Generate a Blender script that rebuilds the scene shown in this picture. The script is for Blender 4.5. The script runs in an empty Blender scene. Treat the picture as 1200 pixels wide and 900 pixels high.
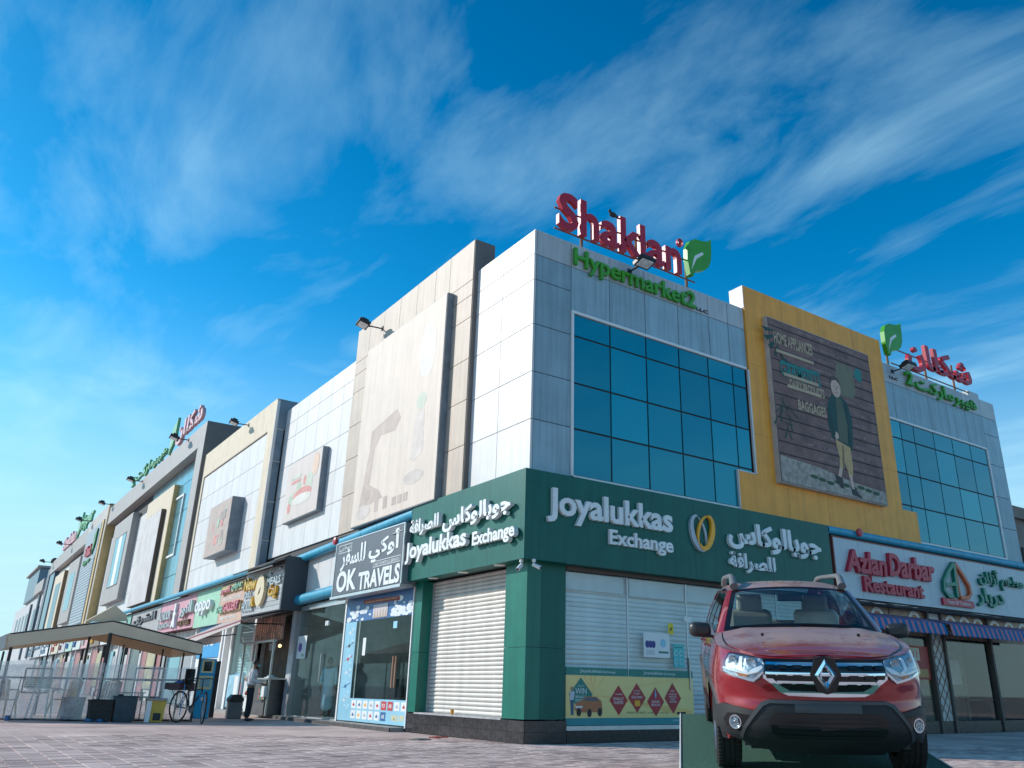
import bpy, bmesh, math, random
from mathutils import Vector, Matrix, geometry
random.seed(7)
R = math.radians
SC = bpy.context.scene
COL = SC.collection

# ------------------------------------------------------------------ camera
CAM = Vector((-8.38500559, -12.39990829, 0.87))
yaw, pit, rol = R(35.07220723), R(20.8634654), R(0.97647923)
f_ = Vector((math.sin(yaw)*math.cos(pit), math.cos(yaw)*math.cos(pit), math.sin(pit)))
r_ = Vector((math.cos(yaw), -math.sin(yaw), 0)); u_ = r_.cross(f_)
r2 = math.cos(rol)*r_ + math.sin(rol)*u_; u2 = -math.sin(rol)*r_ + math.cos(rol)*u_
cd = bpy.data.cameras.new('camera'); cam = bpy.data.objects.new('camera', cd); COL.objects.link(cam)
cam.matrix_world = Matrix(((r2.x, u2.x, -f_.x, CAM.x), (r2.y, u2.y, -f_.y, CAM.y), (r2.z, u2.z, -f_.z, CAM.z), (0, 0, 0, 1)))
cd.sensor_fit = 'HORIZONTAL'; cd.sensor_width = 36; cd.lens = 960.73351628/1200*36
cd.shift_x = -(638.998-600)/1200; cd.shift_y = -(450-441.4016)/1200
cd.clip_start = 0.1; cd.clip_end = 6000
SC.camera = cam

# ------------------------------------------------------------------ world, sun, exposure
SUN = Vector((-1, 1.05, .72)).normalized()
w = bpy.data.worlds.new('World'); SC.world = w; w.use_nodes = True
nt = w.node_tree; nt.nodes.clear()
def wn(t, **k):
    n = nt.nodes.new(t)
    for a, b in k.items(): setattr(n, a, b)
    return n
sky = wn('ShaderNodeTexSky', sky_type='NISHITA', sun_disc=False)
sky.sun_elevation = math.asin(SUN.z); sky.sun_rotation = math.atan2(SUN.x, SUN.y)
sky.air_density = 1.0; sky.dust_density = 0.6; sky.ozone_density = 2.0
tint = wn('ShaderNodeMixRGB', blend_type='MULTIPLY'); tint.inputs[0].default_value = 1
tint.inputs[2].default_value = (.42, .80, .98, 1)
hs = wn('ShaderNodeHueSaturation'); hs.inputs['Saturation'].default_value = 1.12; hs.inputs['Value'].default_value = 1.0
tc = wn('ShaderNodeTexCoord'); sep = wn('ShaderNodeSeparateXYZ')
# cirrus: project the view direction onto a high flat layer
mx = wn('ShaderNodeMath', operation='MAXIMUM'); mx.inputs[1].default_value = .04
dx = wn('ShaderNodeMath', operation='DIVIDE'); dy = wn('ShaderNodeMath', operation='DIVIDE')
cmb = wn('ShaderNodeCombineXYZ'); mp = wn('ShaderNodeMapping')
mp.inputs['Rotation'].default_value = (0, 0, R(32)); mp.inputs['Scale'].default_value = (1.0, .36, 1)
n1 = wn('ShaderNodeTexNoise'); n1.inputs['Scale'].default_value = 2.9; n1.inputs['Detail'].default_value = 12; n1.inputs['Roughness'].default_value = .6; n1.inputs['Distortion'].default_value = .45
n2 = wn('ShaderNodeTexNoise'); n2.inputs['Scale'].default_value = .9; n2.inputs['Detail'].default_value = 3
mul = wn('ShaderNodeMath', operation='MULTIPLY')
ramp = wn('ShaderNodeValToRGB'); ramp.color_ramp.elements[0].position = .22; ramp.color_ramp.elements[1].position = .50
ramp.color_ramp.elements[0].color = (0, 0, 0, 1); ramp.color_ramp.elements[1].color = (.55, .55, .55, 1)
mixc = wn('ShaderNodeMixRGB'); mixc.inputs[2].default_value = (2.5, 4.1, 4.7, 1)
bg = wn('ShaderNodeBackground'); bg.inputs['Strength'].default_value = .15
out = wn('ShaderNodeOutputWorld'); L = nt.links.new
tm = wn('ShaderNodeMapRange'); tm.inputs['From Min'].default_value = .15; tm.inputs['From Max'].default_value = .85; L(sep.outputs['Z'], tm.inputs['Value'])
tcol = wn('ShaderNodeMixRGB'); tcol.inputs[1].default_value = (.30, .74, .90, 1); tcol.inputs[2].default_value = (.15, .40, .54, 1); L(tm.outputs[0], tcol.inputs[0]); L(tcol.outputs[0], tint.inputs[2])
L(sky.outputs[0], tint.inputs[1]); L(tint.outputs[0], hs.inputs['Color'])
L(tc.outputs['Generated'], sep.inputs[0]); L(sep.outputs['Z'], mx.inputs[0])
L(sep.outputs['X'], dx.inputs[0]); L(mx.outputs[0], dx.inputs[1]); L(sep.outputs['Y'], dy.inputs[0]); L(mx.outputs[0], dy.inputs[1])
L(dx.outputs[0], cmb.inputs['X']); L(dy.outputs[0], cmb.inputs['Y']); L(cmb.outputs[0], mp.inputs[0]); L(mp.outputs[0], n1.inputs['Vector']); L(cmb.outputs[0], n2.inputs['Vector'])
L(n1.outputs['Fac'], mul.inputs[0]); L(n2.outputs['Fac'], mul.inputs[1]); L(mul.outputs[0], ramp.inputs[0])
hz = wn('ShaderNodeMapRange'); hz.inputs['From Min'].default_value = 0; hz.inputs['From Max'].default_value = .46; hz.inputs['To Min'].default_value = .92; hz.inputs['To Max'].default_value = 0; hz.interpolation_type = 'SMOOTHERSTEP'
mixh = wn('ShaderNodeMixRGB'); mixh.inputs[2].default_value = (2.5, 3.5, 3.8, 1)
L(sep.outputs['Z'], hz.inputs['Value']); L(hz.outputs[0], mixh.inputs[0]); L(hs.outputs[0], mixh.inputs[1])
L(ramp.outputs[0], mixc.inputs[0]); L(mixh.outputs[0], mixc.inputs[1]); L(mixc.outputs[0], bg.inputs['Color']); L(bg.outputs[0], out.inputs[0])
sd = bpy.data.lights.new('sun', 'SUN'); sd.energy = 2.5; sd.angle = R(.5); sd.color = (1, .94, .87)
so = bpy.data.objects.new('sun', sd); COL.objects.link(so)
so.rotation_euler = SUN.to_track_quat('Z', 'Y').to_euler(); so.location = (-30, 30, 40)
SC.view_settings.view_transform = 'Standard'; SC.view_settings.look = 'None'
SC.view_settings.exposure = 0.72; SC.view_settings.gamma = 1
SC.cycles.max_bounces = 7; SC.cycles.transparent_max_bounces = 12

# ------------------------------------------------------------------ materials
MC = {}
def mat(name, col, rough=.55, metal=0, noise=.12, nscale=3.0, bump=0, bscale=40, streak=0, coat=0, spec=.5, rnd=0, emit=0):
    if name in MC: return MC[name]
    m = bpy.data.materials.new(name); m.use_nodes = True; t = m.node_tree; b = t.nodes['Principled BSDF']
    b.inputs['Roughness'].default_value = rough; b.inputs['Metallic'].default_value = metal
    b.inputs['Specular IOR Level'].default_value = spec; b.inputs['Coat Weight'].default_value = coat; b.inputs['Coat Roughness'].default_value = .04
    c = tuple(col)+(1,)
    tx = t.nodes.new('ShaderNodeTexCoord')
    n = t.nodes.new('ShaderNodeTexNoise'); n.inputs['Scale'].default_value = nscale; n.inputs['Detail'].default_value = 6
    t.links.new(tx.outputs['Object'], n.inputs['Vector'])
    mr = t.nodes.new('ShaderNodeMapRange'); mr.inputs['From Min'].default_value = .3; mr.inputs['From Max'].default_value = .7
    mr.inputs['To Min'].default_value = 1-noise; mr.inputs['To Max'].default_value = 1+noise*.6
    t.links.new(n.outputs['Fac'], mr.inputs['Value'])
    last = mr.outputs[0]
    def mulby(sock):
        nonlocal last
        q = t.nodes.new('ShaderNodeMath'); q.operation = 'MULTIPLY'; t.links.new(last, q.inputs[0]); t.links.new(sock, q.inputs[1]); last = q.outputs[0]
    if streak:
        mpn = t.nodes.new('ShaderNodeMapping'); mpn.inputs['Scale'].default_value = (7, 7, .45)
        g = t.nodes.new('ShaderNodeNewGeometry')
        t.links.new(g.outputs['Position'], mpn.inputs[0])
        s = t.nodes.new('ShaderNodeTexNoise'); s.inputs['Scale'].default_value = 1.2; s.inputs['Detail'].default_value = 5
        t.links.new(mpn.outputs[0], s.inputs['Vector'])
        r = t.nodes.new('ShaderNodeMapRange'); r.inputs['From Min'].default_value = .38; r.inputs['From Max'].default_value = .62
        r.inputs['To Min'].default_value = 1-streak; r.inputs['To Max'].default_value = 1.03
        t.links.new(s.outputs['Fac'], r.inputs['Value']); mulby(r.outputs[0])
    if rnd:
        oi = t.nodes.new('ShaderNodeObjectInfo'); r = t.nodes.new('ShaderNodeMapRange')
        r.inputs['To Min'].default_value = 1-rnd; r.inputs['To Max'].default_value = 1+rnd*.5
        t.links.new(oi.outputs['Random'], r.inputs['Value']); mulby(r.outputs[0])
    v = t.nodes.new('ShaderNodeVectorMath'); v.operation = 'SCALE'; v.inputs[0].default_value = col
    t.links.new(last, v.inputs['Scale']); t.links.new(v.outputs[0], b.inputs['Base Color'])
    if bump:
        bn = t.nodes.new('ShaderNodeTexNoise'); bn.inputs['Scale'].default_value = bscale; bn.inputs['Detail'].default_value = 4
        t.links.new(tx.outputs['Object'], bn.inputs['Vector'])
        bp = t.nodes.new('ShaderNodeBump'); bp.inputs['Strength'].default_value = bump; bp.inputs['Distance'].default_value = .02
        t.links.new(bn.outputs['Fac'], bp.inputs['Height']); t.links.new(bp.outputs[0], b.inputs['Normal'])
    if emit:
        b.inputs['Emission Color'].default_value = c; b.inputs['Emission Strength'].default_value = emit
    MC[name] = m; return m
def glass(name, tintc, refl=.12, rough=.02, alpha=0.0, gcol=(1, 1, 1)):
    if name in MC: return MC[name]
    m = bpy.data.materials.new(name); m.use_nodes = True; t = m.node_tree; t.nodes.clear()
    tr = t.nodes.new('ShaderNodeBsdfTransparent'); tr.inputs[0].default_value = tuple(tintc)+(1,)
    gl = t.nodes.new('ShaderNodeBsdfGlossy'); gl.inputs['Roughness'].default_value = rough; gl.inputs[0].default_value = tuple(gcol)+(1,)
    fr = t.nodes.new('ShaderNodeFresnel'); fr.inputs['IOR'].default_value = 1.5
    ad = t.nodes.new('ShaderNodeMath'); ad.operation = 'ADD'; ad.inputs[1].default_value = refl; ad.use_clamp = True
    mi = t.nodes.new('ShaderNodeMixShader'); o = t.nodes.new('ShaderNodeOutputMaterial')
    gb_ = t.nodes.new('ShaderNodeNewGeometry'); nb = t.nodes.new('ShaderNodeMath'); nb.operation = 'SUBTRACT'; nb.inputs[0].default_value = 1; t.links.new(gb_.outputs['Backfacing'], nb.inputs[1])
    fm = t.nodes.new('ShaderNodeMath'); fm.operation = 'MULTIPLY'; t.links.new(fr.outputs[0], ad.inputs[0]); t.links.new(ad.outputs[0], fm.inputs[0]); t.links.new(nb.outputs[0], fm.inputs[1])
    t.links.new(fm.outputs[0], mi.inputs[0]); t.links.new(tr.outputs[0], mi.inputs[1]); t.links.new(gl.outputs[0], mi.inputs[2])
    lastn = mi
    if alpha:
        df = t.nodes.new('ShaderNodeBsdfDiffuse'); df.inputs[0].default_value = (.75, .76, .78, 1)
        nn = t.nodes.new('ShaderNodeTexNoise'); nn.inputs['Scale'].default_value = 5; nn.inputs['Detail'].default_value = 7
        tx = t.nodes.new('ShaderNodeTexCoord'); t.links.new(tx.outputs['Object'], nn.inputs['Vector'])
        mr = t.nodes.new('ShaderNodeMapRange'); mr.inputs['From Min'].default_value = .35; mr.inputs['From Max'].default_value = .7; mr.inputs['To Min'].default_value = alpha*.5; mr.inputs['To Max'].default_value = alpha*1.3
        t.links.new(nn.outputs['Fac'], mr.inputs['Value'])
        m2 = t.nodes.new('ShaderNodeMixShader'); t.links.new(mr.outputs[0], m2.inputs[0]); t.links.new(mi.outputs[0], m2.inputs[1]); t.links.new(df.outputs[0], m2.inputs[2]); lastn = m2
    t.links.new(lastn.outputs[0], o.inputs[0]); MC[name] = m; return m
white_panel = mat('white_panel', (.67, .65, .64), .5, noise=.05, streak=.07, rnd=.05)
grey_panel = mat('grey_panel', (.50, .53, .55), .45, noise=.06, streak=.14, rnd=.12)
blue_panel = mat('blue_grey_panel', (.32, .46, .53), .45, noise=.08, streak=.2, rnd=.14)
taupe = mat('taupe_panel', (.50, .40, .32), .55, noise=.08, streak=.12, rnd=.05)
taupe_grey = mat('taupe_grey', (.37, .345, .33), .55, noise=.07, streak=.1)
cream = mat('cream_render', (.66, .56, .42), .7, noise=.07, streak=.08)
yellow = mat('yellow_panel', (.95, .385, .045), .5, noise=.08, streak=.1)
dark = mat('dark_joint', (.03, .03, .035), .7)
brownd = mat('dark_brown_trim', (.10, .075, .06), .6)
green = mat('green_acp', (.005, .115, .09), .38, noise=.10, streak=.10, spec=.3)
green_p = mat('green_pillar', (.008, .16, .115), .32, noise=.12, streak=.12, spec=.4)
letter_w = mat('white_letter', (.78, .80, .80), .4)
white = mat('white_paint', (.78, .78, .77), .5, noise=.06)
alu = mat('aluminium', (.55, .56, .58), .35, metal=.7)
blk = mat('black_metal', (.02, .02, .022), .45)
stone = mat('dark_granite', (.045, .042, .045), .22, noise=.5, nscale=14, rnd=.25)
pipe_m = mat('blue_pipe', (.035, .33, .50), .4, noise=.15, nscale=5)
slat_m = mat('shutter_slat', (.66, .62, .57), .45, noise=.16, nscale=2.2, streak=.05, rnd=.08)
slat_w = mat('pale_shutter_slat', (.74, .80, .82), .45, noise=.12, nscale=2.2, rnd=.08)
teal_pane = None
def teal_glass():
    m = bpy.data.materials.new('teal_window_glass'); m.use_nodes = True; b = m.node_tree.nodes['Principled BSDF']; t = m.node_tree
    b.inputs['Roughness'].default_value = .06; b.inputs['Metallic'].default_value = .3; b.inputs['Specular IOR Level'].default_value = .5
    oi = t.nodes.new('ShaderNodeObjectInfo'); r = t.nodes.new('ShaderNodeValToRGB')
    r.color_ramp.elements[0].color = (.002, .18, .24, 1); r.color_ramp.elements[1].color = (.004, .28, .35, 1)
    t.links.new(oi.outputs['Random'], r.inputs[0]); t.links.new(r.outputs[0], b.inputs['Base Color'])
    n = t.nodes.new('ShaderNodeTexNoise'); n.inputs['Scale'].default_value = .9; tx = t.nodes.new('ShaderNodeTexCoord'); t.links.new(tx.outputs['Object'], n.inputs['Vector'])
    bp = t.nodes.new('ShaderNodeBump'); bp.inputs['Strength'].default_value = .06; t.links.new(n.outputs['Fac'], bp.inputs['Height']); t.links.new(bp.outputs[0], b.inputs['Normal'])
    return m
teal = teal_glass()
sky_glass = mat('pale_blue_glass', (.18, .40, .47), .12, metal=.35, noise=.1, nscale=.5)
shopglass = glass('shop_glass', (.86, .93, .93), -.02, gcol=(.6, .66, .66))
clearglass = glass('clear_glass', (.90, .94, .95), .02)
carglass = glass('windscreen_glass', (.90, .94, .93), .03)
plastic = glass('plastic_sheet', (.85, .87, .88), .05, .12, alpha=.36)
steel = mat('steel', (.45, .45, .46), .3, metal=.85)
wood = mat('wood_print', (.16, .10, .075), .6, noise=.3, nscale=6)

# ------------------------------------------------------------------ builders
ORG = {}
def finish(o, label=None, cat=None, group=None, kind=None):
    if label: o['label'] = label
    if cat: o['category'] = cat
    if group: o['group'] = group
    if kind: o['kind'] = kind
    return o
def thing(name, label, cat, loc=(0, 0, 0), group=None, rz=0):
    o = bpy.data.objects.new(name, None); COL.objects.link(o); o.location = loc; o.rotation_euler = (0, 0, rz); o.empty_display_size = .2
    finish(o, label, cat, group); ORG[o.name] = Vector(loc) if not rz else Vector((0, 0, 0)); return o
class MB:
    def __init__(s): s.v = []; s.f = []; s.m = []; s.cur = 0
    def add(s, vs, fs):
        k = len(s.v); s.v += [tuple(a) for a in vs]; s.f += [tuple(i+k for i in q) for q in fs]; s.m += [s.cur]*len(fs); return s
    def box(s, x0, x1, y0, y1, z0, z1):
        x0, x1 = sorted((x0, x1)); y0, y1 = sorted((y0, y1)); z0, z1 = sorted((z0, z1))
        return s.add([(x0, y0, z0), (x1, y0, z0), (x1, y1, z0), (x0, y1, z0), (x0, y0, z1), (x1, y0, z1), (x1, y1, z1), (x0, y1, z1)],
                     [(0, 3, 2, 1), (4, 5, 6, 7), (0, 1, 5, 4), (1, 2, 6, 5), (2, 3, 7, 6), (3, 0, 4, 7)])
    def obox(s, c, ax, ay, az):   # oriented box: centre and three half-axis vectors
        c, ax, ay, az = map(Vector, (c, ax, ay, az)); vs = []
        for k in (-1, 1):
            for i, j in ((-1, -1), (1, -1), (1, 1), (-1, 1)): vs.append(c+ax*i+ay*j+az*k)
        return s.add(vs, [(0, 3, 2, 1), (4, 5, 6, 7), (0, 1, 5, 4), (1, 2, 6, 5), (2, 3, 7, 6), (3, 0, 4, 7)])
    def prism(s, fr, poly, d0, d1):   # polygon (u,v) in frame, from depth d0 to d1 (outwards)
        n = len(poly)
        a = sum(poly[i][0]*poly[(i+1) % n][1]-poly[(i+1) % n][0]*poly[i][1] for i in range(n))
        if a < 0: poly = poly[::-1]
        b0 = [fr(u, v, d0) for u, v in poly]; b1 = [fr(u, v, d1) for u, v in poly]
        tri = geometry.tessellate_polygon([[Vector((u, v, 0)) for u, v in poly]])
        fs = []
        for t in tri:
            p = [poly[i] for i in t]; ar = (p[1][0]-p[0][0])*(p[2][1]-p[0][1])-(p[2][0]-p[0][0])*(p[1][1]-p[0][1])
            t = t if ar > 0 else t[::-1]
            fs.append(tuple(i+n for i in t))
            if d0 != d1: fs.append(tuple(t[::-1]))
        if d0 != d1: fs += [(i, (i+1) % n, (i+1) % n+n, i+n) for i in range(n)]
        return s.add(b0+b1, fs)
    def tube(s, pts, r, n=8, caps=True):
        pts = [Vector(p) for p in pts]; rs = r if isinstance(r, (list, tuple)) else [r]*len(pts)
        rings = []; up = None
        for i, p in enumerate(pts):
            d = (pts[min(i+1, len(pts)-1)]-pts[max(i-1, 0)]).normalized()
            if up is None: up = Vector((0, 0, 1)) if abs(d.z) < .9 else Vector((1, 0, 0))
            a = d.cross(up).normalized(); up = a.cross(d).normalized()
            rings.append([p+(a*math.cos(2*math.pi*k/n)+up*math.sin(2*math.pi*k/n))*rs[i] for k in range(n)])
        vs = [q for g in rings for q in g]; fs = []
        for i in range(len(rings)-1):
            for k in range(n): fs.append((i*n+k, i*n+(k+1) % n, (i+1)*n+(k+1) % n, (i+1)*n+k))
        if caps: fs += [tuple(range(n))[::-1], tuple((len(rings)-1)*n+k for k in range(n))]
        return s.add(vs, fs)
    def lathe(s, c, axis, prof, n=24):   # prof: (along, radius)
        axis = Vector(axis).normalized(); a = axis.orthogonal().normalized(); b = axis.cross(a); c = Vector(c)
        vs = [c+axis*h+(a*math.cos(2*math.pi*k/n)+b*math.sin(2*math.pi*k/n))*r for h, r in prof for k in range(n)]
        fs = [(i*n+k, i*n+(k+1) % n, (i+1)*n+(k+1) % n, (i+1)*n+k) for i in range(len(prof)-1) for k in range(n)]
        return s.add(vs, fs)
    def ball(s, c, r, n=10, sc=(1, 1, 1)):
        c = Vector(c); vs = []; fs = []
        for i in range(n+1):
            th = math.pi*i/n
            for k in range(2*n):
                ph = math.pi*k/n; vs.append(c+Vector((r*sc[0]*math.sin(th)*math.cos(ph), r*sc[1]*math.sin(th)*math.sin(ph), r*sc[2]*math.cos(th))))
        for i in range(n):
            for k in range(2*n): fs.append((i*2*n+k, (i+1)*2*n+k, (i+1)*2*n+(k+1) % (2*n), i*2*n+(k+1) % (2*n)))
        return s.add(vs, fs)
    def build(s, name, m, parent=None, smooth=False, kind=None, label=None, bevel=0, **kw):
        me = bpy.data.meshes.new(name)
        off = ORG.get(parent.name, Vector((0, 0, 0))) if parent else Vector((0, 0, 0))
        me.from_pydata([(a[0]-off.x, a[1]-off.y, a[2]-off.z) for a in s.v], [], s.f)
        for q in (m if isinstance(m, (list, tuple)) else [m]): me.materials.append(q)
        if isinstance(m, (list, tuple)): me.polygons.foreach_set('material_index', s.m)
        me.validate(); me.update()
        if smooth: me.shade_smooth(); me.set_sharp_from_angle(angle=R(38))
        o = bpy.data.objects.new(name, me); COL.objects.link(o)
        if parent: o.parent = parent; ORG[o.name] = off
        if bevel:
            b = o.modifiers.new('bevel', 'BEVEL'); b.width = bevel; b.segments = 2; b.limit_method = 'ANGLE'
        return finish(o, label, kind=kind, **kw)
def bx(name, m, parent, x0, x1, y0, y1, z0, z1, **k): return MB().box(x0, x1, y0, y1, z0, z1).build(name, m, parent, **k)
def FL(x=0.0): return lambda u, v, d=0: Vector((x-d, -u, v))      # left facade: u = -y, looks out to -x
def FR(y=0.0): return lambda u, v, d=0: Vector((u, y-d, v))        # right facade: u = x, looks out to -y
def rect(u0, u1, v0, v1): return [(u0, v0), (u1, v0), (u1, v1), (u0, v1)]
def flat(name, m, parent, fr, poly, d, th=.002, **k): return MB().prism(fr, poly, d, d+th).build(name, m, parent, **k)
def ell(cu, cv, ru, rv, n=20, a0=0, a1=360): return [(cu+ru*math.cos(R(a0+(a1-a0)*i/(n if a1-a0 == 360 else n-1))), cv+rv*math.sin(R(a0+(a1-a0)*i/(n if a1-a0 == 360 else n-1)))) for i in range(n)]
_pc = {}
def piece(name, m, parent, x0, x1, y0, y1, z0, z1, **k):   # box piece whose mesh is shared by size
    off = ORG.get(parent.name, Vector((0, 0, 0)))
    key = (name, m.name, round(abs(x1-x0), 3), round(abs(y1-y0), 3), round(abs(z1-z0), 3))
    if key not in _pc:
        a, b, c = key[2:]; me = bpy.data.meshes.new(name); q = MB().box(0, a, 0, b, 0, c); me.from_pydata(q.v, [], q.f); me.materials.append(m); _pc[key] = me
    o = bpy.data.objects.new(name, _pc[key]); COL.objects.link(o); o.parent = parent
    o.location = Vector((min(x0, x1), min(y0, y1), min(z0, z1)))-off; return finish(o, **k)

# Arabic shaping (isolated, final, initial, medial start code)
AR = {'ا': (0x8D, 2), 'أ': (0x83, 2), 'ب': (0x8F, 4), 'ة': (0x93, 2), 'ت': (0x95, 4), 'ج': (0x9D, 4), 'خ': (0xA5, 4), 'د': (0xA9, 2), 'ر': (0xAD, 2), 'ز': (0xAF, 2), 'س': (0xB1, 4), 'ش': (0xB5, 4), 'ص': (0xB9, 4), 'ط': (0xC1, 4), 'ع': (0xC9, 4), 'ف': (0xD1, 4), 'ق': (0xD5, 4), 'ك': (0xD9, 4), 'ل': (0xDD, 4), 'م': (0xE1, 4), 'ن': (0xE5, 4), 'ه': (0xE9, 4), 'و': (0xED, 2), 'ي': (0xF1, 4)}
def arab(s):
    o = ''
    for i, ch in enumerate(s):
        if ch not in AR: o += ch; continue
        base, k = AR[ch]; pre = i > 0 and s[i-1] in AR and AR[s[i-1]][1] == 4; nx = k == 4 and i+1 < len(s) and s[i+1] in AR
        o += chr(0xFE00+base+(3 if pre and nx else 1 if pre else 2 if nx else 0))
    return o[::-1]
def text_mesh(body, off=.0, depth=0.0, res=3, shear=0):
    c = bpy.data.curves.new('t', 'FONT'); c.body = body; c.offset = off; c.extrude = depth/2; c.resolution_u = res; c.shear = shear
    if depth == 0: c.fill_mode = 'FRONT'
    o = bpy.data.objects.new('t', c); me = bpy.data.meshes.new_from_object(o); bpy.data.objects.remove(o); bpy.data.curves.remove(c)
    V = [v.co.copy() for v in me.vertices]; F = [tuple(p.vertices) for p in me.polygons]; bpy.data.meshes.remove(me); return V, F
def text(body, fr, u0, u1, v0, v1, d, depth, m, parent, off=.02, split=True, name='letter', res=3, shear=0, **k):
    V, F = text_mesh(body, off, 1.0 if depth > 0 else 0, res, shear)
    if not V: return []
    a0 = min(v.x for v in V); a1 = max(v.x for v in V); b0 = min(v.y for v in V); b1 = max(v.y for v in V)
    pos = [fr(u0+(v.x-a0)/(a1-a0)*(u1-u0), v0+(v.y-b0)/(b1-b0)*(v1-v0), d+(v.z+.5)*depth if depth > 0 else d) for v in V]
    groups = [list(range(len(F)))]
    if split:
        par = list(range(len(V)))
        def fd(a):
            while par[a] != a: par[a] = par[par[a]]; a = par[a]
            return a
        for q in F:
            for i in q[1:]: par[fd(i)] = fd(q[0])
        isl = {}
        for i, q in enumerate(F): isl.setdefault(fd(q[0]), []).append(i)
        it = []
        for fs in isl.values():
            xs = [V[i].x for j in fs for i in F[j]]; it.append([min(xs), max(xs), fs])
        it.sort(key=lambda t: t[0]); out_ = []
        for t in it:
            for g in out_:
                ov = min(g[1], t[1])-max(g[0], t[0])
                if ov > .5*min(g[1]-g[0], t[1]-t[0]): g[0] = min(g[0], t[0]); g[1] = max(g[1], t[1]); g[2] += t[2]; break
            else: out_.append(t)
        groups = [g[2] for g in out_]
    res_ = []
    for g in groups:
        used = {}; fs = []
        for j in g: fs.append(tuple(used.setdefault(i, len(used)) for i in F[j]))
        b = MB(); b.add([pos[i] for i in used], fs); res_.append(b.build(name, m, parent, **k))
    return res_

# ================================================================== GROUND
def struct(b, name, m, parent=None, **k): return b.build(name, m, parent, kind='structure', **k)
sandy = mat('far_sandy_ground', (.34, .31, .28), .9, noise=.2, nscale=.3)  # sandy tone lightened to bounce warm light onto the shaded walls
struct(MB().add([(-3000, -3000, -.05), (3000, -3000, -.05), (3000, 3000, -.05), (-3000, 3000, -.05)], [(0, 1, 2, 3)]), 'ground', sandy)
def paver_sheet_mat():
    m = bpy.data.materials.new('paver_sheet'); m.use_nodes = True; t = m.node_tree; b = t.nodes['Principled BSDF']; b.inputs['Roughness'].default_value = .95; b.inputs['Specular IOR Level'].default_value = .08
    g = t.nodes.new('ShaderNodeNewGeometry'); br = t.nodes.new('ShaderNodeTexBrick'); br.offset = 0; br.inputs['Scale'].default_value = 1
    br.inputs['Brick Width'].default_value = .24; br.inputs['Row Height'].default_value = .12; br.inputs['Mortar Size'].default_value = .006; br.inputs['Bias'].default_value = 0
    br.inputs['Color1'].default_value = (.62, .47, .43, 1); br.inputs['Color2'].default_value = (.51, .38, .35, 1); br.inputs['Mortar'].default_value = (.62, .54, .50, 1)
    n = t.nodes.new('ShaderNodeTexNoise'); n.inputs['Scale'].default_value = .7; n.inputs['Detail'].default_value = 8
    mr = t.nodes.new('ShaderNodeMapRange'); mr.inputs['To Min'].default_value = .72; mr.inputs['To Max'].default_value = 1.25; mr.inputs['From Min'].default_value = .3; mr.inputs['From Max'].default_value = .7
    v = t.nodes.new('ShaderNodeVectorMath'); v.operation = 'SCALE'
    t.links.new(g.outputs['Position'], br.inputs['Vector']); t.links.new(g.outputs['Position'], n.inputs['Vector']); t.links.new(n.outputs['Fac'], mr.inputs['Value'])
    t.links.new(br.outputs['Color'], v.inputs[0]); t.links.new(mr.outputs[0], v.inputs['Scale']); t.links.new(v.outputs[0], b.inputs['Base Color']); return m
pm_sheet = paver_sheet_mat()
def paver_mat(name, per_island):
    m = bpy.data.materials.new(name); m.use_nodes = True; t = m.node_tree; b = t.nodes['Principled BSDF']; b.inputs['Roughness'].default_value = .95; b.inputs['Specular IOR Level'].default_value = .08
    g = t.nodes.new('ShaderNodeNewGeometry'); r = t.nodes.new('ShaderNodeValToRGB'); oi = t.nodes.new('ShaderNodeObjectInfo')
    e = r.color_ramp.elements; e[0].color = (.49, .355, .325, 1); e[1].color = (.68, .52, .47, 1); x = e.new(.5); x.color = (.58, .44, .40, 1); y = e.new(.08); y.color = (.36, .26, .245, 1)
    t.links.new((g.outputs['Random Per Island'] if per_island else oi.outputs['Random']), r.inputs[0])
    n = t.nodes.new('ShaderNodeTexNoise'); n.inputs['Scale'].default_value = .7; n.inputs['Detail'].default_value = 9
    mr = t.nodes.new('ShaderNodeMapRange'); mr.inputs['To Min'].default_value = .72; mr.inputs['To Max'].default_value = 1.25; mr.inputs['From Min'].default_value = .3; mr.inputs['From Max'].default_value = .7
    n2 = t.nodes.new('ShaderNodeTexNoise'); n2.inputs['Scale'].default_value = 90; n2.inputs['Detail'].default_value = 3
    bp = t.nodes.new('ShaderNodeBump'); bp.inputs['Strength'].default_value = .35; bp.inputs['Distance'].default_value = .01
    v = t.nodes.new('ShaderNodeVectorMath'); v.operation = 'SCALE'
    t.links.new(g.outputs['Position'], n.inputs['Vector']); t.links.new(g.outputs['Position'], n2.inputs['Vector']); t.links.new(n2.outputs['Fac'], bp.inputs['Height']); t.links.new(bp.outputs[0], b.inputs['Normal'])
    t.links.new(n.outputs['Fac'], mr.inputs['Value']); t.links.new(r.outputs[0], v.inputs[0]); t.links.new(mr.outputs[0], v.inputs['Scale']); t.links.new(v.outputs[0], b.inputs['Base Color']); return m
pav = struct(MB().box(-60, 40, -40, 130, -.045, -.010), 'pavement', pm_sheet); ORG['pavement'] = Vector((0, 0, 0))
cells = []
for i in range(-60, 40):
    for j in range(-110, 40):
        x, y = i*.24+.12, j*.12+.06
        if (x > -.03 and y > -.05) or (x > .5 and y > -.2): continue
        v = Vector((x, y, 0))-CAM; z = v.dot(f_)
        if z < 1: continue
        px = 639+960.7*v.dot(r2)/z; py = 441.4-960.7*v.dot(u2)/z
        if -30 < px < 1230 and 800 < py < 925 and z < 15: cells.append((z, x, y))
cells.sort()
pcell = MB(); hx, hy, t_ = .1165, .0565, .006
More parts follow.
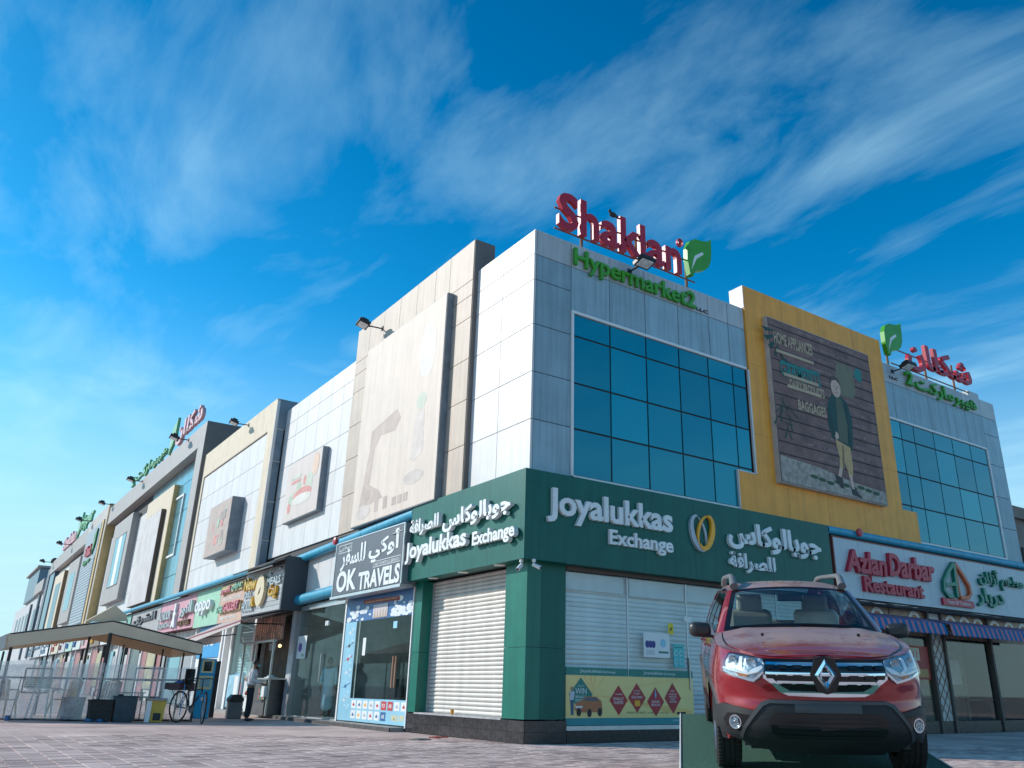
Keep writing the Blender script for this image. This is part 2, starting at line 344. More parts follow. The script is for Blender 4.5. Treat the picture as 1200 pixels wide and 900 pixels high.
pcell.add([(-hx, -hy, -.03), (hx, -hy, -.03), (hx, hy, -.03), (-hx, hy, -.03), (-hx, -hy, -.004), (hx, -hy, -.004), (hx, hy, -.004), (-hx, hy, -.004),
           (-hx+t_, -hy+t_, 0), (hx-t_, -hy+t_, 0), (hx-t_, hy-t_, 0), (-hx+t_, hy-t_, 0)],
          [(0, 1, 5, 4), (1, 2, 6, 5), (2, 3, 7, 6), (3, 0, 4, 7), (4, 5, 9, 8), (5, 6, 10, 9), (6, 7, 11, 10), (7, 4, 8, 11), (8, 9, 10, 11)])
pme = bpy.data.meshes.new('paver'); pme.from_pydata(pcell.v, [], pcell.f); pme.materials.append(paver_mat('paver', False))
rest = MB()
for k, (z, x, y) in enumerate(cells):
    dz = random.uniform(-.0015, .0015)
    if k < 290:
        o = bpy.data.objects.new('paver', pme); COL.objects.link(o); o.parent = pav; o.location = (x, y, dz)
    else: rest.add([(a+x, b+y, c+dz) for a, b, c in pcell.v], pcell.f)
rest.build('paver_field', paver_mat('paver_mass', True), pav, kind='stuff')

# ================================================================== CORNER BUILDING
B = thing('shopping_building', 'white panelled corner building of the mall with teal glazing and yellow pier', 'building', (0, 0, 0))
ZR = [4.72, 5.72, 6.70, 7.72, 8.72, 9.30, 9.88]
g = .008
core = MB().box(.05, 18.38, .05, 15.3, 3.05, 9.80).box(4.6, 18.3, 4.2, 15, -.01, 3.05).box(18.1, 18.36, .12, 4.3, 0, 3.05)
core.build('wall', dark, B)
bx('roof', mat('roof_grey', (.3, .3, .3)), B, .12, 18.3, .12, 15.2, 9.8, 9.84)
MB().box(.02, .3, .02, 15.3, 9.86, 9.90).box(.31, 18.36, .02, .3, 9.86, 9.90).build('coping', grey_panel, B)
def wallL(ys, zs, m, parent, x=0.0, th=.05, top=None):
    for i in range(len(ys)-1):
        for k in range(len(zs)-1):
            piece('wall_panel', (top if top and k == len(zs)-2 else m), parent, x, x+th, ys[i]+g, ys[i+1]-g, zs[k]+g, zs[k+1]-g)
def wallR(xs, zs, m, parent, y=0.0, th=.05, top=None):
    for i in range(len(xs)-1):
        for k in range(len(zs)-1):
            piece('wall_panel', (top if top and k == len(zs)-2 else m), parent, xs[i]+g, xs[i+1]-g, y, y+th, zs[k]+g, zs[k+1]-g)
wallL([0, 1.2, 2.32], ZR, white_panel, B)
wallL([9.02, 10.03, 11.03, 12.05, 13.05, 14.08, 15.05, 15.32], ZR, white_panel, B)
wallL([9.02, 9.6, 10.6, 11.5], [3.34, 4.34], white_panel, B, x=.02)
wallR([.052, .95], ZR, blue_panel, B, top=grey_panel)
wallR([.95, 2.0, 3.03, 4.05, 5.08, 5.75, 6.345], [8.28, 9.30, 9.88], blue_panel, B, top=grey_panel)
wallR([12.16, 12.6, 13.36, 14.39, 15.40, 16.42, 17.47], [8.22, 9.30, 9.88], blue_panel, B, top=grey_panel)
wallR([17.47, 18.4], ZR, blue_panel, B, top=grey_panel)
bx('parapet_block', grey_panel, B, 17.7, 18.36, .4, 1.0, 9.85, 10.35)
def curtain(xs, zs, skip, label):
    wdw = MB().box(xs[0], xs[-1], .03, .05, zs[0], zs[-1]).build('window', dark, B, label=label)
    for i in range(len(xs)-1):
        for k in range(len(zs)-1):
            if skip(xs[i], xs[i+1], zs[k]): continue
            piece('pane', teal, wdw, xs[i]+.02, xs[i+1]-.02, .005, .03, zs[k]+.02, zs[k+1]-.02)
    fb = MB().box(xs[0]-.07, xs[-1]+.03, -.03, .04, zs[-1], zs[-1]+.06).box(xs[0]-.07, xs[0]-.01, -.03, .04, zs[0]-.02, zs[-1]-.002).box(xs[0]-.01, xs[-1]+.03, -.028, .04, zs[0]-.05, zs[0])
    if xs[-1] > 10: fb.box(xs[-1]+.002, xs[-1]+.07, -.03, .04, zs[0]-.05, zs[-1]-.002)
    fb.build('frame', white, wdw)
curtain([1.02, 2.0, 3.03, 4.03, 4.97, 5.8, 6.26], [4.76, 5.71, 6.68, 7.72, 8.22], lambda a, b, z: False, 'teal glazed curtain window left of the yellow pier')
curtain([11.8, 12.7, 13.36, 14.39, 15.40, 16.42, 17.39], [4.78, 5.73, 6.63, 7.64, 8.16], lambda a, b, z: False, 'teal glazed curtain window right of the yellow pier')
# yellow pier (front sheets + bright side return)
yp = MB().prism(FR(.4), [(5.72, 4.68), (12.82, 4.68), (12.82, 5.56), (12.15, 5.56), (12.15, 10.52), (6.352, 10.52), (6.352, 5.60), (5.72, 5.60)], 0, .45)
yp.build('yellow_pier', yellow, B)
MB().box(6.332, 6.350, -.045, .40, 9.9, 10.518).box(6.30, 6.350, -.055, -.002, 5.62, 8.22).box(5.69, 5.718, -.055, 0, 4.70, 5.60).box(5.69, 6.30, -.055, -.002, 5.602, 5.63).build('pier_edge', white_panel, B)
for x in (7.8, 9.3, 10.8): bx('joint', brownd, B, x, x+.006, -.052, -.049, 9.85, 10.52)
for z in (6.6, 8.4): bx('joint', mat('yellow_joint', (.45, .22, .03)), B, 6.36, 6.98, -.052, -.049, z, z+.006); bx('joint', MC['yellow_joint'], B, 11.28, 12.14, -.052, -.049, z, z+.006)
for x in (7.4, 8.9, 10.4, 11.8): bx('joint', MC['yellow_joint'], B, x, x+.006, -.052, -.049, 4.7, 5.45)
# taupe pier
P = bx('taupe_pier', brownd, B, -.08, .42, 2.31, 9.02, 4.6, 10.66)
ZP = [4.66, 5.70, 6.72, 7.69, 8.70, 9.26, 9.65, 10.68]
for k in range(len(ZP)-2):
    piece('wall_panel', taupe, P, -.12, -.08, 2.33+g, 3.45, ZP[k]+g, ZP[k+1]-g); piece('wall_panel', taupe, P, -.12, -.08, 7.6, 9.02-g, ZP[k]+g, ZP[k+1]-g)
ys = [2.33, 3.456, 4.2, 5.2, 6.2, 7.2, 8.15, 9.02]
for i in range(7): piece('wall_panel', taupe, P, -.12, -.08, ys[i]+g, ys[i+1]-g, 9.65+g, 10.68)
bx('pier_return', mat('shaded_taupe', (.17, .15, .14), .6), P, -.115, .42, 2.296, 2.308, 4.7, 10.68)  # darker taupe: shade on the return is painted into its colour

# green fascia box around the corner
FA = thing('fascia_sign', 'dark green exchange fascia wrapped round the corner with white raised lettering', 'shop sign', (0, 0, 0))
MB().box(-.25, .06, -.25, 4.3, 3.02, 4.655).box(.062, 8.52, -.25, .0, 3.02, 4.655).build('board', green, FA)
for y in (1.0, 2.2, 3.3): bx('joint', mat('green_joint', (.01, .08, .065)), FA, -.2515, -.249, y, y+.006, 3.03, 4.65)
for x in (1.2, 2.6, 4.0, 5.4, 6.8): bx('joint', MC['green_joint'], FA, x, x+.006, -.2515, -.249, 3.03, 4.65)
lk = dict(off=.028)
text('Joyalukkas', FR(-.25), .21, 3.33, 3.72, 4.36, .0, .07, letter_w, FA, **lk)
text('Exchange', FR(-.25), 1.67, 3.33, 3.38, 3.75, .0, .06, letter_w, FA, **lk)
text(arab('جويالوكاس'), FR(-.25), 4.95, 8.08, 3.74, 4.36, .0, .07, letter_w, FA, off=.036)
text(arab('للصرافة'), FR(-.25), 4.95, 6.42, 3.26, 3.68, .0, .06, letter_w, FA, off=.032)
text('Joyalukkas', FL(-.25), -4.27, -1.62, 3.36, 3.82, .03, .09, letter_w, FA, **lk)
text('Exchange', FL(-.25), -1.38, .10, 3.34, 3.68, .03, .09, letter_w, FA, **lk)
text(arab('جويالوكاس'), FL(-.25), -2.62, -.06, 3.83, 4.26, .03, .09, letter_w, FA, off=.034)
text(arab('للصرافة'), FL(-.25), -4.12, -2.80, 3.92, 4.30, .03, .09, letter_w, FA, off=.03)
# two interlocked rings
def ring_arc(cu, cv, ru, rv, tilt, a0, a1, wd):
    o, i_ = [], []
    for k in range(21):
        a = R(a0+(a1-a0)*k/20); t = wd*(.35+.65*math.sin(math.pi*k/20))
        for L_, q in ((o, 1), (i_, -1)):
            x, y = (ru+q*t/2)*math.cos(a), (rv+q*t/2)*math.sin(a); L_.append((cu+x*math.cos(tilt)-y*math.sin(tilt), cv+x*math.sin(tilt)+y*math.cos(tilt)))
    return o+i_[::-1]
gold_p = mat('gold_yellow', (.95, .42, .02), .4); silver = mat('silver_grey', (.42, .46, .50), .35)
MB().prism(FR(-.25), ring_arc(4.10, 3.96, .20, .36, .30, 75, 300, .11), 0, .06).build('ring', silver, FA)
MB().prism(FR(-.25), ring_arc(4.28, 3.99, .19, .36, -.34, -120, 105, .12), .01, .075).build('ring', gold_p, FA)
MB().prism(FR(-.25), ring_arc(4.10, 3.96, .20, .36, .30, -60, 60, .06), 0, .03).build('ring', silver, FA)
MB().prism(FR(-.25), ring_arc(4.28, 3.99, .19, .36, -.34, 100, 240, .07), 0, .05).build('ring', gold_p, FA)
lampw = mat('lamp_diffuser', (.8, .78, .7), .4)
for y in (.75, 2.1, 3.35): MB().lathe((-.12, y, 3.018), (0, 0, -1), [(0, .11), (.012, .11), (.012, .0)], 20).build('downlight', lampw, FA)
for i, (x, y) in enumerate(((-.3, -.2), (-.14, -.36))):
    c = thing('security_camera', ('white security camera under the green fascia on the left side of the corner', 'white security camera under the green fascia just right of the corner')[i], 'camera', (0, 0, 0), 'cameras at the corner')
    x += .1; y += .1
    MB().tube([(x, y, 3.02), (x, y, 2.97)], .035, 12).build('base', white, c); MB().tube([(x, y, 2.98), (x, y, 2.93)], .012).build('bracket', white, c)
    d = Vector((-.5, -.2, -.45) if i == 0 else (.35, -.6, -.3)).normalized()
    b = MB().tube([Vector((x, y, 2.92))-d*.02, Vector((x, y, 2.92))+d*.14], [.032, .036], 12).build('body', white, c, smooth=True)
    MB().tube([Vector((x, y, 2.92))+d*.141, Vector((x, y, 2.92))+d*.146], .024, 12).build('lens', blk, c)

# pillars, stone plinth
def tiles_L(y0, y1, z0, z1, dy, dz, x, parent):
    n = max(1, round((y1-y0)/dy)); m_ = max(1, round((z1-z0)/dz))
    for i in range(n):
        for k in range(m_): piece('stone_tile', stone, parent, x, x+.02, y0+(y1-y0)*i/n+.002, y0+(y1-y0)*(i+1)/n-.002, z0+(z1-z0)*k/m_+.002, z0+(z1-z0)*(k+1)/m_-.002)
base = MB().box(.018, .8, .02, 4.44, 0, .36).box(.82, .9, .02, .3, 0, .36).build('plinth', dark, B)
tiles_L(0, 4.46, 0, .36, .5, .18, 0, base)
for i in range(2):
    for k in range(2): piece('stone_tile', stone, base, .02+i*.44, .02+(i+1)*.44-.004, -.002, .018, k*.18+.002, k*.18+.178)
bx('sill', mat('sill_stone', (.42, .41, .42), .6, noise=.4, nscale=9), B, -.012, .32, .72, 4.05, .355, .385)
for (y0, y1) in ((.0, .70), (4.02, 4.36)):
    MB().box(.0, .31, y0, y1, .385, 1.55).box(.0, .31, y0, y1, 1.556, 3.02).build('pillar', green_p, B)
MB().box(.312, .86, .0, .3, .385, 1.55).box(.312, .86, .0, .3, 1.556, 3.02).build('pillar', green, B)
SH = thing('roller_shutter', 'closed cream roller shutter between green pillars left of the corner', 'shutter', (.3, 2.36, .385))
bx('side_rail', alu, SH, .24, .34, 3.985, 4.02, .385, 3.0); bx('side_rail', alu, SH, .24, .34, .70, .735, .385, 3.0)
bx('backing', dark, SH, .36, .38, .70, 4.02, .385, 3.02)
sm = bpy.data.meshes.new('slat')
def slat_mesh(name, ax, ln, h, m):
    b = MB(); prof = [(.0, 0), (.012, .008), (.024, h*.3), (.026, h*.55), (.018, h*.85), (.004, h-.004), (-.004, h-.004), (-.004, 0)]
    n = len(prof); vs = []
    for e in (0, ln):
        for d, z in prof: vs.append((-d, e, z) if ax == 'y' else (e, -d, z))
    fs = [(i, (i+1) % n, (i+1) % n+n, i+n) for i in range(n)]
    if ax == 'y': fs = [q[::-1] for q in fs]
    me = bpy.data.meshes.new(name); me.from_pydata(vs, [], fs); me.materials.append(m); me.update(); return me
sl = slat_mesh('slat', 'y', 3.24, .08, slat_m)
for k in range(33):
    o = bpy.data.objects.new('slat', sl); COL.objects.link(o); o.parent = SH; o.location = (0, -1.62, k*.08)
cup = thing('paper_cup', 'small orange cup left on the sill below the cream shutter', 'cup', (.08, 2.6, .386))
MB().lathe((.08, 2.6, .386), (0, 0, 1), [(0, .0), (0, .028), (.09, .038), (.09, .034), (.01, .026)], 14).build('body', mat('orange_cup', (.75, .33, .03), .5), cup)

# right shopfront under the fascia
SF = thing('exchange_shop', 'glazed exchange shopfront with yellow prize draw panel below the green fascia', 'shop', (.9, .1, 0))
bx('base_frame', alu, SF, .93, 8.5, .06, .14, .2, .27); bx('head_frame', brownd, SF, .87, 8.5, -.02, .14, 2.95, 3.015)
bx('plinth', stone, SF, .93, 8.5, .03, .3, 0, .2)
for a, b in ((.93, 2.42), (2.42, 4.0), (4.0, 5.3), (5.3, 6.8), (6.8, 8.5)): bx('pane', clearglass, SF, a+.006, b-.006, .095, .107, .27, 2.95)
for a in (2.42, 4.0, 5.3, 6.8): bx('mullion', alu, SF, a-.012, a+.012, .085, .115, .27, 2.95)
bx('shutter_box', mat('box_white', (.66, .70, .72), .5), SF, .93, 2.35, .12, .21, 2.62, 2.93); bx('shutter_box', MC['box_white'], SF, 2.5, 5.2, .12, .21, 2.60, 2.93)
RS = thing('roller_shutter', 'pale roller shutter lowered behind the exchange shopfront glass', 'shutter', (.9, .24, .2))
sl2 = slat_mesh('slat', 'x', 7.6, .085, slat_w)
for k in range(33):
    o = bpy.data.objects.new('slat', sl2); COL.objects.link(o); o.parent = RS; o.location = (0, 0, k*.085)
bx('backing', dark, RS, .9, 8.5, .26, .29, 0, 3.0)
bx('side_wall', green, SF, 8.45, 8.5, -.02, .6, 0, 3.02)
MB().box(3.985, 4.015, .05, .09, .9, 1.5).box(3.97, 4.03, .05, .09, 1.4, 1.42).build('door_handle', steel, SF)
fp = FR(.08)
yel = mat('poster_yellow', (.86, .66, .26), .35, noise=.04); ray_m = mat('poster_ray', (.88, .54, .17), .35); strip = mat('poster_green', (.01, .20, .16), .35); tealp = mat('poster_teal', (.01, .26, .30), .35)
PN = thing('promotion_panel', 'yellow prize draw panel with green and red diamonds on the shopfront glass', 'poster', (.93, .08, .3))
flat('sheet', yel, PN, fp, rect(.93, 4.08, .40, 1.115), 0, .006)
for i, a in enumerate((20, 34, 60, 84, 96, 112, 128)):
    c = (1.55, .80); dd = 2.6 if a < 40 else .55
    p = [(c[0], c[1])]+[(min(4.07, max(.94, c[0]+dd*math.cos(R(a+s)))), min(1.11, c[1]+dd*math.sin(R(a+s)))) for s in (-2.2, 2.2)]
    flat('ray', ray_m, PN, fp, p, .0065, .0005)
for s in (-1, 1):
    for a0 in (-8, -20):
        p = [(1.55, .8), (1.55+2.5*math.cos(R(a0-1.6)), max(.41, .8+2.5*math.sin(R(a0-1.6)))), (1.55+2.5*math.cos(R(a0+1.8)), max(.42, .8+2.5*math.sin(R(a0+1.8))))]
        flat('ray', ray_m, PN, fp, p, .0066+.0003*s, .0004)
flat('header_strip', strip, PN, fp, rect(.93, 2.40, 1.12, 1.25), 0, .008); flat('header_strip', strip, PN, fp, rect(2.43, 4.08, 1.12, 1.25), 0, .008); flat('footer_strip', tealp, PN, fp, rect(.93, 4.08, .28, .398), 0, .008)
ink = dict(split=False, name='lettering', depth=0)
for a in (1.25, 2.78): text('Joyalukkas', fp, a, a+.5, 1.15, 1.22, .009, m=letter_w, parent=PN, off=.0, **ink); text('Exchange', fp, a+.53, a+.83, 1.155, 1.205, .009, m=letter_w, parent=PN, off=.0, **ink)
def diamond(cu, cv, ru, rv, m, lines, gold=False):
    flat('diamond', m, PN, fp, [(cu-ru, cv), (cu, cv-rv), (cu+ru, cv), (cu, cv+rv)], .0075, .002)
    for k, (s, wdt, v0, h) in enumerate(lines): text(s, fp, cu-wdt/2, cu+wdt/2, v0, v0+h, .0105, m=letter_w, parent=PN, off=.0, **ink)
red = mat('poster_red', (.42, .02, .03), .35)
diamond(1.27, .79, .27, .29, strip, [('COME SHOP', .15, .925, .022), ('WIN', .25, .80, .10), ('RENAULT', .24, .73, .045), ('DUSTER', .24, .67, .045)])
diamond(2.15, .70, .22, .26, red, [('1 WINNER', .18, .79, .025), ('RENAULT', .25, .70, .05), ('DUSTER', .22, .635, .05)])
diamond(2.60, .745, .22, .26, red, [('10 WINNERS', .16, .86, .022), ('5 gm', .15, .80, .04), ('GOLD BARS', .27, .735, .045)])
flat('gold_bar', gold_p, PN, fp, rect(2.54, 2.67, .60, .70), .011, .003)
diamond(3.07, .68, .22, .26, red, [('DIAMOND', .20, .66, .04), ('NECKLACE', .23, .605, .04)])
flat('pendant', mat('poster_blue', (.25, .5, .7)), PN, fp, [(3.05, .8), (3.07, .72), (3.09, .8), (3.075, .9), (3.065, .9)], .011, .001)
diamond(3.52, .745, .22, .28, red, [('100+', .10, .86, .03), ('MOTHER CARE', .2, .80, .03), ('PRODUCTS', .2, .755, .03), ('WEEKLY', .15, .71, .03), ('SURPRISES', .19, .665, .03)])
text('PROMOTION PERIOD: 1st MAR TO 31st MAY 2021', fp, 2.35, 3.40, .47, .505, .007, m=dark, parent=PN, off=.0, **ink)
flat('small_box', dark, PN, fp, rect(3.62, 3.85, .45, .50), .007, .001); text('Joyalukkas', fp, 3.5, 3.83, .33, .37, .009, m=letter_w, parent=PN, off=0, **ink)
# printed orange car and figure on the panel
pc = mat('print_orange', (.48, .16, .06), .4)
flat('printed_car', pc, PN, fp, [(1.12, .55), (1.16, .65), (1.28, .69), (1.38, .76), (1.62, .76), (1.74, .68), (1.76, .53), (1.70, .50), (1.2, .49)], .0135, .001)
flat('printed_window', mat('print_glass', (.10, .12, .15), .3), PN, fp, [(1.31, .69), (1.40, .745), (1.60, .745), (1.68, .68)], .0147, .0005)
for a in (1.22, 1.46, 1.70): flat('printed_wheel', dark, PN, fp, ell(a, .50 if a != 1.46 else .485, .05, .07), .0154, .0008)
flat('printed_grille', alu, PN, fp, rect(1.14, 1.30, .565, .60), .0150, .0003)
flat('printed_shirt', mat('print_shirt', (.55, .6, .68)), PN, fp, [(1.02, .70), (1.10, .70), (1.13, .84), (1.02, .84)], .0136, .001); flat('printed_trousers', mat('print_jeans', (.06, .12, .2)), PN, fp, [(1.03, .70), (1.05, .45), (1.10, .45), (1.11, .70)], .0136, .001); flat('printed_head', mat('print_skin', (.45, .28, .2)), PN, fp, ell(1.065, .885, .03, .04), .0136, .001)
for nm, lab, u0, u1, v0, v1, m in (('notice', 'white printed notice taped on the exchange glass', 2.81, 3.50, 1.48, 1.94, white), ('notice', 'turquoise four square notice on the exchange glass', 3.59, 3.89, 1.31, 1.75, mat('turquoise', (.06, .50, .52), .4)), ('sticker', 'small yellow warning sticker on the exchange glass', 3.48, 3.62, 1.93, 2.14, mat('sticker_yellow', (.75, .6, .02), .4)), ('sticker', 'small white sticker at the top of the glass door joint', 3.93, 4.14, 2.20, 2.30, letter_w)):
    t = thing(nm, lab, 'notice', (u0, .09, v0)); flat('sheet', m, t, FR(.09), rect(u0, u1, v0, v1), 0, .003)
    if 'white printed' in lab:
        for q in (2.9, 2.98, 3.06): flat('print', mat('print_navy', (.06, .06, .25)), t, FR(.09), ell(q+.01, 1.72, .055, .07, 14), .0035+q*.0004, .0005)
        flat('print', strip, t, FR(.09), rect(3.2, 3.46, 1.56, 1.60), .0035, .001); flat('print', mat('print_light_blue', (.3, .6, .75)), t, FR(.09), ell(3.33, 1.75, .08, .08, 14, 0, 300), .0035, .001)
        for q in range(5): flat('print', silver, t, FR(.09), rect(2.87, 3.1, 1.53+q*.018, 1.538+q*.018), .0035, .001)
    if 'turquoise' in lab:
        for a in (3.67, 3.81):
            for b in (1.42, 1.58): flat('print', letter_w, t, FR(.09), ring_arc(a, b, .045, .05, 0, 0, 350, .01), .0035, .001)
        flat('print', strip, t, FR(.09), rect(3.63, 3.85, 1.68, 1.70), .0035, .001)
    if 'yellow' in lab: flat('print', dark, t, FR(.09), [(3.52, 2.0), (3.56, 2.0), (3.59, 2.07), (3.54, 2.05)], .0035, .001)

# ================================================================== RESTAURANT FRONT (right)
RB = thing('restaurant_sign', 'white restaurant sign board with maroon raised lettering below the blue pipe', 'shop sign', (8.75, -.2, 3.02))
for i in range(10): piece('board_panel', mat('white_board', (.52, .58, .62), .45, noise=.05, rnd=.04), RB, 8.72+i*.98+.004, 8.72+(i+1)*.98-.004, -.2, -.1, 3.03, 4.42)
MB().box(8.66, 18.6, -.215, -.1, 4.42, 4.45).box(8.68, 8.715, -.215, -.1, 3.03, 4.42).build('frame', mat('maroon_trim', (.25, .08, .06), .6), RB)
maroon = mat('maroon_letter', (.50, .015, .05), .4); dgreen = mat('emerald_letter', (.005, .20, .13), .35); orange = mat('rust_orange', (.62, .12, .04), .4)
text('Azlan', FR(-.2), 9.05, 10.68, 3.62, 4.18, .0, .10, maroon, RB, off=.034, shear=.12); text('Darbar', FR(-.2), 10.78, 12.85, 3.66, 4.24, .0, .10, maroon, RB, off=.034, shear=.12)
MB().tube([FR(-.2)(10.02, 3.62, .05), FR(-.2)(10.0, 3.48, .05), FR(-.2)(9.85, 3.44, .05)], .035, 6).build('letter_tail', maroon, RB)
text('Restaurant', FR(-.2), 9.68, 12.22, 3.20, 3.57, .0, .09, maroon, RB, off=.034)
def band(fr, pts, wd, d0, d1, name, m, parent):
    o = []; i_ = []
    for k, p in enumerate(pts):
        a = Vector(pts[max(k-1, 0)]); b = Vector(pts[min(k+1, len(pts)-1)]); t = (b-a).normalized(); n = Vector((-t.y, t.x))*wd/2
        o.append(tuple(Vector(p)+n)); i_.append(tuple(Vector(p)-n))
    return MB().prism(fr, o+i_[::-1], d0, d1).build(name, m, parent)
frs = FR(-.2)
band(frs, [(13.88, 4.27), (13.55, 4.02), (13.25, 3.72), (13.22, 3.5), (13.4, 3.36), (13.62, 3.36)], .10, 0, .10, 'emblem', dgreen, RB)
band(frs, [(13.88, 4.27), (13.84, 3.9), (13.82, 3.36)], .10, .001, .102, 'emblem', dgreen, RB); band(frs, [(13.3, 3.66), (13.8, 3.70)], .09, .003, .104, 'emblem', dgreen, RB)
band(frs, [(13.93, 4.27), (14.25, 4.0), (14.5, 3.72), (14.52, 3.5), (14.35, 3.38), (13.95, 3.36)], .10, 0, .10, 'emblem', orange, RB); band(frs, [(13.93, 4.25), (13.96, 3.4)], .07, .002, .09, 'emblem', orange, RB)
MB().prism(frs, rect(13.10, 14.62, 3.12, 3.30), 0, .07).build('ribbon', maroon, RB); text('Taste Of Tradition', frs, 13.3, 14.45, 3.17, 3.26, .072, 0, letter_w, RB, off=0, split=False, name='lettering')
text(arab('مطعم أزلان'), frs, 15.1, 17.6, 3.72, 4.28, 0, .09, dgreen, RB, off=.03); text(arab('دربار'), frs, 14.85, 16.3, 3.2, 3.72, 0, .09, dgreen, RB, off=.035)
def pipe(name, label, pts, r, parent=None, joints=1.0, along=1):
    t = thing(name, label, 'pipe', pts[0]); 
    for a, b in zip(pts[:-1], pts[1:]):
        a, b = Vector(a), Vector(b); n = max(1, round((b-a).length/joints))
        for k in range(n):
            p, q = a.lerp(b, k/n), a.lerp(b, (k+1)/n); d = (q-p).normalized()
            MB().tube([p+d*.006, q-d*.006], r, 14).build('pipe_segment', pipe_m, t, smooth=True)
        MB().tube([a, b], r*.95, 12).build('core', mat('pipe_joint', (.02, .09, .14)), t)
    return t
pipe('duct_pipe', 'thick blue pipe above the white restaurant sign', [(8.55, -.16, 4.58), (18.5, -.16, 4.58)], .10)
pipe('duct_pipe', 'thick blue pipe above the dark travel agency sign running left past a beige billboard', [(-.12, 4.35, 4.55), (-.12, 11.9, 4.33)], .12)
pipe('duct_pipe', 'short thick blue pipe above the glass doors left of the travel agency sign', [(-.14, 8.2, 3.2), (-.14, 11.95, 3.12)], .15)
pipe('duct_pipe', 'thin pale blue pipe running above the row of far shop signs', [(-.2, 11.9, 4.33), (-.5, 15.5, 4.30), (-.5, 60, 4.30)], .09, joints=3)
for i, (x, y, z, d) in enumerate(((-.25, 8.75, 4.46, (-1, 0, 0)), (9.7, -.27, 4.62, (0, -1, 0)))):
    a = thing('alarm_bell', ('red round alarm bell on the blue pipe beside the travel agency sign', 'red round alarm bell on the blue pipe over the restaurant sign')[i], 'alarm', (x, y, z))
    MB().lathe((x, y, z), d, [(-.02, .07), (0, .10), (.05, .10), (.07, .06), (.07, 0)], 20).build('dome', mat('alarm_red', (.55, .05, .07), .4), a, smooth=True)
    MB().lathe((x, y, z), (-d[0], -d[1], 0), [(-.01, .05), (.06, .05)], 12).build('mount', dark, a)

RF = thing('restaurant', 'restaurant shopfront with food pictures, dark posts and lattice panels', 'shop', (9, 0, 0))
photo = mat('food_photo', (.30, .14, .08), .35, noise=.6, nscale=5)
bx('header', brownd, RF, 8.55, 18.3, -.12, .05, 2.93, 3.02); bx('light_tube', alu, RF, 14.0, 16.2, -.2, -.15, 2.95, 2.99); bx('light_tube', alu, RF, 9.5, 12.0, -.2, -.15, 2.95, 2.99)
for a, b in ((8.6, 11.0), (11.0, 12.6), (13.3, 15.6), (15.6, 18.1)): bx('photo_panel', photo, RF, a+.02, b-.02, .02, .05, 2.3, 2.92)
plate = mat('plate_white', (.80, .76, .68), .4); food = mat('food_brown', (.55, .20, .07), .5, noise=.6, nscale=30)
for i, a in enumerate((9.4, 10.5, 12.1, 13.8, 14.5, 15.2, 16.1, 16.9, 17.7)):
    flat('plate', plate, RF, FR(.02), ell(a, 2.66, .27, .25), .002, .002); flat('food', food, RF, FR(.02), ell(a, 2.63, .19, .19), .005, .002)
for a in (8.6, 12.6, 13.25, 15.6, 18.1): bx('post', brownd, RF, a-.04, a+.05, -.06, .1, 0, 2.93)
lat = mat('lattice_white', (.55, .5, .46), .5); rib = mat('rib_brown', (.25, .12, .05), .5)
bx('lattice_panel', lat, RF, 12.68, 13.2, 0, .03, 0.1, 2.9)
lb = MB()
for k in range(-2, 10):
    z = .1+k*.32
    for s in (1, -1):
        p0, p1 = (12.69, z if s > 0 else z+.32*2), (13.19, z+.64 if s > 0 else z)
        if min(p0[1], p1[1]) < .1 or max(p0[1], p1[1]) > 2.9: continue
        lb.tube([(p0[0], -.008-.004*s, p0[1]), (p1[0], -.008-.004*s, p1[1])], .009, 5)
lb.build('lattice', rib, RF)
for a, b in ((8.66, 10.6), (10.6, 12.55), (13.32, 14.4), (14.4, 15.55), (15.66, 18.05)): bx('pane', clearglass, RF, a, b, .04, .05, .3, 2.3)
bx('plinth', stone, RF, 8.55, 18.3, -.02, .3, 0, .28)
flat('menu_board', mat('menu_red', (.40, .04, .03), .5), RF, FR(.03), rect(11.0, 12.5, 1.25, 2.05), 0, .01); flat('menu_strip', mat('menu_cream', (.6, .52, .38), .5), RF, FR(.03), rect(11.0, 12.1, 1.7, 2.0), .011, .003)
text('04-9511', FR(.03), 11.05, 12.0, 1.76, 1.93, .0145, 0, maroon, RF, off=.01, split=False, name='lettering'); flat('menu_strip', mat('menu_gold', (.5, .25, .08), .5), RF, FR(.03), rect(11.0, 12.4, 1.3, 1.5), .011, .003)
bx('inner_wall', mat('warm_wall', (.32, .25, .17), .8, noise=.3), RF, 8.6, 18.2, 2.2, 2.3, 0, 3.0); bx('inner_floor', mat('shop_floor', (.3, .27, .24), .5), RF, 8.6, 18.2, .1, 3.8, 0, .02); bx('side_wall', mat('warm_wall', (0, 0, 0)), RF, 8.52, 8.6, .3, 3.9, 0, 3.0)
for k_ in range(7):
    u_ = 9.2+k_*1.3; flat('wall_picture', [food, mat('menu_gold', (0, 0, 0)), plate, mat('menu_red', (0, 0, 0))][k_ % 4], RF, FR(2.2), rect(u_, u_+.8, 1.2, 1.9), .01, .01)
    tt = thing('restaurant_table', 'dark table inside the restaurant, %s from the red car' % ['first', 'second', 'third', 'fourth', 'fifth', 'sixth', 'seventh'][k_], 'table', (u_+.4, 1.2, .02), 'restaurant tables behind glass'); bx('top', brownd, tt, u_, u_+.8, .9, 1.5, .76, .80); MB().tube([(u_+.4, 1.2, .02), (u_+.4, 1.2, .76)], .04, 8).build('leg', brownd, tt)
wr = MB()
for k_ in range(5):
    pts = [Vector((8.7+i_*.8, -.22-.01*k_, 2.99-.02*k_-.03*math.sin(i_*1.7+k_*1.3)**2)) for i_ in range(12)]; wr.tube(pts, .009, 5)
wr.build('wiring', dark, RF, kind='stuff')
